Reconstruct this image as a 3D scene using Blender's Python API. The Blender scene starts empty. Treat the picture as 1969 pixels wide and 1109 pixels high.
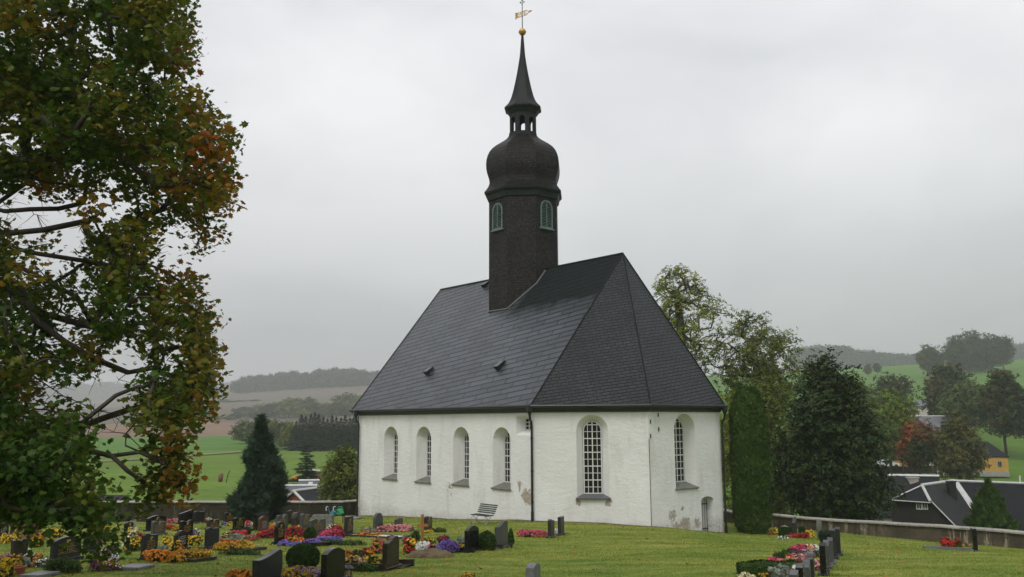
import bpy, bmesh, math, random
import numpy as np
from mathutils import Vector, Matrix, noise as mnoise

random.seed(7)
rng = np.random.default_rng(11)
S = bpy.context.scene
COL = S.collection
R = math.radians

# ------------------------------------------------------------------ camera
PW, PH, PF = 1969.0, 1109.0, 1715.3
PITCH, ROLL, EYE = 0.1494, -0.0053, 5.416
cam_data = bpy.data.cameras.new('camera')
cam = bpy.data.objects.new('camera', cam_data)
COL.objects.link(cam)
cam_data.sensor_fit = 'HORIZONTAL'
cam_data.sensor_width = 36.0
cam_data.lens = PF / PW * 36.0
cam_data.clip_start = 0.1
cam_data.clip_end = 6000
cam.matrix_world = Matrix.Translation((0, 0, EYE)) @ Matrix.Rotation(math.pi / 2 + PITCH, 4, 'X') @ Matrix.Rotation(ROLL, 4, 'Z')
S.camera = cam

# ------------------------------------------------------------------ sky, sun, exposure
SUN_EL, SUN_AZ = 52.0, 205.0          # compass-like: direction the light comes from, clockwise from +Y
world = bpy.data.worlds.new('World')
S.world = world
world.use_nodes = True
nt = world.node_tree
nt.nodes.clear()
def wn(kind, **kw):
    n = nt.nodes.new(kind)
    for k, v in kw.items(): setattr(n, k, v)
    return n
w_out = wn('ShaderNodeOutputWorld'); w_bg = wn('ShaderNodeBackground')
w_sky = wn('ShaderNodeTexSky', sky_type='NISHITA', sun_disc=False)
w_sky.sun_elevation = R(SUN_EL); w_sky.sun_rotation = R(SUN_AZ)
w_sky.air_density = 1.0; w_sky.dust_density = 3.0
w_hsv = wn('ShaderNodeHueSaturation'); w_hsv.inputs['Saturation'].default_value = 0.12
w_tc = wn('ShaderNodeTexCoord'); w_sep = wn('ShaderNodeSeparateXYZ')
w_map = wn('ShaderNodeMapping'); w_map.inputs['Scale'].default_value = (1.0, 1.0, 2.3)
w_n1 = wn('ShaderNodeTexNoise'); w_n1.inputs['Scale'].default_value = 1.7; w_n1.inputs['Detail'].default_value = 5; w_n1.inputs['Roughness'].default_value = 0.5
w_n1.inputs['Distortion'].default_value = 0.35
w_r1 = wn('ShaderNodeValToRGB')
w_r1.color_ramp.elements[0].position = 0.33; w_r1.color_ramp.elements[0].color = (0.70, 0.71, 0.735, 1)
w_r1.color_ramp.elements[1].position = 0.68; w_r1.color_ramp.elements[1].color = (1.09, 1.09, 1.095, 1)
w_r2 = wn('ShaderNodeValToRGB')                     # cloud deck brightness by height above the horizon
e = w_r2.color_ramp.elements
e[0].position = 0.0; e[0].color = (2.9, 3.0, 3.03, 1)
e[1].position = 0.42; e[1].color = (5.9, 5.95, 6.1, 1)
m = e.new(0.10); m.color = (3.4, 3.5, 3.53, 1)
m = e.new(0.2); m.color = (4.35, 4.42, 4.5, 1)
m = e.new(0.30); m.color = (5.6, 5.65, 5.78, 1)
w_mul = wn('ShaderNodeMixRGB', blend_type='MULTIPLY'); w_mul.inputs[0].default_value = 1.0
w_mix = wn('ShaderNodeMixRGB'); w_mix.inputs[0].default_value = 0.88
L = nt.links.new
L(w_tc.outputs['Generated'], w_sep.inputs[0]); L(w_sep.outputs['Z'], w_r2.inputs[0])
L(w_tc.outputs['Generated'], w_map.inputs[0]); L(w_map.outputs[0], w_n1.inputs['Vector'])
L(w_n1.outputs['Fac'], w_r1.inputs[0])
L(w_r2.outputs[0], w_mul.inputs[1]); L(w_r1.outputs[0], w_mul.inputs[2])
L(w_sky.outputs[0], w_hsv.inputs['Color'])
L(w_hsv.outputs[0], w_mix.inputs[1]); L(w_mul.outputs[0], w_mix.inputs[2])
L(w_mix.outputs[0], w_bg.inputs['Color'])
w_bg.inputs['Strength'].default_value = 0.10
L(w_bg.outputs[0], w_out.inputs['Surface'])

sun_data = bpy.data.lights.new('sun', 'SUN')
sun = bpy.data.objects.new('sun', sun_data); COL.objects.link(sun)
sun_data.energy = 0.9; sun_data.angle = R(25); sun_data.color = (1.0, 0.97, 0.93)
_sd = Vector((math.sin(R(SUN_AZ)) * math.cos(R(SUN_EL)), math.cos(R(SUN_AZ)) * math.cos(R(SUN_EL)), math.sin(R(SUN_EL))))
sun.rotation_euler = (-_sd).to_track_quat('-Z', 'Y').to_euler()
sun.location = (0, 0, 60)
S.view_settings.view_transform = 'Standard'
S.view_settings.look = 'None'
S.view_settings.gamma = 1.0
S.view_settings.use_curve_mapping = False
S.view_settings.exposure = 0.68
S.cycles.max_bounces = 6
S.cycles.volume_bounces = 1
S.cycles.transparent_max_bounces = 4
S.cycles.use_adaptive_sampling = True
S.cycles.adaptive_threshold = 0.02
S.cycles.use_denoising = True
S.cycles.volume_step_rate = 5

# ------------------------------------------------------------------ picture point -> world helpers
def ray(u, v):
    U, V = u - PW / 2, v - PH / 2
    cr, sr = math.cos(ROLL), math.sin(ROLL)
    U, V = U * cr + V * sr, -U * sr + V * cr
    c, s = math.cos(PITCH), math.sin(PITCH)
    zc = -V / PF
    return Vector((U / PF, c - zc * s, s + zc * c))
def at(u, v, Y):
    d = ray(u, v)
    return Vector((0, 0, EYE)) + d * (Y / d.y)

def lerp(a, b, t): return a + (b - a) * t
def sstep(a, b, x):
    t = np.clip((x - a) / (b - a), 0, 1)
    return t * t * (3 - 2 * t)

def G(x, y):
    """height of the churchyard lawn"""
    x = np.asarray(x, float); y = np.asarray(y, float)
    z = np.interp(y, [-30, 0, 10, 17, 24, 35, 45, 52, 60, 70, 90], [5.2, 3.2, 2.55, 2.0, 1.5, 0.86, 0.46, 0.08, -0.5, -1.4, -2.6])
    z = z - 0.062 * np.clip(x - 4.5, 0, 60) * sstep(26, 46, y)
    z = z - 0.05 * np.clip(-x - 9, 0, 60) * sstep(48, 60, y)
    z = z - 0.28 * np.exp(-((x - 11.5) ** 2 + (y - 48) ** 2) / 14.0)
    z = z + 0.10 * np.exp(-((x - 1.0) ** 2 + (y - 45) ** 2) / 10.0)
    z = z + 0.05 * np.sin(x * 0.55 + 0.3 * y) * np.cos(y * 0.4 - 0.2 * x) + 0.025 * np.sin(1.3 * x + 0.7) * np.sin(1.1 * y)
    return z
def gp(u, v):
    """lawn point seen at picture point u, v"""
    d = ray(u, v); lo, hi = 6.0, 95.0
    f = lambda t: EYE + d.z * t - float(G(d.x * t, d.y * t))
    t0 = lo; prev = f(lo)
    for t in np.linspace(lo, hi, 300):
        cur = f(t)
        if cur <= 0:
            a, b = t0, t
            for _ in range(30):
                m_ = (a + b) / 2
                if f(m_) > 0: a = m_
                else: b = m_
            t0 = b; break
        t0 = t
    return Vector((d.x * t0, d.y * t0, float(G(d.x * t0, d.y * t0))))

FAR0, FARK = 180.0, 350.0
def far(Y): return Y if Y < FAR0 else Y + (Y - FAR0) ** 2 / FARK
def near(Y):
    D = np.maximum(Y - FAR0, 0.0)
    return np.where(Y > FAR0, FAR0 + (np.sqrt(1 + 4 * D / FARK) - 1) * FARK / 2, Y)
def T(x, y):
    """height of the open country outside the churchyard; the valley sides stretch away beyond FAR0"""
    x = np.asarray(x, float); y = np.asarray(y, float)
    y0 = near(y); k = np.where(y > FAR0, y / np.maximum(y0, 1.0), 1.0)
    return EYE + (T0(x / k, y0) - EYE) * k
def T0(x, y):
    az = x / np.maximum(y, 1.0)
    zl = np.interp(y, [-200, 0, 60, 75, 115, 180, 260, 330, 430, 510, 600, 700, 800, 1000, 1400], [-3, -3, -4.5, -5.8, -5.0, -4.0, -2.0, 0.8, 5.2, 8.0, 17, 27, 36, 42, 40])
    zl = zl + sstep(560, 760, y) * np.interp(az, [-1.0, -0.5, -0.40, -0.30, -0.22, -0.16, 0.0], [-10, -14, -8, 1, 6, 8, 2])
    zr = np.interp(y, [-200, 0, 60, 75, 120, 163, 200, 300, 400, 520, 600, 900, 1000, 1400], [-4, -4, -5.5, -6.2, -5.6, -4.6, -3.0, 8.5, 22, 38, 40, 54, 56, 50])
    zr = zr + sstep(260, 520, y) * np.interp(az, [0.0, 0.25, 0.40, 0.5, 0.58, 0.8], [-6, -6, -2, 1.0, 3.0, 4])
    w = sstep(-0.02, 0.22, az)
    z = zl * (1 - w) + zr * w
    z = z + 0.6 * np.sin(x * 0.021 + 1) * np.cos(y * 0.017) * sstep(70, 160, y)
    return z

# ------------------------------------------------------------------ object helpers
def tag(o, label=None, cat=None, group=None, kind=None):
    if label: o['label'] = label
    if cat: o['category'] = cat
    if group: o['group'] = group
    if kind: o['kind'] = kind
    return o
def empty(name, loc=(0, 0, 0), rz=0.0):
    o = bpy.data.objects.new(name, None); COL.objects.link(o)
    o.location = loc; o.rotation_euler = (0, 0, rz); o.empty_display_size = 0.2
    return o
def link(name, me, mat=None, parent=None):
    o = bpy.data.objects.new(name, me); COL.objects.link(o)
    if mat is not None:
        me.materials.clear(); me.materials.append(mat)
    if parent is not None:
        o.parent = parent
    return o
def from_bm(name, bm, mat, parent=None, smooth=False):
    me = bpy.data.meshes.new(name)
    bm.to_mesh(me); bm.free()
    if smooth:
        me.polygons.foreach_set('use_smooth', [True] * len(me.polygons))
    return link(name, me, mat, parent)
def np_mesh(name, verts, idx, sizes):
    me = bpy.data.meshes.new(name)
    verts = np.asarray(verts, np.float32); idx = np.asarray(idx, np.int32).ravel(); sizes = np.asarray(sizes, np.int32)
    me.vertices.add(len(verts)); me.vertices.foreach_set('co', verts.ravel())
    me.loops.add(len(idx)); me.loops.foreach_set('vertex_index', idx)
    me.polygons.add(len(sizes))
    st = np.zeros(len(sizes), np.int32); st[1:] = np.cumsum(sizes)[:-1]
    me.polygons.foreach_set('loop_start', st)
    me.update(calc_edges=True)
    return me
def join_np(parts):
    """parts: list of (verts, idx, sizes)"""
    V, I, Z, o = [], [], [], 0
    for v, i, s in parts:
        if len(v) == 0: continue
        V.append(v); I.append(np.asarray(i).ravel() + o); Z.append(s); o += len(v)
    return np.concatenate(V), np.concatenate(I), np.concatenate(Z)
def scatter(tv, tf, pos, rot, scale):
    """copies of a small template mesh. tv (k,3), tf list of faces, pos (n,3), rot (n,3,3), scale (n,) or (n,3)"""
    n, k = len(pos), len(tv)
    sc = scale[:, None, None] if np.ndim(scale) == 1 else scale[:, None, :]
    v = np.einsum('nij,nkj->nki', rot, tv[None] * sc) + pos[:, None, :]
    base = np.concatenate([np.array(f) for f in tf]); sizes = np.array([len(f) for f in tf])
    idx = (base[None] + (np.arange(n) * k)[:, None]).ravel()
    return v.reshape(-1, 3), idx, np.tile(sizes, n)
def rots(nrm, spin=None):
    """rotation matrices whose z axis follows the normals"""
    n = nrm / np.maximum(np.linalg.norm(nrm, axis=1, keepdims=True), 1e-6)
    a = np.where(np.abs(n[:, 2:3]) < 0.9, np.array([[0, 0, 1.0]]), np.array([[1.0, 0, 0]]))
    x = np.cross(a, n); x /= np.linalg.norm(x, axis=1, keepdims=True)
    y = np.cross(n, x)
    t = rng.uniform(0, 2 * np.pi, len(n)) if spin is None else spin
    c, s = np.cos(t)[:, None], np.sin(t)[:, None]
    return np.stack([x * c + y * s, -x * s + y * c, n], axis=2)
def tube_np(pts, rad, sides=6):
    pts = np.asarray(pts, float); n = len(pts)
    d = np.gradient(pts, axis=0); d /= np.maximum(np.linalg.norm(d, axis=1, keepdims=True), 1e-9)
    a = np.array([0, 0, 1.0]) if abs(d[0, 2]) < 0.9 else np.array([1.0, 0, 0])
    V = []
    x = np.cross(a, d[0]); x /= np.linalg.norm(x)
    for i in range(n):
        x = x - d[i] * np.dot(x, d[i]); x /= max(np.linalg.norm(x), 1e-9)
        y = np.cross(d[i], x)
        t = np.arange(sides) * 2 * np.pi / sides
        V.append(pts[i] + rad[i] * (np.cos(t)[:, None] * x + np.sin(t)[:, None] * y))
    V = np.concatenate(V)
    I = []
    for i in range(n - 1):
        for j in range(sides):
            k = (j + 1) % sides
            I.append([i * sides + j, i * sides + k, (i + 1) * sides + k, (i + 1) * sides + j])
    I = np.array(I).ravel()
    sizes = np.full((n - 1) * sides, 4)
    cap = np.arange(sides)
    I = np.concatenate([I, cap[::-1], (n - 1) * sides + cap]); sizes = np.concatenate([sizes, [sides, sides]])
    return V, I, sizes
def add_box(bm, c, size, M=None):
    """box centred at c (local), axis aligned, optional matrix"""
    sx, sy, sz = size[0] / 2, size[1] / 2, size[2] / 2
    P = [Vector((c[0] + a * sx, c[1] + b * sy, c[2] + d * sz)) for a in (-1, 1) for b in (-1, 1) for d in (-1, 1)]
    if M is not None: P = [M @ p for p in P]
    v = [bm.verts.new(p) for p in P]
    for f in ((0, 1, 3, 2), (4, 6, 7, 5), (0, 4, 5, 1), (2, 3, 7, 6), (0, 2, 6, 4), (1, 5, 7, 3)):
        bm.faces.new([v[i] for i in f])
def add_np(bm, part):
    v, i, s = part
    vs = [bm.verts.new(p) for p in v]; o = 0
    for k in s:
        try: bm.faces.new([vs[j] for j in i[o:o + k]])
        except ValueError: pass
        o += k
def copy_tree(o, parent=None):
    c = o.copy(); COL.objects.link(c); c.parent = parent
    for ch in list(o.children): copy_tree(ch, c)
    return c

# ------------------------------------------------------------------ materials
class MB:
    """small node material builder"""
    def __init__(s, name):
        s.m = bpy.data.materials.new(name); s.m.use_nodes = True
        s.t = s.m.node_tree; s.t.nodes.clear()
        s.out = s.n('ShaderNodeOutputMaterial'); s.p = s.n('ShaderNodeBsdfPrincipled')
        s.l(s.p.outputs[0], s.out.inputs['Surface'])
        s.tc = s.n('ShaderNodeTexCoord')
    def n(s, kind, ins=None, **kw):
        x = s.t.nodes.new(kind)
        for k, v in kw.items(): setattr(x, k, v)
        for k, v in (ins or {}).items():
            if isinstance(v, bpy.types.NodeSocket): s.l(v, x.inputs[k])
            else: x.inputs[k].default_value = v
        return x
    def l(s, a, b): s.t.links.new(a, b)
    def set(s, **kw):
        for k, v in kw.items():
            k = {'col': 'Base Color', 'rough': 'Roughness', 'metal': 'Metallic', 'spec': 'Specular IOR Level', 'normal': 'Normal'}.get(k, k)
            if isinstance(v, bpy.types.NodeSocket): s.l(v, s.p.inputs[k])
            else: s.p.inputs[k].default_value = (v + (1,)) if isinstance(v, tuple) and len(v) == 3 else v
        return s
    def noise(s, scale, detail=4, rough=0.55, vec=None, mapscale=None, dist=0.0):
        v = vec or s.tc.outputs['Object']
        if mapscale is not None:
            v = s.n('ShaderNodeMapping', {'Vector': v, 'Scale': mapscale}).outputs[0]
        return s.n('ShaderNodeTexNoise', {'Vector': v, 'Scale': scale, 'Detail': detail, 'Roughness': rough, 'Distortion': dist}).outputs['Fac']
    def ramp(s, fac, stops, interp='LINEAR'):
        x = s.n('ShaderNodeValToRGB'); x.color_ramp.interpolation = interp
        e = x.color_ramp.elements
        while len(e) > 1: e.remove(e[-1])
        for i, (p, c) in enumerate(stops):
            c = c if isinstance(c, tuple) else (c, c, c)
            if i == 0: e[0].position = p; e[0].color = c + (1,)
            else: q = e.new(p); q.color = c + (1,)
        s.l(fac, x.inputs[0]); return x.outputs[0]
    def mix(s, fac, a, b, mode='MIX'):
        x = s.n('ShaderNodeMixRGB', blend_type=mode)
        for i, v in enumerate((fac, a, b)):
            if isinstance(v, bpy.types.NodeSocket): s.l(v, x.inputs[i])
            elif isinstance(v, tuple): x.inputs[i].default_value = v + (1,)
            else: x.inputs[i].default_value = v if i == 0 else (v, v, v, 1)
        return x.outputs[0]
    def math(s, op, a, b=0.0, c=0.0):
        x = s.n('ShaderNodeMath', operation=op)
        for i, v in enumerate((a, b, c)):
            if isinstance(v, bpy.types.NodeSocket): s.l(v, x.inputs[i])
            else: x.inputs[i].default_value = v
        return x.outputs[0]
    def bump(s, h, strength=0.3, dist=0.02):
        return s.n('ShaderNodeBump', {'Height': h, 'Strength': strength, 'Distance': dist}).outputs[0]
    def done(s): return s.m

def simple(name, col, rough=0.6, var=0.25, scale=6.0, metal=0.0, bump=0.0, spec=0.5):
    b = MB(name)
    n = b.noise(scale, 5)
    lo = tuple(c * (1 - var) for c in col); hi = tuple(min(1, c * (1 + var)) for c in col)
    b.set(col=b.ramp(n, [(0.3, lo), (0.7, hi)]), rough=rough, metal=metal, spec=spec)
    if bump: b.set(normal=b.bump(b.noise(scale * 6, 4), bump, 0.01))
    return b.done()

def foliage(name, stops, noise_scale=0.35, trans=0.25, rough=0.55, noise_w=0.5, attr=None):
    """leaf colours: random per leaf plus large patches"""
    b = MB(name)
    geo = b.n('ShaderNodeNewGeometry')
    n = b.noise(noise_scale, 3)
    nn = b.ramp(n, [(0.28, 0.0), (0.72, 1.0)])
    f = b.mix(noise_w, geo.outputs['Random Per Island'], nn)
    if attr:      # how far each twig has turned colour (0 summer green .. 1 autumn)
        at_ = b.n('ShaderNodeAttribute', attribute_name=attr).outputs['Fac']
        f = b.math('ADD', b.math('MULTIPLY', at_, 0.66), b.math('MULTIPLY', f, 0.42))
    col = b.ramp(f, stops)
    b.set(col=col, rough=rough, spec=0.15)
    tr = b.n('ShaderNodeBsdfTranslucent', {'Color': col})
    mx = b.n('ShaderNodeMixShader', {0: trans})
    b.l(b.p.outputs[0], mx.inputs[1]); b.l(tr.outputs[0], mx.inputs[2])
    b.l(mx.outputs[0], b.out.inputs['Surface'])
    return b.done()

M = {}
M['bark'] = simple('bark', (0.045, 0.036, 0.028), 0.85, 0.45, 3.0, bump=0.5)
M['bark_grey'] = simple('bark_grey', (0.075, 0.068, 0.058), 0.85, 0.4, 2.0, bump=0.4)
M['black_metal'] = simple('black_metal', (0.012, 0.012, 0.013), 0.35, 0.3, 4.0)
M['dark_wood'] = simple('dark_wood', (0.012, 0.020, 0.017), 0.5, 0.35, 3.0)
M['white_paint'] = simple('white_paint', (0.62, 0.62, 0.60), 0.5, 0.06, 8.0)
M['sill_stone'] = simple('sill_stone', (0.15, 0.15, 0.125), 0.75, 0.35, 9.0, bump=0.3)
M['lead'] = simple('lead', (0.10, 0.105, 0.11), 0.45, 0.2, 6.0)
M['gold'] = simple('gold', (0.50, 0.27, 0.045), 0.35, 0.25, 3.0, metal=0.55)
M['gold_letter'] = simple('gold_letter', (0.42, 0.27, 0.07), 0.5, 0.15, 20.0)
M['white_letter'] = simple('white_letter', (0.5, 0.5, 0.48), 0.5, 0.1, 20.0)
M['soil'] = simple('soil', (0.03, 0.022, 0.014), 0.95, 0.4, 14.0, bump=0.6)
def glass_mat():
    b = MB('window_glass')
    n = b.noise(0.8, 2)
    b.set(col=b.ramp(n, [(0.35, (0.006, 0.006, 0.006)), (0.65, (0.022, 0.021, 0.018))]), rough=0.12, spec=0.25)
    return b.done()
M['glass'] = glass_mat()

# ------------------------------------------------------------------ churchyard lawn and open country
WALL_LINE = [(-62, 68), (-40, 65.5), (-12, 63.6), (-7.5, 72), (6, 76), (12.6, 66), (14.2, 58), (15.7, 54.5), (17.3, 51.8), (22.0, 46.9), (24.6, 42.6), (31, 33), (38, 20)]
YARD = WALL_LINE + [(40, -25), (-62, -25)]
def inside_poly(x, y, poly):
    r = np.zeros(x.shape, bool); n = len(poly)
    for i in range(n):
        x0, y0 = poly[i]; x1, y1 = poly[(i + 1) % n]
        c = ((y0 > y) != (y1 > y))
        r ^= c & (x < (x1 - x0) * (y - y0) / ((y1 - y0) if y1 != y0 else 1e-9) + x0)
    return r
def snap_poly(x, y, poly):
    best = np.full(x.shape, 1e9); bx = x.copy(); by = y.copy(); n = len(poly)
    for i in range(n):
        x0, y0 = poly[i]; x1, y1 = poly[(i + 1) % n]
        dx, dy = x1 - x0, y1 - y0
        t = np.clip(((x - x0) * dx + (y - y0) * dy) / (dx * dx + dy * dy), 0, 1)
        px, py = x0 + t * dx, y0 + t * dy
        d = (x - px) ** 2 + (y - py) ** 2
        m_ = d < best
        best[m_] = d[m_]; bx[m_] = px[m_]; by[m_] = py[m_]
    return bx, by
def build_lawn():
    gx = np.arange(-63, 42, 0.42); gy = np.arange(-26, 78, 0.42)
    X, Y = np.meshgrid(gx, gy); nx = len(gx)
    ins = inside_poly(X, Y, YARD)
    sx, sy = snap_poly(X, Y, YARD)
    X2 = np.where(ins, X, sx); Y2 = np.where(ins, Y, sy)
    Z = G(X2, Y2)
    Z = Z + 0.012 * np.sin(X2 * 5.1 + 1.7 * np.sin(Y2 * 2.3)) * np.sin(Y2 * 4.3 + 1.3 * np.sin(X2 * 1.9))
    q = ins[:-1, :-1] | ins[1:, :-1] | ins[:-1, 1:] | ins[1:, 1:]
    jj, ii = np.nonzero(q)
    a = jj * nx + ii
    idx = np.stack([a, a + 1, a + nx + 1, a + nx], 1)
    me = np_mesh('lawn', np.stack([X2, Y2, Z], -1).reshape(-1, 3), idx, np.full(len(idx), 4))
    me.polygons.foreach_set('use_smooth', [True] * len(me.polygons))
    return me
def lawn_mat():
    b = MB('lawn')
    big = b.noise(0.16, 4, 0.6)
    mid = b.noise(0.9, 6, 0.68, mapscale=(0.30, 1.5, 1))
    fine = b.noise(14, 4, 0.7)
    fib = b.noise(5.0, 4, 0.7, mapscale=(0.45, 1.7, 1))
    c = b.ramp(mid, [(0.28, (0.0766, 0.1339, 0.0154)), (0.42, (0.1450, 0.2108, 0.0264)), (0.55, (0.2320, 0.2666, 0.0440)), (0.68, (0.3480, 0.3100, 0.0792)), (0.8, (0.3132, 0.2356, 0.0825))])
    c2 = b.ramp(big, [(0.33, (0.66, 0.84, 0.70)), (0.64, (1.16, 1.05, 1.05))])
    c = b.mix(1.0, c, c2, 'MULTIPLY')
    c = b.mix(1.0, c, b.ramp(fib, [(0.3, 0.66), (0.7, 1.28)]), 'MULTIPLY')
    c = b.mix(1.0, c, b.ramp(fine, [(0.3, 0.62), (0.7, 1.3)]), 'MULTIPLY')
    bare = b.ramp(b.noise(0.5, 5, 0.65, mapscale=(0.6, 1.3, 1)), [(0.60, 0.0), (0.74, 0.8)])
    c = b.mix(bare, c, (0.17, 0.125, 0.05))
    h = b.math('ADD', b.noise(26, 3, 0.7), b.math('MULTIPLY', fib, 1.2))
    b.set(col=c, rough=0.85, spec=0.2, normal=b.bump(h, 0.9, 0.05))
    return b.done()
M['lawn'] = lawn_mat()
tag(link('lawn', build_lawn(), M['lawn']), kind='structure')

def build_terrain():
    rr = [0.0, 30]
    while rr[-1] < 3300: rr.append(rr[-1] * 1.026 + 0.3)
    rr = np.array(rr); aa = np.radians(np.concatenate([np.arange(-180, -46, 6.0), np.arange(-46, 46, 0.45), np.arange(46, 181, 6.0)]))
    RR, AA = np.meshgrid(rr, aa, indexing='ij')
    X = RR * np.sin(AA); Y = RR * np.cos(AA)
    Z = T(X, Y)
    ins = inside_poly(X, Y, YARD)
    Z = np.where(ins, np.minimum(Z, G(X, Y) - 2.2), Z)
    na = len(aa)
    jj, ii = np.meshgrid(np.arange(len(rr) - 1), np.arange(na - 1), indexing='ij')
    a = (jj * na + ii).ravel()
    idx = np.stack([a, a + 1, a + na + 1, a + na], 1)
    me = np_mesh('countryside', np.stack([X, Y, Z], -1).reshape(-1, 3), idx, np.full(len(idx), 4))
    me.polygons.foreach_set('use_smooth', [True] * len(me.polygons))
    # which field each place belongs to
    az = X / np.maximum(Y, 1); Y = near(Y)
    green = np.array([0.100, 0.168, 0.016]); green2 = np.array([0.072, 0.162, 0.020]); brown = np.array([0.19, 0.120, 0.080]); heath = np.array([0.105, 0.088, 0.062])
    C = np.tile(green, X.shape + (1,))
    C[(Y > 255) & (az < 0.1)] = green2
    ysplit = 345 + 60 * (az + 0.35)
    C[(Y > ysplit) & (az < -0.02)] = brown
    C[(Y > 465 + 20 * np.sin(az * 30)) & (az < 0.0)] = heath
    C[(Y > 240) & (az > 0.1)] = np.array([0.074, 0.158, 0.016])
    C[(Y > 640) & (az > 0.1)] = np.array([0.06, 0.08, 0.03])
    C[(Y < 240) & (az > 0.1)] = np.array([0.080, 0.155, 0.016])
    C = np.concatenate([C, np.ones(X.shape + (1,))], -1)
    at_ = me.color_attributes.new('field', 'FLOAT_COLOR', 'POINT')
    at_.data.foreach_set('color', C.astype(np.float32).ravel())
    return me
def field_mat():
    b = MB('fields')
    f = b.n('ShaderNodeAttribute', attribute_name='field').outputs['Color']
    n = b.noise(0.03, 6, 0.62, mapscale=(1, 2.2, 1)); n2 = b.noise(0.6, 5, 0.7)
    c = b.mix(1.0, f, b.ramp(n, [(0.3, 0.74), (0.7, 1.22)]), 'MULTIPLY')
    c = b.mix(1.0, c, b.ramp(n2, [(0.3, 0.78), (0.7, 1.2)]), 'MULTIPLY')
    b.set(col=c, rough=0.9, spec=0.15, normal=b.bump(n2, 0.6, 0.4))
    return b.done()
M['fields'] = field_mat()
tag(link('countryside', build_terrain(), M['fields']), kind='structure')
# dirt track across the pasture
def strip(name, pts, w, mat, off=0.22):
    bm = bmesh.new(); prev = None
    for i, p in enumerate(pts):
        d = (Vector(pts[min(i + 1, len(pts) - 1)]) - Vector(pts[max(i - 1, 0)])).normalized()
        n = Vector((-d.y, d.x)) * w / 2
        a, c = Vector(p) + n, Vector(p) - n
        cur = [bm.verts.new((q.x, q.y, float(T(q.x, q.y)) + off)) for q in (a, c)]
        if prev: bm.faces.new([prev[0], cur[0], cur[1], prev[1]])
        prev = cur
    return from_bm(name, bm, mat)
M['track'] = simple('track', (0.21, 0.155, 0.075), 0.9, 0.3, 0.4)
tag(strip('dirt_track', [(lerp(-112, -62, t) * far(yy) / yy, far(yy)) for t in np.linspace(0, 1, 60) for yy in [lerp(176, 272, t ** 1.2) + 2.5 * math.sin(t * 9)]], 2.6, M['track'], 0.35), kind='structure')

# ------------------------------------------------------------------ church
CA = 0.7000
cd = Vector((-0.64425, 0.76482, 0)); cn = Vector((0.76482, 0.64425, 0))
PHI = math.pi / 4
pM = Vector((1.063, 45.536, 0)); NL = 17.16; FA = 5.7315; HW = 6.939; HE = 6.0; HR = 14.94
pWc = pM + cd * NL
dA = -cd * math.cos(PHI) + cn * math.sin(PHI)
pB = pM + dA * FA
pC = pB + cn * (2 * (HW - FA * math.sin(PHI)))
pN = pM + cn * 2 * HW
pWn = pWc + cn * 2 * HW
RE_ = pM + cn * HW + cd * 0.04; RW_ = pM + cn * HW + cd * (NL + 0.72)

def plaster_mat():
    b = MB('plaster')
    P = b.tc.outputs['Object']
    n1 = b.noise(0.5, 5, 0.6); n2 = b.noise(9, 5, 0.65)
    c = b.ramp(n1, [(0.3, (0.71, 0.705, 0.685)), (0.7, (0.80, 0.795, 0.78))])
    # damp run-off streaks and splash dirt low down
    st = b.noise(1.6, 5, 0.65, mapscale=(1, 1, 0.22))
    c = b.mix(b.ramp(st, [(0.52, 0.0), (0.85, 0.5)]), c, (0.40, 0.385, 0.35))
    sep = b.n('ShaderNodeSeparateXYZ', {0: P})
    low = b.ramp(b.math('ADD', sep.outputs['Z'], b.math('MULTIPLY', n1, 0.9)), [(0.42, 0.8), (1.15, 0.0)])
    c = b.mix(b.math('MULTIPLY', low, b.ramp(n2, [(0.4, 0.15), (0.62, 0.9)])), c, (0.30, 0.28, 0.23))
    # patches where the plaster has come off
    nz = b.noise(5.2, 7, 0.74)
    tot = None
    for (u, v, wall, r, k) in PEEL:
        p, _, _ = on_wall(u, v, *wall)
        d = b.n('ShaderNodeVectorMath', {0: P, 1: tuple(p)}, operation='DISTANCE').outputs['Value']
        mk = b.math('MULTIPLY', b.math('SUBTRACT', 1.0, b.math('DIVIDE', d, r)), k)
        mk = b.math('MAXIMUM', mk, 0.0)
        tot = mk if tot is None else b.math('MAXIMUM', tot, mk)
    msk = b.ramp(b.math('ADD', b.math('MULTIPLY', tot, 0.62), b.math('MULTIPLY', nz, b.math('GREATER_THAN', tot, 0.02))), [(0.86, 0.0), (0.90, 1.0)])
    c = b.mix(msk, c, b.ramp(n2, [(0.35, (0.33, 0.28, 0.225)), (0.65, (0.47, 0.41, 0.345))]))
    h = b.math('SUBTRACT', b.math('ADD', b.math('MULTIPLY', b.noise(3.2, 4, 0.6, mapscale=(1, 1, 1.8)), 1.6), b.noise(18, 3, 0.6)), b.math('MULTIPLY', msk, 0.7))
    b.set(col=c, rough=0.9, spec=0.2, normal=b.bump(h, 0.55, 0.035))
    return b.done()
def on_wall(u, v, P, Q):
    """picture point on the vertical wall plane P-Q -> (point, distance along, z)"""
    d = (Q - P).normalized(); n = Vector((-d.y, d.x, 0))
    r_ = ray(u, v); o = Vector((0, 0, EYE))
    t = (P - o).dot(n) / r_.dot(n)
    p = o + r_ * t
    return p, (p - P).dot(d), p.z
wN = (pWc, pM); wA = (pM, pB); wB_ = (pB, pC)
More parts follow.
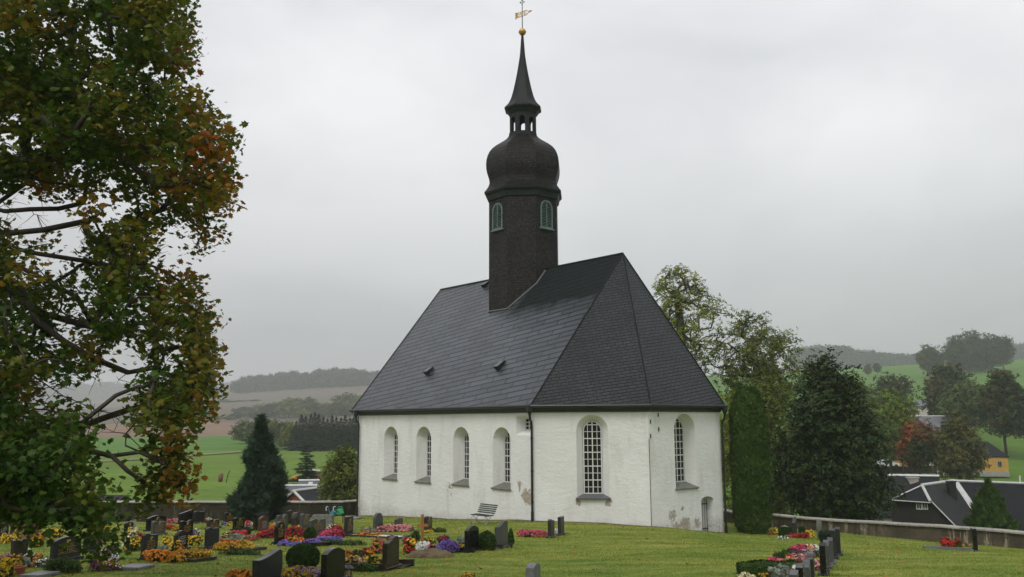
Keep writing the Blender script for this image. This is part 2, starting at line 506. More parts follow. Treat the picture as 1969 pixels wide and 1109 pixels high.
PEEL = [(1013, 955, wN, 0.95, 1.0), (1000, 935, wN, 0.9, 0.72), (1016, 985, wN, 1.0, 0.5), (864, 936, wN, 0.75, 0.75), (868, 948, wN, 0.6, 0.6), (856, 925, wN, 0.5, 0.55),
        (797, 935, wN, 0.5, 0.4), (1112, 966, wA, 0.34, 1.1), (1169, 967, wA, 0.36, 1.1), (1240, 1008, wA, 0.7, 0.5),
        (1293, 990, wB_, 0.8, 0.85), (1318, 1008, wB_, 0.95, 1.0), (1340, 1005, wB_, 0.7, 0.95), (1302, 1015, wB_, 0.9, 0.85), (1312, 977, wB_, 0.4, 0.75), (1285, 1010, wB_, 0.7, 0.6)]
M['plaster'] = plaster_mat()

def slate_mat(name, rot, bw, rh, tint, stain, ms=0.03, cc=(0.72, 1.2)):
    b = MB(name)
    uv = b.n('ShaderNodeUVMap', uv_map='UVMap').outputs[0]
    mp = b.n('ShaderNodeMapping', {'Vector': uv, 'Rotation': (0, 0, rot)}).outputs[0]
    wob = b.noise(1.2, 3, 0.5, vec=uv)
    mp = b.n('ShaderNodeVectorMath', {0: mp, 1: b.n('ShaderNodeCombineXYZ', {1: b.math('MULTIPLY', wob, 0.05)}).outputs[0]}, operation='ADD').outputs[0]
    br = b.n('ShaderNodeTexBrick', {'Vector': mp, 'Color1': (cc[0],) * 3 + (1,), 'Color2': (cc[1],) * 3 + (1,), 'Mortar': (0.03, 0.03, 0.03, 1), 'Scale': 1.0, 'Mortar Size': ms, 'Mortar Smooth': 0.25, 'Bias': 0.0, 'Brick Width': bw, 'Row Height': rh})
    br.offset = 0.37; br.squash = 1.0
    n1 = b.noise(0.45, 5, 0.6, vec=uv); n2 = b.noise(7, 4, 0.6, vec=uv)
    c = b.ramp(n1, [(0.3, tuple(x * 0.72 for x in tint)), (0.7, tuple(x * 1.25 for x in tint))])
    c = b.mix(1.0, c, br.outputs['Color'], 'MULTIPLY')
    sep = b.n('ShaderNodeSeparateXYZ', {0: mp})
    # height inside one course: each slate is thicker at its lower edge
    saw = b.math('FRACT', b.math('DIVIDE', sep.outputs['Y'], rh))
    if stain is not None:
        # damp, mossy upper part of the roof between tower and apex
        us = b.n('ShaderNodeSeparateXYZ', {0: uv})
        mu = b.ramp(us.outputs['X'], [(0.0, 1.0), (1.0, 1.0)])
        a = b.math('SUBTRACT', us.outputs['Y'], b.math('MULTIPLY', us.outputs['X'], 0.05))
        a = b.math('ADD', a, b.math('MULTIPLY', b.math('SUBTRACT', n1, 0.5), 2.2))
        a = b.math('ADD', a, b.math('MULTIPLY', b.math('SUBTRACT', br.outputs['Fac'], 0.0), 0.0))
        v1 = b.n('ShaderNodeMapRange', {0: a, 1: stain[0], 2: stain[0] + 0.8}).outputs[0]
        v2 = b.n('ShaderNodeMapRange', {0: us.outputs['X'], 1: stain[1], 2: stain[1] + 1.0}).outputs[0]
        mk = b.math('MULTIPLY', v1, v2)
        c = b.mix(b.math('MULTIPLY', mk, 0.93), c, b.ramp(n2, [(0.3, (0.009, 0.012, 0.012)), (0.7, (0.018, 0.022, 0.021))]))
        rough = b.math('ADD', 0.40, b.math('MULTIPLY', mk, 0.35))
        b.set(rough=rough, spec=b.math('SUBTRACT', 0.46, b.math('MULTIPLY', mk, 0.42)))
    else:
        b.set(rough=b.ramp(n2, [(0.3, 0.36), (0.7, 0.55)]), spec=0.26)
    h = b.math('ADD', b.math('MULTIPLY', b.math('SUBTRACT', 1.0, saw), 1.0), b.math('MULTIPLY', n2, 0.35))
    h = b.math('SUBTRACT', h, b.math('MULTIPLY', br.outputs['Fac'], 0.6))
    b.set(col=c, normal=b.bump(h, 0.8, 0.04))
    return b.done()
M['slate_nave'] = slate_mat('slate_nave', R(-9.5), 1.9, 0.40, (0.046, 0.053, 0.063), (6.4, 9.9), 0.048, (0.8, 1.2))
M['slate_choir'] = slate_mat('slate_choir', R(-9), 0.42, 0.185, (0.024, 0.029, 0.031), None, 0.024, (0.8, 1.15))
M['slate_north'] = slate_mat('slate_north', 0.0, 0.5, 0.3, (0.045, 0.05, 0.055), None)

def shingle_mat():
    b = MB('shingle')
    uv = b.n('ShaderNodeUVMap', uv_map='UVMap').outputs[0]
    br = b.n('ShaderNodeTexBrick', {'Vector': uv, 'Color1': (0.45, 0.45, 0.45, 1), 'Color2': (1.7, 1.7, 1.7, 1), 'Mortar': (0.05, 0.05, 0.05, 1), 'Scale': 1.0, 'Mortar Size': 0.016, 'Mortar Smooth': 0.3, 'Brick Width': 0.15, 'Row Height': 0.145})
    n1 = b.noise(0.5, 5, 0.65, vec=uv); n2 = b.noise(11, 4, 0.7, vec=uv)
    c = b.ramp(n1, [(0.3, (0.009, 0.008, 0.007)), (0.7, (0.021, 0.0185, 0.016))])
    c = b.mix(1.0, c, br.outputs['Color'], 'MULTIPLY')
    # weathered silver shingles in bands
    wv = b.n('ShaderNodeSeparateXYZ', {0: uv}).outputs['Y']
    wm = b.math('MULTIPLY', b.ramp(n2, [(0.56, 0.0), (0.7, 1.0)]), b.ramp(b.noise(0.55, 3, 0.5, vec=uv, mapscale=(0.45, 1.6, 1)), [(0.42, 0.12), (0.60, 0.85)]))
    c = b.mix(wm, c, (0.15, 0.14, 0.12))
    saw = b.math('FRACT', b.math('DIVIDE', wv, 0.145))
    h = b.math('ADD', b.math('SUBTRACT', 1.0, saw), b.math('MULTIPLY', n2, 0.6))
    h = b.math('SUBTRACT', h, b.math('MULTIPLY', br.outputs['Fac'], 0.6))
    b.set(col=c, rough=0.5, spec=0.13, normal=b.bump(h, 0.9, 0.03))
    return b.done()
M['shingle'] = shingle_mat()
M['copper'] = simple('copper', (0.105, 0.155, 0.14), 0.6, 0.35, 5.0)
M['copper_dark'] = simple('copper_dark', (0.014, 0.021, 0.018), 0.55, 0.4, 3.0, spec=0.2)
M['spire_metal'] = simple('spire_metal', (0.011, 0.012, 0.0125), 0.55, 0.5, 2.2, bump=0.1, spec=0.2)

church = tag(empty('church', pM + cn * HW), 'white plastered village church with steep slate roof and dark onion-domed tower', 'church')
CHO = church.location.copy()
def cpart(name, bm, mat, parent=None, smooth=False):
    """child of the church (or of one of its parts), built in world coordinates"""
    par = parent or church
    o = from_bm(name, bm, mat, par, smooth)
    o.matrix_parent_inverse = Matrix.Translation(-CHO) if par is church else Matrix.Identity(4)
    return o

def arch(s0, s1, zb, zs, rise, n=14):
    """closed outline, counter-clockwise from bottom left: (s, z)"""
    c, r_ = (s0 + s1) / 2, (s1 - s0) / 2
    pts = [(s0, zb), (s1, zb)]
    for i in range(n + 1):
        t = math.pi * i / n
        pts.append((c + r_ * math.cos(t), zs + rise * math.sin(t)))
    return pts
def wall_panel(bm, P, Q, zb, zt, holes):
    """vertical wall with holes; holes: dict(outer, inner, depth, floor). Returns nothing, adds to bm"""
    d = (Q - P).normalized(); n_in = Vector((-d.y, d.x, 0)); Lw = (Q - P).length
    W3 = lambda s, z, dep=0.0: P + d * s + n_in * dep + Vector((0, 0, z))
    def loop(pts, dep=0.0):
        vs = [bm.verts.new(W3(s, z, dep)) for s, z in pts]
        es = [bm.edges.new((vs[i], vs[(i + 1) % len(vs)])) for i in range(len(vs))]
        return vs, es
    N = 12
    outer = [(Lw * i / N, zb) for i in range(N)] + [(Lw, zb)] + [(Lw * (N - i) / N, zt) for i in range(N)] + [(0, zt)]
    ov, oe = loop(outer)
    edges = list(oe)
    hl = []
    for h in holes:
        hv, he = loop(h['outer']); edges += he; hl.append((h, hv))
    bmesh.ops.triangle_fill(bm, use_beauty=True, use_dissolve=False, edges=edges)
    for h, hv in hl:
        iv = [bm.verts.new(W3(s, z, h['depth'])) for s, z in h['inner']]
        k = len(hv)
        for i in range(k):
            j = (i + 1) % k
            bm.faces.new([hv[i], hv[j], iv[j], iv[i]])
    return d, n_in, W3

def uvs(bm, fn):
    lay = (bm.loops.layers.uv.get('UVMap') or bm.loops.layers.uv.new('UVMap'))
    for f in bm.faces:
        for l in f.loops: l[lay].uv = fn(l.vert.co)

# openings measured on their wall planes
def opening(wall, u0, u1, vtop, vsill, depth, splay, rise=None, sl=0.26):
    P, Q = wall
    um = (u0 + u1) / 2
    s0 = on_wall(u0, (vtop + vsill) / 2, P, Q)[1]; s1 = on_wall(u1, (vtop + vsill) / 2, P, Q)[1]
    zt = on_wall(um, vtop, P, Q)[2]; zb = on_wall(um, vsill, P, Q)[2]
    r_ = (s1 - s0) / 2 if rise is None else rise
    o = arch(s0, s1, zb, zt - r_, r_)
    ri = (s1 - s0) / 2 - splay if rise is None else rise * 0.8
    i0, i1 = s0 + splay, s1 - splay
    izb = zb + sl
    izt = zt - splay * 0.9
    return dict(outer=o, inner=arch(i0, i1, izb, izt - ri, ri), depth=depth, dims=(s0, s1, zb, zt, i0, i1, izb, izt, ri), wall=wall)
cx5 = lambda x: 660 + x / 4.1075
nave_win = []
for (a, c_, t_, s_) in ((321, 429, 287, 700), (577, 693, 287, 724), (868, 993, 290, 746), (1182, 1322, 292, 775)):
    nave_win.append(opening(wN, cx5(a), cx5(c_), 750 + t_ / 4.1075, 750 + s_ / 4.1075, 0.62, 0.26))
small_win = opening(wN, 992.3, 1021.5, 798.2, 836.5, 0.55, 0.16, rise=0.14)
choir_win = opening(wA, 1108.6, 1170.6, 797, 957, 0.42, 0.33, sl=0.16)
apse_win = opening(wB_, 1297.5, 1337.6, 795, 938, 0.62, 0.24)
dP, dQ = wB_
ds0 = on_wall(1349, 985, dP, dQ)[1]; ds1 = on_wall(1373, 985, dP, dQ)[1]; dzt = on_wall(1361, 954, dP, dQ)[2]
door_open = dict(outer=arch(ds0, ds1, -0.9, dzt - 0.22, 0.22), inner=arch(ds0 + 0.03, ds1 - 0.03, -0.9, dzt - 0.25, 0.22), depth=0.5)

bm = bmesh.new()
ZB = -1.6
wall_panel(bm, pWc, pM, ZB, HE + 0.12, nave_win + [small_win])
wall_panel(bm, pM, pB, ZB, HE + 0.12, [choir_win])
wall_panel(bm, pB, pC, ZB, HE + 0.12, [apse_win, door_open])
wall_panel(bm, pC, pN, ZB, HE + 0.12, [])
wall_panel(bm, pN, pWn, ZB, HE + 0.12, [])
wall_panel(bm, pWn, pWc, ZB, HE + 0.12, [])
mid = (pWn + pWc) / 2
gv = [bm.verts.new(p + Vector((0, 0, z))) for p, z in ((pWn, HE + 0.12), (pWc, HE + 0.12), (mid, HR - 0.2))]
bm.faces.new(gv)
bmesh.ops.remove_doubles(bm, verts=bm.verts, dist=0.004)
cpart('wall', bm, M['plaster'])

def window_fill(op, cols, row_h, name='window', sill='stone'):
    s0, s1, zb, zt, i0, i1, izb, izt, ri = op['dims']
    P, Q = op['wall']; d = (Q - P).normalized(); n_in = Vector((-d.y, d.x, 0))
    W3 = lambda s, z, dep: P + d * s + n_in * dep + Vector((0, 0, z))
    dep = op['depth']
    # the lattice frame
    bm = bmesh.new()
    Mx = Matrix(((d.x, n_in.x, 0, P.x), (d.y, n_in.y, 0, P.y), (0, 0, 1, 0), (0, 0, 0, 1)))
    cc, rr = (i0 + i1) / 2, (i1 - i0) / 2
    zs = izt - ri
    def top(s):
        q = min(1.0, abs(s - cc) / rr)
        return zs + ri * math.sqrt(max(0, 1 - q * q))
    nv = cols
    for k in range(1, nv):
        s = i0 + (i1 - i0) * k / nv
        w = 0.055 if (cols % 2 == 0 and k == cols // 2) else 0.03
        add_box(bm, (s, dep - 0.035, (izb + top(s)) / 2), (w, 0.03, top(s) - izb), Mx)
    z = izb + row_h; k = 1
    while z < izt - 0.08:
        hw = rr if z <= zs else rr * math.sqrt(max(0, 1 - ((z - zs) / ri) ** 2))
        add_box(bm, (cc, dep - 0.038, z), (2 * hw, 0.03, 0.05 if k % 2 == 0 else 0.028), Mx)
        z += row_h; k += 1
    # border following the arch
    pts = op['inner']; kk = len(pts)
    inn = []
    for (s, z) in pts:
        v = Vector((s - cc, z - (izb + izt) / 2)); inn.append((cc + v.x * (1 - 0.055 / rr), (izb + izt) / 2 + v.y * (1 - 0.055 / ((izt - izb) / 2))))
    A = [bm.verts.new(W3(s, z, dep - 0.06)) for s, z in pts]; B = [bm.verts.new(W3(s, z, dep - 0.06)) for s, z in inn]; B2 = [bm.verts.new(W3(s, z, dep - 0.01)) for s, z in inn]
    for i in range(kk):
        j = (i + 1) % kk
        bm.faces.new([A[i], A[j], B[j], B[i]]); bm.faces.new([B[i], B[j], B2[j], B2[i]])
    fr = cpart(name, bm, M['white_paint'])
    bm = bmesh.new()
    bm.faces.new([bm.verts.new(W3(s, z, dep - 0.012)) for s, z in pts])
    o = cpart('pane', bm, M['glass'], fr)
    # sill
    bm = bmesh.new()
    w0, w1 = (s0 - 0.07, s1 + 0.07)
    pr = 0.10 if sill == 'stone' else 0.16
    prof = [(-pr, zb - 0.06), (-pr, zb - 0.005), (-0.02, zb + 0.035), (dep - 0.05, izb + 0.012), (dep - 0.05, izb - 0.08), (0.0, zb - 0.09)]
    ends = []
    for (so, si) in ((w0, i0 - 0.02), (w1, i1 + 0.02)):
        row = []
        for (q, z) in prof:
            s = so if q <= 0.0 else si
            if -0.03 <= q <= 0.0: s = (s0 + 0.004) if so == w0 else (s1 - 0.004)
            if q <= -0.05 or z < zb - 0.05: s = so
            row.append(bm.verts.new(W3(s, z, q)))
        ends.append(row)
    a, b_ = ends
    for i in range(len(prof)):
        j = (i + 1) % len(prof)
        bm.faces.new([a[i], a[j], b_[j], b_[i]])
    bm.faces.new(a); bm.faces.new(b_[::-1])
    cpart('sill', bm, M['sill_stone'] if sill == 'stone' else M['lead'], fr)
    return fr
for op in nave_win: window_fill(op, 4, 0.345)
f_ = window_fill(choir_win, 4, 0.342, sill='lead'); f_['label'] = 'broad arched window with lead sill facing the lawn'
window_fill(apse_win, 4, 0.345)
# small window under the eaves (no projecting sill)
s0, s1, zb, zt, i0, i1, izb, izt, ri = small_win['dims']
P, Q = wN; d = (Q - P).normalized(); n_in = Vector((-d.y, d.x, 0))
Mx = Matrix(((d.x, n_in.x, 0, P.x), (d.y, n_in.y, 0, P.y), (0, 0, 1, 0), (0, 0, 0, 1)))
bm = bmesh.new()
for k in range(0, 4): add_box(bm, (lerp(i0 + 0.02, i1 - 0.02, k / 3), 0.51, (izb + izt) / 2), (0.04, 0.04, izt - izb), Mx)
for k in range(0, 4): add_box(bm, ((i0 + i1) / 2, 0.506, lerp(izb + 0.02, izt - 0.03, k / 3)), (i1 - i0, 0.04, 0.04), Mx)
f_ = cpart('window', bm, M['white_paint']); f_['label'] = 'small square window under the eaves beside the drainpipe'
bm = bmesh.new(); bm.faces.new([bm.verts.new(P + d * s + n_in * 0.54 + Vector((0, 0, z))) for s, z in small_win['inner']]); cpart('pane', bm, M['glass'], f_)

# barred door in the apse wall
d = (dQ - dP).normalized(); n_in = Vector((-d.y, d.x, 0))
Mx = Matrix(((d.x, n_in.x, 0, dP.x), (d.y, n_in.y, 0, dP.y), (0, 0, 1, 0), (0, 0, 0, 1)))
bm = bmesh.new()
bm.faces.new([bm.verts.new(dP + d * s + n_in * 0.49 + Vector((0, 0, z))) for s, z in door_open['inner']])
dr = cpart('door', bm, M['white_paint'])
bm = bmesh.new()
gz0 = -0.42
for k in range(6): add_box(bm, (lerp(ds0 + 0.05, ds1 - 0.05, k / 5), 0.43, (gz0 + dzt - 0.12) / 2), (0.016, 0.016, dzt - 0.14 - gz0), Mx)
for z in (gz0 + 0.28, dzt - 0.42): add_box(bm, ((ds0 + ds1) / 2, 0.415, z), (ds1 - ds0 - 0.02, 0.02, 0.05), Mx)
cpart('grille', bm, M['black_metal'], dr)

# cornice board, gutter and roof
OV, ZE = 0.32, 6.27
foot = [pWc, pM, pB, pC, pN, pWn]
def offset_poly(P, off):
    n = len(P); out = []
    for i in range(n):
        a, b_, c_ = P[i - 1], P[i], P[(i + 1) % n]
        d1 = (b_ - a).normalized(); d2 = (c_ - b_).normalized()
        n1 = Vector((d1.y, -d1.x, 0)); n2 = Vector((d2.y, -d2.x, 0))
        m_ = (n1 + n2).normalized(); out.append(b_ + m_ * off / max(0.3, m_.dot(n1)))
    return out
def ring_part(bm, levels):
    """levels: list of (offset, z); skins a band round the footprint (west side is the gable: open there)"""
    loops = [[bm.verts.new(p + Vector((0, 0, z))) for p in offset_poly(foot, o)] for o, z in levels]
    n = len(foot)
    for a, b_ in zip(loops[:-1], loops[1:]):
        for i in range(n - 1):
            bm.faces.new([a[i], a[i + 1], b_[i + 1], b_[i]])
    for i in (0, n - 1):
        if len(levels) > 2: bm.faces.new([l[i] for l in loops])
bm = bmesh.new()
ring_part(bm, [(0.0, 5.93), (0.09, 5.93), (0.09, 6.02), (0.16, 6.05), (0.24, 6.16), (0.26, 6.22), (0.0, 6.22)])
cpart('cornice', bm, M['dark_wood'])
eo = offset_poly(foot, OV)
eW = eo[0] + cd * 0.1; eWn = eo[5] + cd * 0.1; eM, eB, eC, eN = eo[1], eo[2], eo[3], eo[4]
up = Vector((0, 0, 1))
RE3 = RE_ + up * HR; RW3 = RW_ + up * HR
def roof_face(bm, pts, lay):
    vs = [bm.verts.new(p) for p in pts]; f = bm.faces.new(vs)
    o = pts[0]; d = (pts[1] - pts[0]).normalized(); nrm = (pts[1] - pts[0]).cross(pts[-1] - pts[0]).normalized(); w = nrm.cross(d)
    for l in f.loops: l[lay].uv = ((l.vert.co - o).dot(d), (l.vert.co - o).dot(w))
    return f
def roof_obj(name, faces, mat, label=None):
    bm = bmesh.new(); lay = (bm.loops.layers.uv.get('UVMap') or bm.loops.layers.uv.new('UVMap'))
    for pts in faces: roof_face(bm, pts, lay)
    o = cpart(name, bm, mat)
    if label: o['label'] = label
    return o
z_e = up * ZE
nave_roof = roof_obj('roof', [[eW + z_e, eM + z_e, RE3, RW3]], M['slate_nave'], 'nave roof of large grey slates')
choir_roof = roof_obj('roof', [[eM + z_e, eB + z_e, RE3], [eB + z_e, eC + z_e, RE3], [eC + z_e, eN + z_e, RE3]], M['slate_choir'], 'three-sided choir roof of small dark slates')
roof_obj('roof', [[eN + z_e, eWn + z_e, RW3, RE3]], M['slate_north'], 'far slope of the nave roof')
bm = bmesh.new()            # soffit closing the roof from below, verge boards on the gable
lo = [p + up * (ZE - 0.04) for p in (eW, eM, eB, eC, eN, eWn)]
bm.faces.new([bm.verts.new(p) for p in lo])
cpart('soffit', bm, M['dark_wood'])
bm = bmesh.new()
for a in (eW, eWn):
    p0, p1 = a + up * (ZE - 0.02), RW3 + up * -0.02
    q = [p0, p1, p1 - up * 0.2, p0 - up * 0.2]
    f1 = [bm.verts.new(p + cd * 0.006) for p in q]; f2 = [bm.verts.new(p - cd * 0.05) for p in q]
    bm.faces.new(f1); bm.faces.new(f2[::-1])
    for i in range(4): bm.faces.new([f1[i], f1[(i + 1) % 4], f2[(i + 1) % 4], f2[i]])
cpart('verge_board', bm, M['dark_wood'])
# ridge and hip caps: narrow slate strips
bm = bmesh.new()
for a, b_, r_ in ((RE3, RW3, 0.07), (eM + z_e, RE3, 0.045), (eB + z_e, RE3, 0.045), (eC + z_e, RE3, 0.045), (eW + z_e, RW3, 0.04)):
    add_np(bm, tube_np([a, lerp(a, b_, 0.5), b_], [r_] * 3, 6))
cpart('ridge_cap', bm, M['spire_metal'])
# gutter
bm = bmesh.new()
go = [p + up * (ZE - 0.03) for p in offset_poly(foot, OV + 0.07)]
go[0] = go[0] + cd * 0.1
for i in range(4): add_np(bm, tube_np([go[i], go[i + 1]], [0.075, 0.075], 8))
cpart('gutter', bm, M['black_metal'])
def downpipe(corner, outv, along, zb_):
    bm = bmesh.new()
    o = corner + outv * 0.16 + along
    g = corner + outv * (OV + 0.05) + along
    add_np(bm, tube_np([g + up * (ZE - 0.02), g + up * (ZE - 0.25), g + up * (ZE - 0.42), g + up * (ZE - 0.55)], [0.17, 0.16, 0.08, 0.06], 8))
    add_np(bm, tube_np([g + up * (ZE - 0.5), lerp(g, o, 0.25) + up * (ZE - 0.72), lerp(g, o, 0.85) + up * (ZE - 0.8), o + up * (ZE - 1.0), o + up * 2.5, o + up * zb_], [0.06] * 6, 8))
    add_np(bm, tube_np([o + up * (zb_ + 0.9), o + up * zb_], [0.075, 0.075], 8))
    for z in (4.6, 3.0, 1.5): add_np(bm, tube_np([o + up * z, o + up * (z + 0.06)], [0.08, 0.08], 8))
    return cpart('downpipe', bm, M['black_metal'])
oN = Vector((-cn.x, -cn.y, 0)); oA = Vector((dA.y, -dA.x, 0)); oB = -cd
downpipe(pWc, oN, -cd * 0.25, -0.75)
downpipe(pM, (oN + oA).normalized(), cd * 0.06, 0.15)
downpipe(pC, oB, -cn * 0.02, -0.95)
# short kicked foot of the right-hand pipe
bm = bmesh.new(); q = pC + oB * 0.16
add_np(bm, tube_np([q + up * -0.45, q + up * -0.6, q + up * -0.68 + cn * 0.2, q + up * -0.7 + cn * 0.45], [0.075] * 4, 8))
cpart('drain_shoe', bm, M['black_metal'])
# lightning conductor wire and iron wall anchors on the apse corner
bm = bmesh.new()
q = pB + (oA + oB).normalized() * 0.03
add_np(bm, tube_np([q + up * 4.6, q + up * 0.1], [0.018, 0.018], 5))
cpart('conductor_wire', bm, M['lead'])
for (u, v) in ((1265, 797.5), (1250, 810.5), (1266, 825), (1250.5, 838)):
    p, _, _ = on_wall(u, v, *wB_)
    bm = bmesh.new(); add_np(bm, tube_np([p + oB * 0.03 + up * 0.1, p + oB * 0.03 - up * 0.1], [0.03, 0.03], 6))
    cpart('wall_anchor', bm, M['black_metal'])
# roof hatches
def on_plane(u, v, p0, nrm):
    r_ = ray(u, v); o = Vector((0, 0, EYE)); return o + r_ * ((p0 - o).dot(nrm) / r_.dot(nrm))
nn = (eM - eW).cross(RW3 - eW - z_e).normalized()
if nn.z < 0: nn = -nn
upslope = (RW3 - (eW + z_e)); upslope = (upslope - (eM - eW).normalized() * upslope.dot((eM - eW).normalized())).normalized()
alongr = (eM - eW).normalized()
for (u, v, w, h) in ((826, 714, 0.42, 0.55), (963, 703, 0.42, 0.62), (935, 548, 0.36, 0.5)):
    p = on_plane(u, v, eW + z_e, nn)
    Mh = Matrix((( alongr.x, upslope.x, nn.x, p.x), (alongr.y, upslope.y, nn.y, p.y), (alongr.z, upslope.z, nn.z, p.z), (0, 0, 0, 1)))
    bm = bmesh.new()
    P8 = [(-w / 2, -h / 2, 0), (w / 2, -h / 2, 0), (w / 2, h / 2, 0), (-w / 2, h / 2, 0), (-w / 2, -h / 2, 0.26), (w / 2, -h / 2, 0.26), (w / 2, h / 2, 0.1), (-w / 2, h / 2, 0.1)]
    v8 = [bm.verts.new(Mh @ Vector(q)) for q in P8]
    for f in ((0, 3, 2, 1), (0, 1, 5, 4), (1, 2, 6, 5), (2, 3, 7, 6), (3, 0, 4, 7), (4, 5, 6, 7)): bm.faces.new([v8[i] for i in f])
    ht = cpart('roof_hatch', bm, M['black_metal'])
    bm = bmesh.new()
    v4 = [bm.verts.new(Mh @ Vector(q)) for q in ((-w * 0.4, -h * 0.42, 0.262), (w * 0.4, -h * 0.42, 0.262), (w * 0.4, h * 0.42, 0.125), (-w * 0.4, h * 0.42, 0.125))]
    bm.faces.new(v4); cpart('hatch_glass', bm, M['lead'], ht)

# ---- tower
TP = RE_ + (RW_ - RE_) * 0.4835
tz = np.linspace(8, 48, 4001)
def z_of_v(v):
    c, s = math.cos(PITCH), math.sin(PITCH)
    best = None
    z = tz - EYE
    yc = TP.y * c + z * s; zc = -TP.y * s + z * c
    U = PF * TP.x / yc; V = -PF * zc / yc
    vv = PH / 2 + U * math.sin(ROLL) + V * math.cos(ROLL)
    i = int(np.argmin(abs(vv - v)))
    return float(tz[i]), PF / float(yc[i])
BASE_ANG = math.atan2(-cn.y, -cn.x)
def oct_pts(Rr, z, n=8):
    """corners of the octagon with faces parallel to the nave walls"""
    return [TP + Vector((Rr * math.cos(BASE_ANG + math.pi / 8 + k * 2 * math.pi / n), Rr * math.sin(BASE_ANG + math.pi / 8 + k * 2 * math.pi / n), z)) for k in range(n)]
KS = 1.0 / 0.954          # half width in the picture -> circumradius
def stack(rows, mat, name, parent, cap_top=True, cap_bot=True):
    """rows of (v, half width px): octagonal skin"""
    bm = bmesh.new(); lay = (bm.loops.layers.uv.get('UVMap') or bm.loops.layers.uv.new('UVMap'))
    loops = []; vacc = 0.0; last = None
    for (v, hw) in rows:
        z, ppm = z_of_v(v); Rr = hw / ppm * KS
        if last is not None: vacc += math.hypot(z - last[0], Rr - last[1])
        last = (z, Rr)
        loops.append(([bm.verts.new(p) for p in oct_pts(Rr, z)], vacc, Rr))
    for (a, va, ra), (b_, vb, rb) in zip(loops[:-1], loops[1:]):
        for i in range(8):
            j = (i + 1) % 8
            f = bm.faces.new([a[i], a[j], b_[j], b_[i]])
            sa, sb = ra * 0.765 / 2, rb * 0.765 / 2
            for l, uv in zip(f.loops, ((i * 10 - sa, va), (i * 10 + sa, va), (i * 10 + sb, vb), (i * 10 - sb, vb))): l[lay].uv = uv
    if cap_top: bm.faces.new(loops[-1][0])
    if cap_bot: bm.faces.new(loops[0][0][::-1])
    return cpart(name, bm, mat, parent)
# shaft goes down into the roof
bm = bmesh.new(); lay = (bm.loops.layers.uv.get('UVMap') or bm.loops.layers.uv.new('UVMap'))
zt_, ppm = z_of_v(392); TR = 66.3 / z_of_v(440)[1] * KS
lo_ = [bm.verts.new(p) for p in oct_pts(TR * 1.012, 10.2)]; hi_ = [bm.verts.new(p) for p in oct_pts(TR, zt_)]
for i in range(8):
    j = (i + 1) % 8; f = bm.faces.new([lo_[i], lo_[j], hi_[j], hi_[i]]); h_ = TR * 0.765 / 2
    for l, uv in zip(f.loops, ((i * 10 - h_, 0), (i * 10 + h_, 0), (i * 10 + h_, zt_ - 10.2), (i * 10 - h_, zt_ - 10.2))): l[lay].uv = uv
bm.faces.new(hi_)
tower = cpart('tower', bm, M['shingle'])
stack([(393, 65), (391, 68.5), (386, 69.5), (382, 70.5), (378, 74.5), (375, 75)], M['copper_dark'], 'cornice', tower)
stack([(375, 75), (372, 72.5), (368, 69.5), (364, 67), (358, 65), (352, 65.2), (346, 67), (339, 69.2), (331, 70.8), (322, 71.2), (313, 70.4), (305, 68.2), (297, 64.5), (290, 59.0), (284, 52.0), (279, 44.5), (274, 37.0), (270, 32.0), (266, 28.6), (262, 27.0)], M['shingle'], 'onion_dome', tower, cap_bot=False)
stack([(266.5, 27.2), (265, 27.2), (259, 27.0), (258, 26.0)], M['spire_metal'], 'lantern_base', tower)
# lantern: eight panels with round-arched openings
za, pa = z_of_v(259); zb2, pb = z_of_v(219); LR = 25.6 / pa * KS
pts = oct_pts(LR, 0)
bm = bmesh.new()
wl = (pts[1] - pts[0]).length
for i in range(8):
    a, b_ = pts[i], pts[(i + 1) % 8]
    ow = wl * 0.52; s0_ = (wl - ow) / 2
    hgt = zb2 - za
    hole = dict(outer=arch(s0_, s0_ + ow, za + 0.02, za + hgt * 0.62, ow / 2, 8), inner=arch(s0_, s0_ + ow, za + 0.02, za + hgt * 0.62, ow / 2, 8), depth=0.13)
    wall_panel(bm, a, b_, za - 0.05, zb2 + 0.05, [hole])
    # inner skin
    cen = TP
    a2 = TP + (a - TP) * ((LR - 0.15) / LR); b2 = TP + (b_ - TP) * ((LR - 0.15) / LR); w2 = (b2 - a2).length; s2 = (w2 - ow) / 2
    wall_panel(bm, a2, b2, za - 0.05, zb2 + 0.05, [dict(outer=arch(s2, s2 + ow, za + 0.02, za + hgt * 0.62, ow / 2, 8), inner=arch(s2, s2 + ow, za + 0.02, za + hgt * 0.62, ow / 2, 8), depth=0.001)])
cpart('lantern', bm, M['spire_metal'], tower)
stack([(222, 26), (220, 28), (218, 29), (215, 31.5), (213, 35), (211, 35.8)], M['copper_dark'], 'lantern_cornice', tower)
stack([(211, 35.8), (207, 33.2), (203, 29.2), (199, 26.4), (193, 23.6), (186, 21.2), (175, 18.2), (162, 15.2), (148, 12.2), (135, 9.8), (121, 7.4), (108, 5.4), (100, 4.6), (81, 3.2), (69, 2.4)], M['spire_metal'], 'spire', tower, cap_bot=False)
bm = bmesh.new()
zc_, pc_ = z_of_v(61.5)
bmesh.ops.create_uvsphere(bm, u_segments=20, v_segments=14, radius=7.0 / pc_, matrix=Matrix.Translation(TP + up * zc_))
add_np(bm, tube_np([TP + up * (zc_ - 0.015), TP + up * (zc_ + 0.015)], [7.5 / pc_] * 2, 20))
cpart('gilded_ball', bm, M['gold'], tower, smooth=False)
bm = bmesh.new()
z0_, _ = z_of_v(56); z1_ = z_of_v(2)[0] + 0.6
add_np(bm, tube_np([TP + up * z0_, TP + up * z1_], [0.035, 0.025], 6))
zr_ = z_of_v(4)[0]
cr_ = Vector((0.93, -0.36, 0.0))
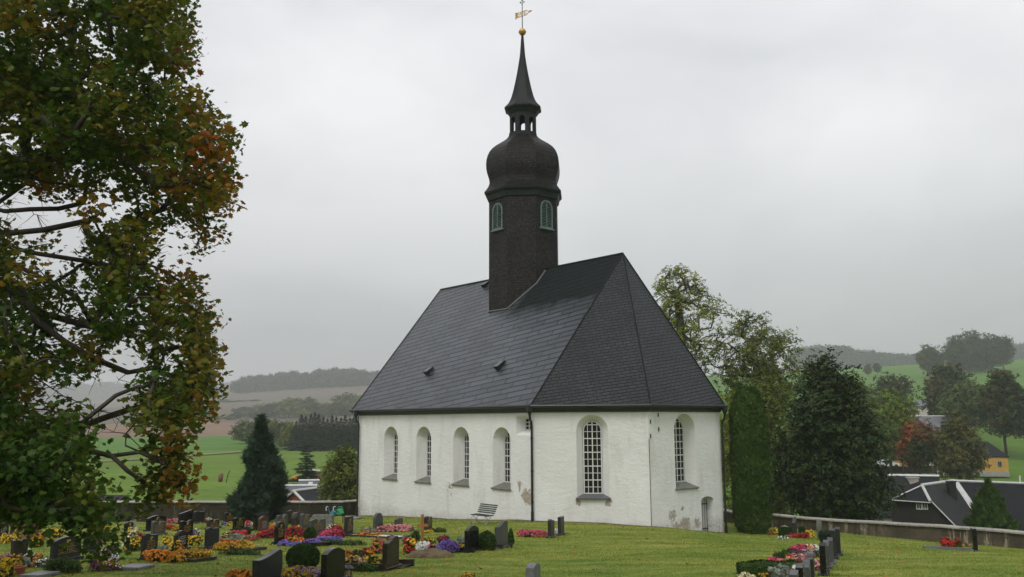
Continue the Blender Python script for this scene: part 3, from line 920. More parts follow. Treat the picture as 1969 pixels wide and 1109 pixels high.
for s in (-1, 1):
    for ax in (cr_, Vector((0, 0, 1))):
        c_ = TP + up * zr_ + ax * (0.12 * s)
        add_np(bm, tube_np([c_ - cr_ * 0.05, c_ + cr_ * 0.05], [0.03, 0.03], 5)); add_np(bm, tube_np([c_ - up * 0.06, c_ + up * 0.06], [0.03, 0.012], 5))
cpart('cross_rod', bm, M['black_metal'], tower)
# weather vane flag: pierced gilt plate with an arrow
bm = bmesh.new()
vz = z_of_v(26.5)[0]
vd = Vector((0.80, -0.60, 0.0)); vd.normalize()
Mv = Matrix.Translation(TP + up * vz) @ Matrix.Scale(0.86, 4) @ Matrix.Translation(-(TP + up * vz)) @ Matrix(((vd.x, -vd.y, 0, TP.x), (vd.y, vd.x, 0, TP.y), (0, 0, 1, vz), (0, 0, 0, 1)))
def vbox(c, s): add_box(bm, (c[0], 0, c[1]), (s[0], 0.018, s[1]), Mv)
hh = 0.19
vbox((-0.12, hh), (1.0, 0.05)); vbox((-0.12, -hh), (1.0, 0.05)); vbox((-0.62, 0), (0.10, 0.56)); vbox((-0.5, 0), (0.14, 0.38)); vbox((0.02, 0), (0.04, 0.38)); vbox((0.36, 0.0), (0.035, 0.36))
for x, z, w, h_ in ((-0.36, 0.09, 0.05, 0.16), (-0.26, 0.0, 0.14, 0.05), (-0.18, 0.09, 0.05, 0.16), (-0.33, -0.1, 0.16, 0.04), (-0.1, -0.02, 0.05, 0.3), (0.14, 0.07, 0.05, 0.2), (0.24, 0.0, 0.05, 0.3), (0.19, -0.09, 0.13, 0.04)): vbox((x, z), (w, h_))
for s in (1, -1):
    p0, p1 = Mv @ Vector((0.36, 0, s * hh)), Mv @ Vector((0.72, 0, 0.0))
    add_np(bm, tube_np([p0, p1], [0.028, 0.02], 5))
t3 = [Mv @ Vector(q) for q in ((0.70, 0.012, 0.10), (0.70, 0.012, -0.10), (0.98, 0.012, 0))]; t4 = [Mv @ Vector(q) for q in ((0.70, -0.012, 0.10), (0.70, -0.012, -0.10), (0.98, -0.012, 0))]
A = [bm.verts.new(p) for p in t3]; B = [bm.verts.new(p) for p in t4]
bm.faces.new(A); bm.faces.new(B[::-1])
for i in range(3): bm.faces.new([A[i], A[(i + 1) % 3], B[(i + 1) % 3], B[i]])
cpart('weather_vane', bm, M['gold'], tower)
# louvred windows on every second face
tp = oct_pts(TR, 0)
for i in range(0, 8):
    a, b_ = tp[i], tp[(i + 1) % 8]
    fd = ((a + b_) / 2 - TP).normalized()
    if not (fd.dot(oN) > 0.95 or fd.dot(-cd) > 0.95 or fd.dot(cd) > 0.95 or fd.dot(cn) > 0.95): continue
    d = (b_ - a).normalized(); 
    zc0 = z_of_v(450)[0]; zc1 = z_of_v(404)[0] if fd.dot(oN) > 0.9 else z_of_v(401)[0]
    c = (a + b_) / 2
    bmw = bmesh.new(); ww = 0.50; hs = zc1 - ww / 2 - 0.12 - zc0
    Mx = Matrix(((d.x, fd.x, 0, c.x), (d.y, fd.y, 0, c.y), (0, 0, 1, zc0), (0, 0, 0, 1)))
    inn = arch(-ww + 0.09, ww - 0.09, 0.10, hs, ww - 0.09, 12); out = arch(-ww, ww, 0, hs, ww, 12)
    for y0, ya in ((0.02, 0.07),):
        O = [bmw.verts.new(Mx @ Vector((s, ya, z))) for s, z in out]; I = [bmw.verts.new(Mx @ Vector((s, ya, z))) for s, z in inn]; O2 = [bmw.verts.new(Mx @ Vector((s, -0.02, z))) for s, z in out]; I2 = [bmw.verts.new(Mx @ Vector((s, 0.0, z))) for s, z in inn]
        k = len(out)
        for q in range(k):
            j = (q + 1) % k
            bmw.faces.new([O[q], O[j], I[j], I[q]]); bmw.faces.new([O[q], O[j], O2[j], O2[q]]); bmw.faces.new([I[q], I[j], I2[j], I2[q]])
    add_box(bmw, (0, 0.05, -0.04), (2 * ww + 0.2, 0.14, 0.08), Mx)
    add_box(bmw, (0, 0.045, (hs + ww) / 2), (0.06, 0.03, hs + ww - 0.12), Mx)
    z = 0.17
    while z < hs + ww - 0.14:
        hw_ = (ww - 0.09) if z < hs else math.sqrt(max(0.0, (ww - 0.09) ** 2 - (z - hs) ** 2))
        for sgn in (-1, 1):
            if hw_ < 0.1: continue
            Ml = Mx @ Matrix.Translation((sgn * hw_ / 2, 0.03, z)) @ Matrix.Rotation(R(-38), 4, 'X')
            add_box(bmw, (0, 0, 0), (hw_ - 0.05, 0.075, 0.014), Ml)
        z += 0.10
    cpart('louvre_window', bmw, M['copper'], tower)
# lead flashing where tower and roof meet
def roof_z(p, side):
    h_ = abs((p - RE_).dot(cn)); return HR - (HR - ZE) * h_ / (HW + OV)
bm = bmesh.new()
pl = []
for i in range(8):
    a, b_ = oct_pts(TR * 1.02, 0)[i], oct_pts(TR * 1.02, 0)[(i + 1) % 8]
    for t in np.linspace(0, 1, 6): p = lerp(a, b_, t); pl.append(p + up * (roof_z(p, 0) + 0.05))
add_np(bm, tube_np(pl + [pl[0]], [0.06] * (len(pl) + 1), 6))
cpart('flashing', bm, M['lead'], tower)

M['bare_ground'] = simple('bare_ground', (0.105, 0.078, 0.038), 0.95, 0.45, 3.5, bump=0.5)
bm = bmesh.new()
o0 = offset_poly(foot, -0.05); o1 = offset_poly(foot, 0.42)
for a, b_, c, d in ((o0[0], o0[1], o1[1], o1[0]), (o0[1], o0[2], o1[2], o1[1]), (o0[2], o0[3], o1[3], o1[2])):
    n = 40; prev = None
    for i in range(n + 1):
        p, q = lerp(a, b_, i / n), lerp(d, c, i / n); w_ = 0.75 + 0.25 * math.sin(i * 0.9) + 0.2 * math.sin(i * 2.3)
        q = p + (q - p) * w_; m_ = (p + q) / 2
        cur = [bm.verts.new((r_.x, r_.y, float(G(r_.x, r_.y)) + dz)) for r_, dz in ((p, 0.05), (m_, 0.035), (q, -0.02))]
        if prev:
            for k in range(2): bm.faces.new([prev[k], cur[k], cur[k + 1], prev[k + 1]])
        prev = cur
tag(from_bm('bare_ground', bm, M['bare_ground']), kind='structure')

# ------------------------------------------------------------------ churchyard wall
def wall_mat(name, k):
    b = MB(name)
    P = b.tc.outputs['Object']
    n1 = b.noise(0.9, 5, 0.65); n2 = b.noise(7, 5, 0.7)
    c = b.ramp(n1, [(0.3, (0.050, 0.044, 0.034)), (0.55, (0.085, 0.074, 0.056)), (0.75, (0.14, 0.12, 0.092))])
    st = b.noise(1.5, 4, 0.7, mapscale=(1, 1, 0.14))
    pale = b.math('MULTIPLY', b.ramp(st, [(0.55, 0.0), (0.60, 1.0)]), b.ramp(n2, [(0.38, 0.0), (0.52, 0.9)]))
    c = b.mix(pale, c, (0.27, 0.255, 0.20))
    c = b.mix(b.ramp(b.noise(2.6, 4, 0.7, mapscale=(1, 1, 0.3)), [(0.52, 0.0), (0.68, 0.75)]), c, (0.030, 0.027, 0.022))
    c = b.mix(1.0, c, k, 'MULTIPLY')
    b.set(col=c, rough=0.92, spec=0.2, normal=b.bump(n2, 0.8, 0.05))
    return b.done()
M['wall_render'] = wall_mat('stained_render', (1.15, 1.1, 1.0)); M['wall_mossy'] = wall_mat('mossy_render', (0.42, 0.42, 0.36))
def coping_mat():
    b = MB('coping')
    n1 = b.noise(0.7, 4, 0.6); n2 = b.noise(6, 5, 0.7)
    c = b.ramp(n1, [(0.3, (0.22, 0.21, 0.19)), (0.7, (0.38, 0.355, 0.31))])
    c = b.mix(b.ramp(n2, [(0.52, 0.0), (0.64, 0.8)]), c, (0.085, 0.08, 0.055))
    b.set(col=c, rough=0.85, normal=b.bump(n2, 0.6, 0.03)); return b.done()
M['coping'] = coping_mat()
# height of the coping top along the wall line (points of WALL_LINE)
tops = [0.05, 0.10, 0.12, -0.1, -0.2, -0.25, -0.20, -0.02, 0.02, 0.16, 0.27, 0.55, 1.2]
def yard_wall(name, i0, i1, label):
    root = tag(empty(name, (WALL_LINE[i0][0], WALL_LINE[i0][1], tops[i0] - 1.2)), label, 'wall')
    pts = []
    for i in range(i0, i1):
        a, b_ = WALL_LINE[i], WALL_LINE[i + 1]; n = max(2, int(math.hypot(a[0] - b_[0], a[1] - b_[1]) / 1.0))
        for k in range(n): t = k / n; pts.append((lerp(a[0], b_[0], t), lerp(a[1], b_[1], t), lerp(tops[i], tops[i + 1], t) + 0.012 * math.sin(k * 2.1 + i)))
    pts.append((*WALL_LINE[i1], tops[i1]))
    P = [Vector(p) for p in pts]
    def band(mat, nm, prof):
        bm = bmesh.new(); prev = None
        for i, p in enumerate(P):
            d = (P[min(i + 1, len(P) - 1)] - P[max(i - 1, 0)]); d.z = 0; d.normalize(); n = Vector((-d.y, d.x, 0))
            cur = [bm.verts.new(p + n * o + Vector((0, 0, z))) for o, z in prof]
            if prev:
                for k in range(len(prof)): bm.faces.new([prev[k], cur[k], cur[(k + 1) % len(prof)], prev[(k + 1) % len(prof)]])
            else: bm.faces.new(cur)
            prev = cur
        bm.faces.new(prev[::-1])
        o = from_bm(nm, bm, mat, root); o.matrix_parent_inverse = Matrix.Translation(-root.location)
    band(M['wall_mossy'] if i0 == 0 else M['wall_render'], 'masonry', [(-0.22, -0.10), (0.22, -0.10), (0.24, -4.5), (-0.24, -4.5)])
    band(M['coping'], 'coping', [(-0.33, -0.13), (-0.33, -0.06), (0.0, 0.0), (0.33, -0.06), (0.33, -0.13)])
    return root
yard_wall('churchyard_wall', 0, 5, 'long dark rendered churchyard wall with grey coping behind the graves')
yard_wall('churchyard_wall', 5, 12, 'stained churchyard wall with pale streaks running down the right of the church')

# ------------------------------------------------------------------ houses
M['roof_dark'] = simple('roof_dark', (0.010, 0.011, 0.0135), 0.6, 0.3, 1.2, bump=0.2, spec=0.18)
M['roof_grey'] = simple('roof_grey', (0.105, 0.112, 0.125), 0.5, 0.18, 0.8, bump=0.15)
M['roof_felt'] = simple('roof_felt', (0.022, 0.021, 0.023), 0.7, 0.3, 1.0, bump=0.2, spec=0.2)
M['pale_metal'] = simple('pale_metal', (0.50, 0.50, 0.49), 0.4, 0.12, 2.0)
M['brown_boards'] = simple('brown_boards', (0.016, 0.012, 0.0095), 0.85, 0.35, 3.0)
M['ochre'] = simple('ochre', (0.46, 0.27, 0.065), 0.85, 0.1, 1.5)
M['red_wall'] = simple('red_wall', (0.30, 0.055, 0.035), 0.8, 0.2, 2.0)
M['grey_wall'] = simple('grey_wall', (0.28, 0.27, 0.25), 0.85, 0.15, 2.0)
M['brick_chimney'] = simple('brick_chimney', (0.36, 0.32, 0.28), 0.85, 0.4, 9.0, bump=0.3)
def quad_solid(bm, pts, th):
    n = (pts[1] - pts[0]).cross(pts[2] - pts[0]).normalized()
    if n.z < 0: n = -n
    A = [bm.verts.new(p) for p in pts]; B = [bm.verts.new(p - n * th) for p in pts]
    bm.faces.new(A); bm.faces.new(B[::-1]); k = len(pts)
    for i in range(k): bm.faces.new([A[i], A[(i + 1) % k], B[(i + 1) % k], B[i]])
def wpart(name, bm, mat, root, label=None):
    o = from_bm(name, bm, mat, root); o.matrix_parent_inverse = Matrix.Translation(-root.location)
    if label: o['label'] = label
    return o
def sub(name, bm, mat, par):
    o = from_bm(name, bm, mat, par); return o
def house(name, label, r0, r1, hw, slope, wall_h, roof_mat, wall_mat_, hip0=0.0, hip1=0.0, oh=0.35, ridge_mat=None, cat='house', verge=None):
    """gabled house: ridge r0-r1, half width, roof pitch; hipN = length the eaves run past the ridge end"""
    r0, r1 = Vector(r0), Vector(r1); d = (r1 - r0); d.z = 0; d.normalize(); n = Vector((d.y, -d.x, 0))
    drop = hw * math.tan(slope); ze = min(r0.z, r1.z) - drop
    base = (r0 + r1) / 2; base.z = ze - wall_h
    root = tag(empty(name, base), label, cat)
    e0, e1 = r0 - d * hip0, r1 + d * hip1
    co = [Vector((p.x, p.y, 0)) + n * s * hw for p, s in ((e0, 1), (e1, 1), (e1, -1), (e0, -1))]
    bm = bmesh.new()
    lo = [bm.verts.new(c + Vector((0, 0, ze - wall_h))) for c in co]; hi = [bm.verts.new(c + Vector((0, 0, ze))) for c in co]
    for i in range(4): bm.faces.new([lo[i], lo[(i + 1) % 4], hi[(i + 1) % 4], hi[i]])
    if hip0 < 0.3: bm.faces.new([hi[3], hi[0], bm.verts.new(Vector((r0.x, r0.y, r0.z - 0.08)))])
    if hip1 < 0.3: bm.faces.new([hi[1], hi[2], bm.verts.new(Vector((r1.x, r1.y, r1.z - 0.08)))])
    wpart('wall', bm, wall_mat_, root)
    bm = bmesh.new(); ov = hw + oh; zo = ze - oh * math.tan(slope) + 0.10
    x0, x1 = (e0 - d * oh), (e1 + d * oh)
    R0 = r0 - d * (oh if hip0 < 0.3 else 0); R1 = r1 + d * (oh if hip1 < 0.3 else 0)
    up_ = Vector((0, 0, 0.12))
    c2 = [Vector((p.x, p.y, zo)) + n * s * ov for p, s in ((x0, 1), (x1, 1), (x1, -1), (x0, -1))]
    quad_solid(bm, [c2[0], c2[1], R1 + up_, R0 + up_], 0.14); quad_solid(bm, [c2[2], c2[3], R0 + up_, R1 + up_], 0.14)
    if hip0 >= 0.3: quad_solid(bm, [c2[3], c2[0], R0 + up_], 0.14)
    if hip1 >= 0.3: quad_solid(bm, [c2[1], c2[2], R1 + up_], 0.14)
    roof = wpart('roof', bm, roof_mat, root)
    if ridge_mat:
        bm = bmesh.new()
        L2 = (R1 - R0).length
        for a, b_, w in [(R0, R1, 0.16)] + ([(c2[3], R0, 0.14), (c2[0], R0, 0.14)] if verge or hip0 >= 0.3 else []) + ([(c2[1], R1, 0.14), (c2[2], R1, 0.14)] if hip1 >= 0.3 else []):
            add_np(bm, tube_np([a + up_, b_ + up_], [w, w], 6))
        wpart('ridge_cap', bm, ridge_mat, root)
    root['_'] = 0; del root['_']
    return root, roof, dict(d=d, n=n, ze=ze, zb=ze - wall_h, co=co, r0=r0, r1=r1)
def house_window(root, p, d, out, w, h, frame=None):
    """window: p is the centre on the wall, d along the wall, out the outward direction"""
    Mx = Matrix(((d.x, out.x, 0, p.x), (d.y, out.y, 0, p.y), (0, 0, 1, p.z), (0, 0, 0, 1)))
    bm = bmesh.new(); t = min(0.10, w * 0.16)
    for c, s in (((0, 0.03, h / 2 - t / 2), (w, 0.1, t)), ((0, 0.03, -h / 2 + t / 2), (w, 0.1, t)), ((-w / 2 + t / 2, 0.028, 0), (t, 0.1, h - 2 * t)), ((w / 2 - t / 2, 0.028, 0), (t, 0.1, h - 2 * t)), ((0, 0.026, 0), (0.06, 0.08, h - 2 * t))): add_box(bm, c, s, Mx)
    f = wpart('window', bm, frame or M['white_paint'], root)
    bm = bmesh.new(); add_box(bm, (0, 0.012, 0), (w - 2 * t, 0.02, h - 2 * t), Mx); sub('pane', bm, M['glass'], f)
def chimney(root, roof, p, w, h0, h1, mat):
    bm = bmesh.new(); add_box(bm, (p[0], p[1], (h0 + h1) / 2), (w, w, h1 - h0)); add_box(bm, (p[0], p[1], h1 + 0.06), (w + 0.14, w + 0.14, 0.12))
    return sub('chimney', bm, mat, roof)

# barn with a half-hipped boarded wing just beyond the right wall
J = at(1833, 925, 85); RE2 = at(2090, 936, 77.5); WE = at(1777, 934, 79.3)
RE2.z = J.z; WE.z = J.z
axm = (RE2 - J).normalized(); axw = Vector((-axm.y, axm.x, 0))
if axw.dot(WE - J) < 0: axw = -axw
Lw = (WE - J).length; WE = J + axw * Lw
barn = tag(empty('barn', J + axm * 6 + Vector((0, 0, -7.5))), 'large dark-roofed barn with boarded wing and wide white valley strip beyond the right wall', 'barn')
gE = WE + axw * 1.35; up_ = Vector((0, 0, 1))
A_ = on_wall(1791, 965, gE, gE + axm)[0]; B_ = on_wall(1717, 960, gE, gE + axm)[0]; Bw = on_wall(1711, 962, gE, gE + axm)[0]
ws = A_ - WE; ws = ws - axw * ws.dot(axw); ws = ws / ws.dot(axm)       # down-slope step per metre across
tan2 = -ws.z; hw2 = 5.2; dz = hw2 * tan2
E1 = J - axm * 0.6; E2 = RE2 + axm * 8
zb_ = J.z - dz - 2.4
lowR = J + axm * hw2 + axw * hw2 - up_ * dz
bm = bmesh.new()
quad_solid(bm, [lowR, E2 + axw * hw2 - up_ * dz, E2, J], 0.15)
quad_solid(bm, [E1 - axw * hw2 - up_ * dz, E2 - axw * hw2 - up_ * dz, E2, E1], 0.15)
wpart('roof', bm, M['roof_dark'], barn, 'dark main roof of the barn')
bm = bmesh.new()
eR = gE + axm * hw2 - up_ * dz
quad_solid(bm, [J, WE, A_, eR, lowR], 0.15)
quad_solid(bm, [WE, J, J + (B_ - gE) , B_], 0.15)
wpart('roof', bm, M['roof_felt'], barn, 'brownish felt roof of the wing')
bm = bmesh.new(); quad_solid(bm, [WE + up_ * 0.02, A_ + axw * 0.25 - up_ * 0.08, B_ + axw * 0.25 - up_ * 0.08], 0.12)
wpart('roof', bm, M['roof_dark'], barn, 'small half-hip over the boarded gable')
bm = bmesh.new()
gi = -axw * 0.15
v_ = [eR + gi, A_ + gi - up_ * 0.1, Bw + gi - up_ * 0.05]
v_ = v_ + [Vector((Bw.x + gi.x, Bw.y + gi.y, zb_)), Vector((eR.x + gi.x, eR.y + gi.y, zb_))]
bm.faces.new([bm.verts.new(p) for p in v_])
Bj = Bw + (J - gE)
for a, b_, zt_w in ((lowR, E2 + axw * hw2, J.z - dz), (E1 - axw * hw2, E2 - axw * hw2, J.z - dz), (E2 + axw * hw2, E2 - axw * hw2, J.z - dz), (eR, lowR, J.z - dz), (Bw + gi, Bj, Bw.z - 0.05), (E1 - axw * hw2, Bj, Bw.z - 0.6)):
    bm.faces.new([bm.verts.new(Vector((p.x, p.y, z))) for p, z in ((a, zb_), (b_, zb_), (b_, zt_w), (a, zt_w))])
bm.faces.new([bm.verts.new(p) for p in (E1, E1 - axw * hw2 - up_ * dz, Bj)])
wpart('wall', bm, M['brown_boards'], barn)
bm = bmesh.new()
for a, b_, w in ((J, E2, 0.12), (J, WE, 0.15), (WE, A_ + axw * 0.2, 0.13), (WE, B_ + axw * 0.2, 0.06), (A_ + axw * 0.25 - up_ * 0.1, B_ + axw * 0.25 - up_ * 0.1, 0.05), (A_, eR, 0.05)):
    add_np(bm, tube_np([a + up_ * 0.05, b_ + up_ * 0.05], [w, w], 6))
wpart('ridge_cap', bm, M['pale_metal'], barn)
bm = bmesh.new()            # wide valley sheet
vd_ = lowR - J
quad_solid(bm, [J + axm * 0.4 + up_ * 0.06, J + up_ * 0.08, J + vd_ + up_ * 0.08, J + vd_ + axm * 0.55 + up_ * 0.06], 0.03)
quad_solid(bm, [J + up_ * 0.08, J + axw * 0.3 + up_ * 0.06, J + vd_ + axw * 0.35 + up_ * 0.06, J + vd_ + up_ * 0.08], 0.03)
wpart('valley_sheet', bm, M['pale_metal'], barn)
wp = gE + gi
for u in (1767.5, 1779):
    p, _, _ = on_wall(u, 972.5, wp, wp + axm)
    house_window(barn, p, axm, axw, 0.46, 0.60)
pch = J + axw * 3.6 + axm * 1.0
bm = bmesh.new(); add_box(bm, (pch.x, pch.y, J.z - 1.2), (0.6, 0.6, 2.7)); add_box(bm, (pch.x, pch.y, J.z + 0.2), (0.72, 0.72, 0.1)); wpart('chimney', bm, M['black_metal'], barn, 'dark clad chimney on the wing')

# lower long shed behind it on the left
r0 = at(1610, 914, 101); r1 = at(1800, 927, 97); r1.z = r0.z
hs, rf, inf = house('shed', 'long low dark shed roof with brick chimney behind the boarded barn', r0, r1, 4.6, R(38), 3.0, M['roof_dark'], M['grey_wall'], ridge_mat=M['pale_metal'], cat='shed')
pc = at(1756, 945, 97.5)
chimney(hs, rf, (pc.x, pc.y), 0.95, pc.z - 2.5, at(1756, 921, 96).z, M['brick_chimney'])
p = at(1740, 931, 98); bm = bmesh.new(); Mq = Matrix.Translation(p) @ Matrix.Rotation(math.atan2(inf['d'].y, inf['d'].x), 4, 'Z') @ Matrix.Rotation(R(38), 4, 'X'); add_box(bm, (0, 0, 0), (0.5, 0.75, 0.08), Mq); sub('roof_window', bm, M['roof_grey'], rf)
# ochre house right and its neighbour behind the trees
zr = at(1900, 845, 166).z
p0 = at(1792, 850, 168); p1 = at(1899, 850, 165); p0.z = p1.z
hs, rf, inf = house('ochre_house', 'ochre yellow house with black hipped roof and one small window in its wall', p0, p1, 2.7, R(41), 3.3, M['roof_dark'], M['ochre'], hip1=2.6, cat='house', oh=0.25)
c_ = inf['co']; a, b_ = c_[1], c_[2]
for (a, b_) in ((c_[0], c_[1]), (c_[1], c_[2])):
    mid_ = lerp(a, b_, 0.885 if (a - c_[0]).length < 0.1 else 0.5); dd = (b_ - a).normalized(); nn_ = Vector((dd.y, -dd.x, 0))
    if nn_.dot(mid_ - Vector((p0.x + p1.x, p0.y + p1.y, 0)) / 2) < 0: nn_ = -nn_
    house_window(hs, Vector((mid_.x, mid_.y, inf['ze'] - 1.45)), dd, nn_, 0.75, 1.1, M['grey_wall'])
bm = bmesh.new()
bz = inf['zb']
for i in range(4):
    a, b_ = c_[i], c_[(i + 1) % 4]; dd = (b_ - a).normalized(); nn_ = Vector((dd.y, -dd.x, 0)); cen = sum(c_, Vector()) / 4
    if nn_.dot((a + b_) / 2 - cen) < 0: nn_ = -nn_
    Mx = Matrix(((dd.x, nn_.x, 0, a.x), (dd.y, nn_.y, 0, a.y), (0, 0, 1, 0), (0, 0, 0, 1))); add_box(bm, ((b_ - a).length / 2, 0.03, bz + 0.1), ((b_ - a).length + 0.1, 0.06, 0.9), Mx)
wpart('plinth', bm, M['grey_wall'], hs)
p0 = at(1640, 840, 188); p1 = at(1745, 843, 184); p1.z = p0.z
hs, rf, inf = house('farmhouse', 'ochre farmhouse half hidden by the yellowing tree', p0, p1, 4.5, R(42), 4.6, M['roof_dark'], M['ochre'])
c_ = inf['co']; dd = (c_[1] - c_[0]).normalized(); nn_ = inf['n'] if inf['n'].y < 0 else -inf['n']
fa, fb = (c_[0], c_[1]) if inf['n'].y < 0 else (c_[3], c_[2])
for t in (0.2, 0.45, 0.7, 0.9):
    q = lerp(fa, fb, t); house_window(hs, Vector((q.x, q.y, inf['ze'] - 2.6)), dd, nn_, 0.9, 1.3)
p0 = at(1745, 801, 222); p1 = at(1846, 801, 218); p1.z = p0.z
house('grey_roofed_house', 'house with large plain grey roof rising between the village trees', p0, p1, 6.5, R(42), 4.0, M['roof_grey'], M['grey_wall'], ridge_mat=M['pale_metal'])
p0 = at(1640, 772, 275); p1 = at(1790, 776, 270); p1.z = p0.z
house('pale_hall', 'pale walled farm hall glimpsed between the trees below the green hill', p0, p1, 4.0, R(22), 4.5, M['roof_grey'], simple('cream_wall', (0.5, 0.48, 0.42), 0.85, 0.06, 1.0), cat='hall')

# houses left beyond the wall
p0 = at(580, 925.5, 112); p1 = at(642, 924.5, 112); p1.z = p0.z
hA, rA, iA = house('slate_roofed_house', 'house with grey slate roof, skylights and snow guards behind the churchyard wall', p0, p1, 4.0, R(40), 3.5, M['roof_grey'], M['grey_wall'], ridge_mat=M['pale_metal'])
pc = at(619, 926, 111); chimney(hA, rA, (pc.x, pc.y), 0.45, pc.z - 1.5, pc.z + 0.35, M['black_metal'])
for (u, v) in ((597, 932), (633, 930.5)):
    p = at(u, v, 110.8); bm = bmesh.new(); add_box(bm, (0, 0, 0.12), (0.5, 0.7, 0.1), Matrix.Translation(p) @ Matrix.Rotation(R(40), 4, 'X')); sub('roof_window', bm, M['pale_metal'], rA)
bm = bmesh.new(); p = at(617, 930.5, 110.5); add_box(bm, (0, 0, 0.3), (0.9, 0.1, 0.25), Matrix.Translation(p)); sub('snow_guard', bm, M['copper'], rA)
p0 = at(551, 935.5, 104); p1 = at(634, 935.5, 104); p1.z = p0.z
house('low_annexe', 'low grey-roofed annexe in front of the slate house', p0, p1, 3.6, R(38), 2.5, M['roof_grey'], M['grey_wall'], ridge_mat=M['pale_metal'], cat='annexe')
p0 = at(568, 945.5, 93); p1 = at(632, 937, 99); p1.z = p0.z
house('red_shed', 'red boarded shed with dark felt roof and white verge just behind the wall', p0, p1, 3.3, R(40), 2.5, M['roof_dark'], M['red_wall'], ridge_mat=M['pale_metal'], cat='shed', verge=True)
p0 = at(180, 953, 80); p1 = at(236, 953, 79); p1.z = p0.z
house('hut', 'small grey-roofed hut peeping over the wall under the maple', p0, p1, 2.2, R(28), 2.0, M['roof_felt'], M['grey_wall'], cat='hut')
# covered wood pile
wp_ = at(621, 913, 135); root = tag(empty('wood_pile', (wp_.x, wp_.y, float(T(wp_.x, wp_.y)))), 'covered pile of split firewood beside the spruce', 'wood pile')
bm = bmesh.new(); zg = float(T(wp_.x, wp_.y)); ztop = at(621, 906, 135).z
M['logs'] = simple('logs', (0.20, 0.11, 0.06), 0.9, 0.5, 6.0); 
for r_ in range(12):
    for c_ in range(18):
        x = wp_.x - 2.0 + c_ * 0.23 + (r_ % 2) * 0.1; z = zg + 0.1 + r_ * (ztop - zg) / 12
        add_np(bm, tube_np([(x, wp_.y - 0.5, z), (x, wp_.y + 0.5, z)], [0.105, 0.105], 6))
wpart('logs', bm, M['logs'], root)
bm = bmesh.new(); add_box(bm, (0, 0, 0), (4.6, 1.6, 0.08), Matrix.Translation((wp_.x, wp_.y, ztop + 0.12)) @ Matrix.Rotation(R(3), 4, 'Y')); wpart('cover', bm, M['pale_metal'], root)
# small farm trailer with orange tarpaulin
tp_ = at(566, 924, 128); root = tag(empty('trailer', (tp_.x, tp_.y, tp_.z - 0.9)), 'dark flat farm trailer with an orange tarpaulin on the pasture', 'trailer')
bm = bmesh.new(); add_box(bm, (0, 0, 0), (3.8, 1.6, 0.28), Matrix.Translation(tp_)); wpart('bed', bm, M['brown_boards'], root)
for s in (-1.1, 1.1):
    bm = bmesh.new(); add_np(bm, tube_np([tp_ + Vector((s, -0.85, -0.45)), tp_ + Vector((s, -0.65, -0.45))], [0.42, 0.42], 14)); wpart('wheel', bm, M['black_metal'], root)
bm = bmesh.new(); bmesh.ops.create_icosphere(bm, subdivisions=2, radius=0.6, matrix=Matrix.Translation(tp_ + Vector((0.3, 0, 0.35))) @ Matrix.Diagonal((1.2, 1, 0.75, 1)))
wpart('tarpaulin', bm, simple('orange_tarp', (0.5, 0.2, 0.02), 0.6, 0.15, 4), root)
# pasture posts
def post(u, v0, v1, Y, lean, label, mat=None, name='fence_post', cat='post', r_=0.07):
    b0, t0 = at(u, v1, Y), at(u, v0, Y); 
    bm = bmesh.new(); L_ = t0.z - b0.z
    add_np(bm, tube_np([(0, 0, -0.6), (lean * 0.5, 0, L_ * 0.5), (lean, 0, L_)], [r_, r_, r_ * 0.85], 6))
    o = from_bm(name, bm, mat or M['bark_grey']); o.location = b0; return tag(o, label, cat)
post(361.5, 921, 962, 100, 0.05, 'tall weathered pasture post rising above the wall left of the juniper', r_=0.13)
post(435, 904, 919, 120, 0.45, 'short leaning pasture post beside the brown stump')
# brown stump beside it
sp = at(424, 919, 120); bm = bmesh.new(); add_np(bm, tube_np([(0, 0, -0.5), (0.02, 0, 0.3), (0.08, 0, 0.55), (0.05, 0, 0.68)], [0.28, 0.32, 0.26, 0.15], 9))
o = from_bm('tree_stump', bm, M['logs'], smooth=True); o.location = sp; tag(o, 'squat brown tree stump on the green pasture', 'stump')
# village pole, fence, cars
pb_ = at(1739, 920, 150); ptop = at(1733, 868, 150); root = tag(empty('utility_pole', (ptop.x, ptop.y, pb_.z - 1)), 'grey pole with a crossbar in front of the village trees', 'pole')
bm = bmesh.new(); add_np(bm, tube_np([(ptop.x + 0.3, ptop.y, pb_.z - 1.5), (ptop.x, ptop.y, ptop.z)], [0.17, 0.11], 7)); wpart('post', bm, M['bark_grey'], root)
bm = bmesh.new(); add_box(bm, (ptop.x - 0.1, ptop.y, ptop.z - 0.05), (1.9, 0.12, 0.12)); wpart('crossbar', bm, M['bark_grey'], root)
post(1962, 914, 930, 95, 0.0, 'white marker post on the grass behind the barn ridge', M['white_paint'], 'marker_post', r_=0.08)
a_, b_ = at(1670, 906, 158), at(1800, 906, 158)
bm = bmesh.new(); add_box(bm, ((a_.x + b_.x) / 2, a_.y, a_.z + 0.2), (b_.x - a_.x, 0.1, 1.2))
for k in range(9): add_box(bm, (lerp(a_.x, b_.x, k / 8), a_.y - 0.08, a_.z + 0.15), (0.14, 0.12, 1.5))
tag(from_bm('board_fence', bm, M['brown_boards']), 'dark board fence along the village road', 'fence')
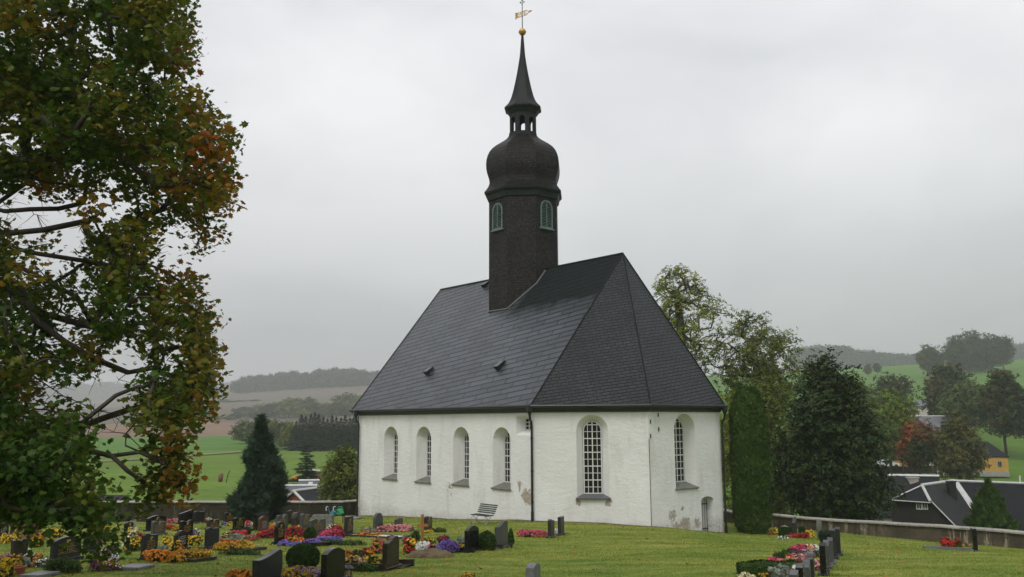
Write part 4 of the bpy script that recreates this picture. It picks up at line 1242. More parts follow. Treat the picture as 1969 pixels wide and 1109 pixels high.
def car(u, v, Y, label, heading):
    p = at(u, v, Y); root = tag(empty('parked_car', (p.x, p.y, p.z), heading), label, 'car')
    cm = simple('car_paint', (0.6, 0.61, 0.63), 0.3, 0.03, 1.0)
    bm = bmesh.new()
    prof = [(-2.05, 0.35), (-2.1, 0.8), (-1.5, 0.95), (-1.25, 1.38), (0.35, 1.42), (0.95, 0.98), (1.9, 0.82), (2.05, 0.4)]
    A = [bm.verts.new((x, -0.82, z)) for x, z in prof]; B = [bm.verts.new((x, 0.82, z)) for x, z in prof]
    bm.faces.new(A); bm.faces.new(B[::-1])
    for i in range(len(prof)): bm.faces.new([A[i], A[(i + 1) % len(prof)], B[(i + 1) % len(prof)], B[i]])
    from_bm('body', bm, cm, root)
    for s in (-0.83, 0.83):
        bm = bmesh.new()
        bm.faces.new([bm.verts.new((x, s, z)) for x, z in ((-1.4, 0.95), (-1.18, 1.32), (0.32, 1.35), (0.85, 0.97))])
        from_bm('side_window', bm, M['glass'], root)
    for x in (-1.3, 1.3):
        for s in (-0.8, 0.8):
            bm = bmesh.new(); add_np(bm, tube_np([(x, s - 0.1, 0.32), (x, s + 0.1, 0.32)], [0.33, 0.33], 12)); from_bm('wheel', bm, M['black_metal'], root)
car(1706, 899, 166, 'silver white car parked under the yellowing tree', 0.1)
car(1791, 899, 166, 'silver white car parked between the red-topped and the brown tree', 3.3)

# ------------------------------------------------------------------ trees
def leaf_maple():
    ang = [-90, -60, -35, -12, 6, 28, 50, 69, 90]
    rad = [0.42, 0.66, 0.50, 0.98, 0.64, 0.68, 1.06, 0.68, 1.12]
    right = [(math.cos(math.radians(a)) * r_, math.sin(math.radians(a)) * r_) for a, r_ in zip(ang, rad)]
    left = [(-x, y) for x, y in right[-2:0:-1]]
    ol = right + left
    V = [(0, 0, 0.10)] + [(x, y, -0.14 * (x * x + y * y)) for x, y in ol]
    k = len(ol)
    return np.array(V) * 0.5, [(0, 1 + i, 1 + (i + 1) % k) for i in range(k)]
def leaf_oval():
    V = np.array([(0, -0.5, 0), (0.27, -0.1, 0.06), (0, 0.5, -0.05), (-0.27, -0.1, 0.06)])
    return V, [(0, 1, 2, 3)]
def leaf_clump():
    """a spray of five small leaves in one template"""
    V, F = [], []
    for k, (a, r_, z) in enumerate(((0, 0.0, 0.0), (72, 0.42, 0.1), (150, 0.45, -0.1), (225, 0.4, 0.12), (300, 0.44, -0.05))):
        c = np.array([math.cos(math.radians(a)) * r_, math.sin(math.radians(a)) * r_, z]); t = math.radians(a * 1.7 + 20)
        for (x, y, zz) in ((0, -0.32, 0), (0.19, 0, 0.08), (0, 0.34, -0.06), (-0.19, 0.02, 0.05)):
            V.append(c + np.array([x * math.cos(t) - y * math.sin(t), x * math.sin(t) + y * math.cos(t), zz + 0.25 * x]))
        F.append(tuple(range(k * 4, k * 4 + 4)))
    return np.array(V), F
def needle_spray():
    V, F = [], []
    for k in range(7):
        a = (k - 3) * 0.42; L_ = 0.55 if k != 3 else 0.9
        d = np.array([math.sin(a), math.cos(a), -0.12 * abs(k - 3)]); s = np.array([math.cos(a), -math.sin(a), 0]) * 0.05
        o = np.array([0, 0.1 * (3 - abs(k - 3)), 0])
        b0 = len(V); V += [o - s, o + s, o + d * L_ * 0.6 + s * 0.8, o + d * L_, o + d * L_ * 0.6 - s * 0.8]; F.append(tuple(range(b0, b0 + 5)))
    return np.array(V), F
LEAF = dict(maple=leaf_maple(), oval=leaf_oval(), clump=leaf_clump(), needle=needle_spray())

def unit(n):
    v = rng.normal(size=(n, 3)); return v / np.linalg.norm(v, axis=1, keepdims=True)

def grow(trunk, r0, targets, sag=0.1, min_r=0.012, wig=0.12, extra=None, pow_=0.48):
    """woody skeleton: trunk polyline, then every target joined to the nearest earlier node. Returns tube parts and twig ends"""
    nodes = [np.array(p, float) for p in trunk]; par = [-1] + list(range(len(trunk) - 1)); own = [0] * len(trunk)
    paths = []
    for pl in (extra or []):
        a = min(range(len(trunk)), key=lambda i: np.linalg.norm(nodes[i] - pl[0])); last = a; ch = [a]
        for p in pl: nodes.append(np.array(p, float)); par.append(last); own.append(0); last = len(nodes) - 1; ch.append(last)
        paths.append(ch)
    ax = np.array(trunk)
    def dtr(p): return np.min(np.linalg.norm(ax - p, axis=1))
    order = sorted(range(len(targets)), key=lambda i: dtr(targets[i]))
    NP = np.array(nodes)
    cnt = [0.0] * len(nodes)
    for ti in order:
        t = np.array(targets[ti], float)
        v = t - NP; dist = np.linalg.norm(v, axis=1)
        cost = dist + 0.35 * np.maximum(0, -v[:, 2]) * 1.0
        k = int(np.argmin(cost)); s = NP[k]
        L_ = dist[k]
        nseg = 3 if L_ > 0.4 else 1
        last = k; ch = [k]; new = []
        off = rng.normal(size=3) * L_ * wig
        for q in range(1, nseg + 1):
            f = q / nseg
            p = s + (t - s) * f + off * math.sin(math.pi * f) * 0.8 + np.array([0, 0, sag * L_ * math.sin(math.pi * f)])
            new.append(p); nodes.append(p); par.append(last); own.append(0); cnt.append(0.0); last = len(nodes) - 1; ch.append(last)
        NP = np.vstack([NP, np.array(new)])
        j = last
        while j >= 0: cnt[j] += 1; j = par[j]
        paths.append(ch)
    tot = max(cnt[0], 1)
    rad = [max(min_r, r0 * (c / tot) ** pow_) for c in cnt]
    parts = [tube_np([nodes[i] for i in range(len(trunk))], [max(rad[i], min_r) for i in range(len(trunk))], 9)]
    for ch in paths:
        rs = [rad[i] for i in ch]; rs[0] = min(rs[0], rs[1] * 1.15)
        parts.append(tube_np([nodes[i] for i in ch], rs, 6 if rs[0] > 0.05 else 4))
    return parts, NP

def leaves_at(centres, per, spread, size, tmpl, up_bias=0.6, out=None, jitter=0.35, flat=1.0):
    n = len(centres) * per
    c = np.repeat(centres, per, axis=0)
    off = np.clip(rng.normal(size=(n, 3)), -1.9, 1.9) * (np.repeat(spread, per)[:, None] if np.ndim(spread) else spread)
    off[:, 2] *= flat
    nr = unit(n) * 0.9 + np.array([0, 0, up_bias])
    if out is not None:
        o = c - out; o /= np.maximum(np.linalg.norm(o, axis=1, keepdims=True), 1e-6); nr += 0.6 * o
    sz = size * rng.uniform(1 - jitter, 1 + jitter, n)
    tv, tf = LEAF[tmpl]
    return scatter(tv, tf, c + off, rots(nr), sz)

def prof(t, pts):
    return np.interp(t, [p[0] for p in pts], [p[1] for p in pts])
def crown_points(n, base, z0, z1, Rr, profile, inner=0.35, lump=0.25, ell=1.0, seed=0):
    """clump centres in an uneven revolved crown"""
    r2 = np.random.default_rng(seed)
    lobes = [(r2.uniform(0, 6.28), r2.uniform(0, 1), r2.uniform(0.5, 1.0)) for _ in range(9)]
    out = []
    while len(out) < n:
        t = r2.uniform(0, 1); a = r2.uniform(0, 6.28)
        rmax = prof(t, profile) * Rr
        g = 1 - lump + lump * 2 * max([math.exp(-((math.remainder(a - la, 6.2832)) ** 2) / 0.35 - (t - lt) ** 2 / 0.03) * lw for la, lt, lw in lobes] + [0.15])
        q = r2.uniform(0, 1) ** 0.5
        if q < inner and r2.uniform() < 0.8: continue
        if r2.uniform() > (rmax / Rr) ** 1.0 + 0.08: continue
        rr = rmax * q * g
        out.append((base[0] + rr * math.cos(a), base[1] + rr * math.sin(a) * ell, z0 + (z1 - z0) * t))
    return np.array(out)

def place_tree(name, label, cat, base, crown_part, wood_part, crown_mat, wood_mat, group=None):
    b = Vector(base)
    root = tag(empty(name, b), label, cat, group)
    for nm, part, mat in (('crown', crown_part, crown_mat), ('trunk', wood_part, wood_mat)):
        if part is None: continue
        v, i, s = part
        me = np_mesh(nm, np.asarray(v) - np.array(b), i, s)
        link(nm, me, mat, root)
    return root
ROUND = [(0, 0.35), (0.12, 0.72), (0.35, 1.0), (0.6, 0.95), (0.82, 0.66), (1, 0.18)]
OVAL = [(0, 0.55), (0.15, 0.85), (0.4, 1.0), (0.65, 0.8), (0.85, 0.5), (1, 0.12)]
CONE = [(0, 0.9), (0.1, 1.0), (0.35, 0.78), (0.65, 0.45), (0.9, 0.16), (1, 0.03)]
def broad(name, label, u, vtop, vcrown, Y, wpx, mat, seed, clumps=130, per=26, size=0.4, spread=None, profile=ROUND, wood='bark', r0=None, lump=0.25, tmpl='clump', gz=T, xoff=0.0, inner=0.35, sag=0.08, group=None, trunk_bend=0.3, base_z=None):
    """broadleaf tree whose crown fills the picture box: centre u, from vtop to vcrown, width wpx, standing at distance Y"""
    global rng
    rng = np.random.default_rng(seed)
    size *= far(Y) / Y; Y = far(Y)
    top = at(u, vtop, Y); low = at(u, vcrown, Y); ppm = PF / Y
    x = top.x; bz = float(gz(x, Y)) if base_z is None else base_z
    Rr = wpx / ppm / 2
    cs = crown_points(clumps, (x, Y), low.z, top.z - 0.25 * Rr * 0.3, Rr, profile, inner=inner, lump=lump, seed=seed)
    H = top.z - bz
    tr = [(x + trunk_bend * math.sin(k * 1.1 + seed) * k / 5, Y + 0.2 * math.cos(k + seed) * k / 5, lerp(bz - 0.3, lerp(low.z, top.z, 0.72), k / 6)) for k in range(7)]
    wood_parts, NP = grow(tr, r0 or H * 0.022, cs, sag=sag)
    sp = spread or (1.9 * Rr / math.sqrt(clumps) + 0.1)
    lv = leaves_at(cs, per, sp, size, tmpl, out=np.array([x, Y, lerp(low.z, top.z, 0.4)]))
    return place_tree(name, label, 'tree', (x, Y, bz), lv, join_np(wood_parts), mat, M[wood], group)

F = {}
F['maple'] = foliage('maple_leaves', [(0.0, (0.0220, 0.0603, 0.0088)), (0.25, (0.0400, 0.0883, 0.0117)), (0.42, (0.0700, 0.1130, 0.0137)), (0.58, (0.1300, 0.1346, 0.0167)), (0.72, (0.2200, 0.1453, 0.0176)), (0.86, (0.2800, 0.1023, 0.0156)), (1.0, (0.3400, 0.0592, 0.0137))], 0.7, 0.40, 0.45, 0.5, 'autumn')
F['ash'] = foliage('ash_leaves', [(0.2, (0.1064, 0.1552, 0.0216)), (0.6, (0.2126, 0.2484, 0.0338)), (0.9, (0.3119, 0.2950, 0.0405))], 0.5, 0.35)
F['oak'] = foliage('oak_leaves', [(0.2, (0.0598, 0.0911, 0.0162)), (0.55, (0.1281, 0.1620, 0.0243)), (0.9, (0.2391, 0.2430, 0.0405))], 0.5, 0.3)
F['dark_lime'] = foliage('dark_lime_leaves', [(0.15, (0.0142, 0.0357, 0.0114)), (0.55, (0.0312, 0.0607, 0.0164)), (0.8, (0.0639, 0.0804, 0.0202)), (0.95, (0.1064, 0.0983, 0.0252))], 0.4, 0.15)
F['yellowing'] = foliage('yellowing_leaves', [(0.2, (0.0592, 0.1159, 0.0196)), (0.6, (0.1268, 0.1835, 0.0252)), (0.85, (0.3212, 0.2995, 0.0308)), (1.0, (0.4395, 0.3671, 0.0420))], 0.3, 0.25)
F['red_top'] = foliage('red_topped_leaves', [(0.15, (0.030, 0.062, 0.016)), (0.45, (0.066, 0.080, 0.020)), (0.58, (0.20, 0.075, 0.022)), (0.8, (0.36, 0.065, 0.028))], 0.22, 0.2, 0.55, 0.75)
F['brownish'] = foliage('brownish_leaves', [(0.2, (0.0473, 0.0616, 0.0162)), (0.6, (0.1080, 0.1102, 0.0270)), (0.9, (0.2025, 0.1620, 0.0405))], 0.35, 0.2)
F['dark_orange'] = foliage('dark_leaves_some_orange', [(0.2, (0.0246, 0.0473, 0.0143)), (0.62, (0.0546, 0.0710, 0.0182)), (0.78, (0.1365, 0.1014, 0.0195)), (0.95, (0.3549, 0.2028, 0.0260))], 0.25, 0.2, 0.55, 0.7)
F['olive'] = foliage('olive_leaves', [(0.2, (0.0540, 0.0892, 0.0243)), (0.9, (0.1283, 0.1620, 0.0426))], 0.3, 0.2)
F['far_green'] = foliage('far_green_leaves', [(0.2, (0.0290, 0.0496, 0.0166)), (0.6, (0.0532, 0.0685, 0.0221)), (0.95, (0.1062, 0.0939, 0.0276))], 0.06, 0.15, 0.6, 0.6)
F['thuja'] = foliage('thuja_leaves', [(0.2, (0.0264, 0.0586, 0.0105)), (0.6, (0.0528, 0.1000, 0.0165)), (0.95, (0.0990, 0.1380, 0.0270))], 0.9, 0.12)
F['juniper'] = foliage('juniper_leaves', [(0.2, (0.0171, 0.0378, 0.0222)), (0.6, (0.0377, 0.0686, 0.0405)), (0.95, (0.0860, 0.1236, 0.0731))], 0.8, 0.1)
F['spruce'] = foliage('spruce_needles', [(0.2, (0.008, 0.021, 0.010)), (0.6, (0.014, 0.034, 0.015)), (0.95, (0.026, 0.050, 0.020))], 0.2, 0.08)
F['box'] = foliage('box_leaves', [(0.2, (0.0189, 0.0459, 0.0081)), (0.6, (0.0405, 0.0837, 0.0135)), (0.95, (0.0810, 0.1283, 0.0243))], 3.0, 0.1)
F['greens'] = foliage('bed_greens', [(0.2, (0.0234, 0.0520, 0.0130)), (0.6, (0.0585, 0.1040, 0.0234)), (0.95, (0.1235, 0.1560, 0.0390))], 2.0, 0.15)
F['silver'] = foliage('silver_leaves', [(0.2, (0.16, 0.19, 0.15)), (0.9, (0.36, 0.39, 0.33))], 3.0, 0.1)
F['heather'] = foliage('heather_shoots', [(0.2, (0.07, 0.035, 0.045)), (0.9, (0.20, 0.10, 0.13))], 3.0, 0.1)

# ---- the maple leaning in from the left
def edge_u(v):
    vs = [-200, 0, 20, 40, 58, 75, 100, 125, 150, 165, 178, 190, 205, 225, 250, 275, 300, 320, 340, 355, 375, 390, 420, 440, 455, 480, 497, 503, 512, 522, 540, 560, 590, 620, 660, 700, 740, 765, 785, 800, 812, 835, 860, 880, 893, 900, 920, 940, 960, 985, 1010, 1040, 1062, 1085, 1100]
    us = [330, 372, 386, 410, 395, 384, 380, 374, 362, 368, 385, 405, 420, 438, 452, 464, 462, 469, 463, 455, 448, 430, 422, 426, 428, 410, 398, 330, 336, 348, 380, 396, 412, 422, 424, 426, 430, 428, 415, 400, 365, 352, 345, 338, 200, 165, 182, 200, 196, 228, 240, 236, 215, 90, 0]
    return float(np.interp(v, vs, us))
HOLES = [(25, 270, 48, 18, 1), (85, 425, 110, 46, 0.86), (20, 395, 60, 30, 0.9), (318, 470, 30, 66, 1.0), (120, 518, 50, 32, 0.95), (140, 590, 52, 34, 0.75), (40, 605, 52, 28, 0.75), (110, 655, 62, 24, 0.8), (185, 745, 75, 36, 1.0), (130, 775, 55, 26, 0.8), (250, 838, 75, 34, 1.0), (235, 905, 75, 34, 1.0), (205, 395, 70, 46, 0.6), (205, 100, 30, 16, 0.9), (300, 145, 22, 18, 0.9), (410, 310, 20, 14, 0.8), (245, 690, 60, 24, 0.85), (330, 600, 40, 26, 0.7), (385, 890, 70, 70, 1.0), (70, 470, 90, 24, 0.8), (10, 1095, 50, 20, 0.9), (145, 1040, 30, 22, 0.7), (350, 330, 16, 12, 0.7), (260, 640, 40, 20, 0.6)]
def dens(u, v):
    if u > edge_u(v) - 20: return 0.0
    d = 1.0
    for (a, b_, ra, rb, k) in HOLES: d *= 1 - k * min(1.0, 2.2 * math.exp(-((u - a) / ra) ** 2 - ((v - b_) / rb) ** 2))
    if v > 985:
        if u < 62: return 0.0
        d *= 0.55 if v < 1030 else (0.22 if v < 1072 else 0.0)
        if 95 < u < 135: d *= 0.4
    return d
def build_maple():
    global rng
    rng = np.random.default_rng(5); r2 = np.random.default_rng(21)
    cs = []; au = []
    def turn(u, v):
        a = 0.75 * max(0.0, 1 - (edge_u(v) - u) / 150.0) ** 1.2
        a = max(a, 0.62 * math.exp(-((u - 70) / 90) ** 2 - ((v - 30) / 90) ** 2), 0.75 * math.exp(-((u - 10) / 50) ** 2 - ((v - 720) / 50) ** 2), 0.45 * math.exp(-((u - 250) / 70) ** 2 - ((v - 220) / 70) ** 2))
        if v > 800 and u < 250: a *= 0.15
        if v < 170 and u > 250: a *= 0.35
        a *= 0.55 + 0.75 * (0.5 + 0.5 * math.sin(u * 0.045 + 1.3 * math.sin(v * 0.021)) * math.sin(v * 0.037 + 0.8))
        a = max(a, (0.22 + 0.28 * (0.5 + 0.5 * math.sin(u * 0.03 - v * 0.024))) * (0.35 if (v > 800 and u < 250) else 1))
        return min(1, max(0, a + r2.normal() * 0.12 + (0.35 if r2.uniform() < 0.06 else 0)))
    while len(cs) < 960:
        v = r2.uniform(-120, 1088); u = r2.uniform(-90, 470)
        if r2.uniform() > dens(u, v): continue
        Y = r2.uniform(14.2, 20.5) if v < 850 else r2.uniform(13.2, 16.5)
        cs.append(at(u, v, Y)); au.append(turn(u, v))
    # the hanging twig below the lowest limb
    for (u, v) in ((300, 925), (318, 918), (335, 925), (345, 912), (338, 938), (310, 940), (290, 948), (325, 905), (350, 930), (282, 955), (300, 845), (330, 850), (345, 872), (320, 862), (308, 868), (338, 840)):
        cs.append(at(u, v, 16.0 + r2.uniform(-0.3, 0.3))); au.append(0.45 + 0.35 * (u > 330))
    # the rest of the crown outside the picture
    for _ in range(420):
        a = r2.uniform(0, 6.28); rr = 6.5 * math.sqrt(r2.uniform()); p = Vector((-17.0 + rr * math.cos(a) * 0.8, 18 + rr * math.sin(a), r2.uniform(4.5, 18)))
        if p.x < -0.62 * p.y - 0.3: cs.append(p); au.append(0.15)
    cs = np.array([tuple(c) for c in cs])
    bx, by = -14.6, 18.0; bz = float(G(bx, by))
    tr = [(bx + 0.15 * math.sin(k), by + 0.1 * k * math.cos(k), bz - 0.3 + 13.5 * k / 8) for k in range(9)]
    LIMBS = [([(-120, 480), (0, 545), (68, 599), (176, 628), (234, 630), (306, 617)], 17.0), ([(-90, 500), (45, 563), (72, 617), (122, 655), (180, 689), (246, 716), (306, 705)], 16.3),
             ([(-100, 450), (20, 504), (90, 540), (149, 572), (176, 621)], 17.8), ([(-80, 450), (0, 470), (63, 486), (167, 502), (198, 509)], 18.6),
             ([(-120, 770), (-20, 805), (72, 838), (158, 867), (216, 876), (270, 869), (316, 892)], 15.9), ([(-120, 775), (72, 840), (216, 877), (245, 905), (275, 925), (292, 940)], 15.8),
             ([(-100, 260), (0, 198), (27, 176), (90, 158), (135, 158)], 18.0), ([(-90, 260), (68, 243), (131, 257), (189, 289), (266, 293)], 18.4), ([(-80, 330), (59, 307), (149, 298), (203, 286)], 17.2),
             ([(-90, 380), (9, 406), (60, 402), (113, 401), (160, 390)], 18.2), ([(-80, 440), (20, 448), (83, 442), (171, 424), (200, 405)], 17.7), ([(-80, 640), (0, 660), (60, 720), (120, 760), (190, 790)], 17.2), ([(-60, 430), (10, 380), (60, 345), (120, 330)], 18.8)]
    extra = []
    for pl, Y in LIMBS:
        q = []
        for k, (u, v) in enumerate(pl): q.append(tuple(at(u, v, Y + 0.25 * math.sin(k * 1.7))))
        extra.append(np.array(q))
    parts, NP = grow(tr, 0.34, cs, sag=0.06, min_r=0.008, wig=0.16, extra=extra, pow_=0.42)
    # bare twigs in the thin parts of the crown
    for _ in range(120):
        u = r2.uniform(0, 380); v = r2.uniform(330, 900)
        p = np.array(at(u, v, r2.uniform(15.5, 18.5))); k = int(np.argmin(np.linalg.norm(NP - p, axis=1)))
        s = NP[k]; L_ = np.linalg.norm(p - s)
        if L_ < 0.15 or L_ > 1.3: continue
        m1 = s + (p - s) * 0.5 + r2.normal(size=3) * 0.08
        parts.append(tube_np([s, m1, p], [0.010, 0.007, 0.003], 4))
        for _ in range(2):
            q = m1 + (p - s) * r2.uniform(0.2, 0.5) + r2.normal(size=3) * 0.18; parts.append(tube_np([m1, (m1 + q) / 2 + r2.normal(size=3) * 0.02, q], [0.006, 0.005, 0.002], 4))
    lv = leaves_at(cs, 58, 0.185, 0.128, 'maple', up_bias=0.95, jitter=0.45)
    root = place_tree('maple_tree', 'big maple with autumn-tinted leaves reaching in over the graves', 'tree', (bx, by, bz), lv, join_np(parts), F['maple'], M['bark'])
    me = [c for c in root.children if c.name.startswith('crown')][0].data
    k = len(LEAF['maple'][0]) * 58
    a_ = me.attributes.new('autumn', 'FLOAT', 'POINT'); a_.data.foreach_set('value', np.repeat(np.array(au, np.float32), k))
    return root
build_maple()

# ---- trees behind and right of the church
broad('ash_tree', 'tall thin-leaved yellow-green ash rising right behind the choir roof', 1300, 508, 705, 76, 200, F['ash'], 3, clumps=210, per=12, size=0.28, spread=0.34, profile=ROUND, wood='bark_grey', r0=0.42, lump=0.35, inner=0.15, sag=0.05)
broad('oak_tree', 'spreading half-bare olive oak behind the columnar thuja', 1450, 598, 790, 78, 216, F['oak'], 4, clumps=250, per=15, size=0.28, spread=0.36, profile=ROUND, wood='bark_grey', r0=0.40, lump=0.3, inner=0.1, sag=0.0)
broad('leafy_shrub', 'yellow-green leafy bush squeezed between the church and the columnar thuja', 1410, 770, 985, 68, 90, F['ash'], 6, clumps=110, per=22, size=0.28, profile=OVAL, wood='bark_grey', lump=0.3, r0=0.12)
broad('leafy_tree', 'dense olive tree filling the gap below the spreading oak', 1475, 720, 1000, 72, 130, F['oak'], 7, clumps=140, per=26, size=0.30, profile=OVAL, wood='bark_grey', r0=0.2)
broad('lime_tree', 'big dense dark-leaved tree standing against the right churchyard wall', 1592, 688, 992, 63, 205, F['dark_lime'], 8, clumps=330, per=46, size=0.34, spread=0.5, profile=[(0, 0.75), (0.2, 0.98), (0.45, 1.0), (0.7, 0.72), (0.9, 0.36), (1, 0.12)], r0=0.30, lump=0.3)
broad('maple_tree', 'yellowing tree in front of the ochre farmhouse', 1705, 757, 868, 150, 108, F['yellowing'], 9, clumps=130, per=26, size=0.62, r0=0.24)
broad('maple_tree', 'dark tree with a glowing red top beside the utility pole', 1763, 812, 888, 145, 76, F['red_top'], 10, clumps=100, per=26, size=0.52, r0=0.2)
broad('lime_tree', 'brown-green tree leaning over the ochre house', 1836, 800, 912, 140, 90, F['brownish'], 11, clumps=150, per=26, size=0.55, profile=OVAL, r0=0.22)
broad('lime_tree', 'pale open tree in front of the farm hall', 1712, 724, 800, 236, 82, F['far_green'], 12, clumps=80, per=20, size=0.9, r0=0.3)
broad('oak_tree', 'tall dark oak above the grey house roof', 1822, 708, 800, 238, 98, F['dark_orange'], 13, clumps=130, per=26, size=0.95, r0=0.35)
broad('willow_tree', 'pale olive rounded tree before the tall dark oak', 1850, 742, 812, 216, 92, F['olive'], 14, clumps=110, per=26, size=0.85, r0=0.3)
broad('lime_tree', 'dark tree with an orange patch at the edge of the meadow', 1921, 712, 828, 200, 84, F['dark_orange'], 15, clumps=150, per=26, size=0.75, profile=OVAL, r0=0.3)
broad('lime_tree', 'dark tree cut by the right edge of the photo', 1972, 752, 830, 192, 60, F['dark_lime'], 16, clumps=90, per=26, size=0.72, profile=OVAL, r0=0.3)
broad('hedgerow_tree', 'olive tree between the dark lime and the yellowing tree', 1650, 745, 850, 170, 70, F['olive'], 17, clumps=90, per=24, size=0.7, r0=0.25)
broad('hillside_tree', 'lone round tree standing on the skyline meadow', 1785, 671, 708, 430, 46, F['dark_orange'], 18, clumps=70, per=22, size=1.25, r0=0.4)
for k, (u, vt, vc, w) in enumerate(((1836, 652, 702, 50), (1868, 640, 700, 58), (1900, 645, 698, 58), (1925, 648, 696, 40), (1850, 662, 706, 46), (1885, 660, 704, 54))):
    broad('hillside_tree', 'tree in the dense rounded clump on the green hilltop', u, vt, vc, 440 + 6 * (k % 3), w, F['far_green'], 30 + k, clumps=70, per=22, size=1.3, r0=0.4, group='trees of the clump on the right hilltop')
for k, (u, vt, vc, w) in enumerate(((1668, 703, 716, 9), (1686, 700, 714, 9))):
    broad('hillside_bush', ['small thin bush on the green slope', 'slightly taller thin bush on the green slope'][k], u, vt, vc, 455, w, F['far_green'], 40 + k, clumps=24, per=16, size=1.0, r0=0.15)
# left middle distance
broad('hazel_bush', 'bushy olive tree by the left corner of the church', 660, 862, 975, 84, 84, F['oak'], 50, clumps=150, per=24, size=0.36, profile=OVAL, r0=0.18, lump=0.3)

def conifer(name, label, base, H, Rr, mat, seed, whorls=22, sprays=2600, size=0.5, droop=0.35, profile=CONE, group=None, z_start=0.06, parent_only=False):
    """spruce: whorled drooping branches with needle sprays"""
    global rng
    rng = np.random.default_rng(seed); r2 = rng
    P, N, W = [], [], []
    base = np.array(base, float)
    parts = [tube_np([base + (0, 0, -0.3), base + (0, 0, H * 0.5), base + (0, 0, H * 0.98)], [H * 0.022, H * 0.013, 0.01], 7)]
    nb = 0
    allb = []
    for w in range(whorls):
        t = z_start + (1 - z_start) * (w / whorls) ** 0.9
        L_ = prof(t, profile) * Rr
        for q in range(max(4, int(8 - 4 * t))):
            a = r2.uniform(0, 6.28); Lq = L_ * r2.uniform(0.75, 1.12)
            allb.append((t, a, Lq))
    tl = sum(b[2] for b in allb)
    for (t, a, Lq) in allb:
        z0 = base[2] + H * t
        d = np.array([math.cos(a), math.sin(a), 0])
        n = max(3, int(sprays * Lq / tl)); s = np.sqrt(r2.uniform(0.02, 1, n))
        side = np.array([-d[1], d[0], 0]) * (r2.uniform(-1, 1, n) * (0.10 + 0.16 * s) * Lq)[:, None]
        z = z0 + 0.10 * Lq * s - droop * Lq * s ** 1.6 + r2.normal(size=n) * 0.03 * Lq + (0.18 * Lq * s ** 4)
        p = base[None] * [1, 1, 0] + d[None] * (s * Lq)[:, None] + side; p[:, 2] = z
        P.append(p)
        dirv = d[None] + side / max(Lq, 1e-3) * 1.2 + np.array([0, 0, -droop * 0.6]) + r2.normal(size=(n, 3)) * 0.2
        N.append(dirv); parts.append(tube_np([base * [1, 1, 0] + [0, 0, z0], base * [1, 1, 0] + d * Lq * 0.5 + [0, 0, z0 - 0.05 * Lq], base * [1, 1, 0] + d * Lq * 0.9 + [0, 0, z0 - 0.2 * Lq]], [0.012 * Lq + 0.006, 0.008 * Lq, 0.004], 4))
    P = np.concatenate(P); D = np.concatenate(N); D /= np.linalg.norm(D, axis=1, keepdims=True)
    # orient sprays along the branch: y axis = direction
    upv = np.array([0, 0, 1.0]) + r2.normal(size=D.shape) * 0.35
    x = np.cross(D, upv); x /= np.linalg.norm(x, axis=1, keepdims=True); zz = np.cross(x, D)
    rot = np.stack([x, D, zz], 2)
    tv, tf = LEAF['needle']
    lv = scatter(tv, tf, P, rot, size * r2.uniform(0.7, 1.25, len(P)))
    return place_tree(name, label, 'tree', tuple(base), lv, join_np(parts), mat, M['bark'], group)
def conifer_px(name, label, u, vtop, Y, wpx, mat, seed, gz=T, **kw):
    top = at(u, vtop, Y); b = (top.x, Y, float(gz(top.x, Y)))
    return conifer(name, label, b, top.z - b[2], wpx * Y / PF / 2, mat, seed, **kw)
conifer_px('spruce_tree', 'single young spruce on the pasture behind the slate house', 590, 853, 127, 46, F['spruce'], 60, whorls=20, sprays=1900, size=0.62, profile=[(0, 0.95), (0.25, 1.0), (0.5, 0.75), (0.75, 0.42), (1, 0.03)])
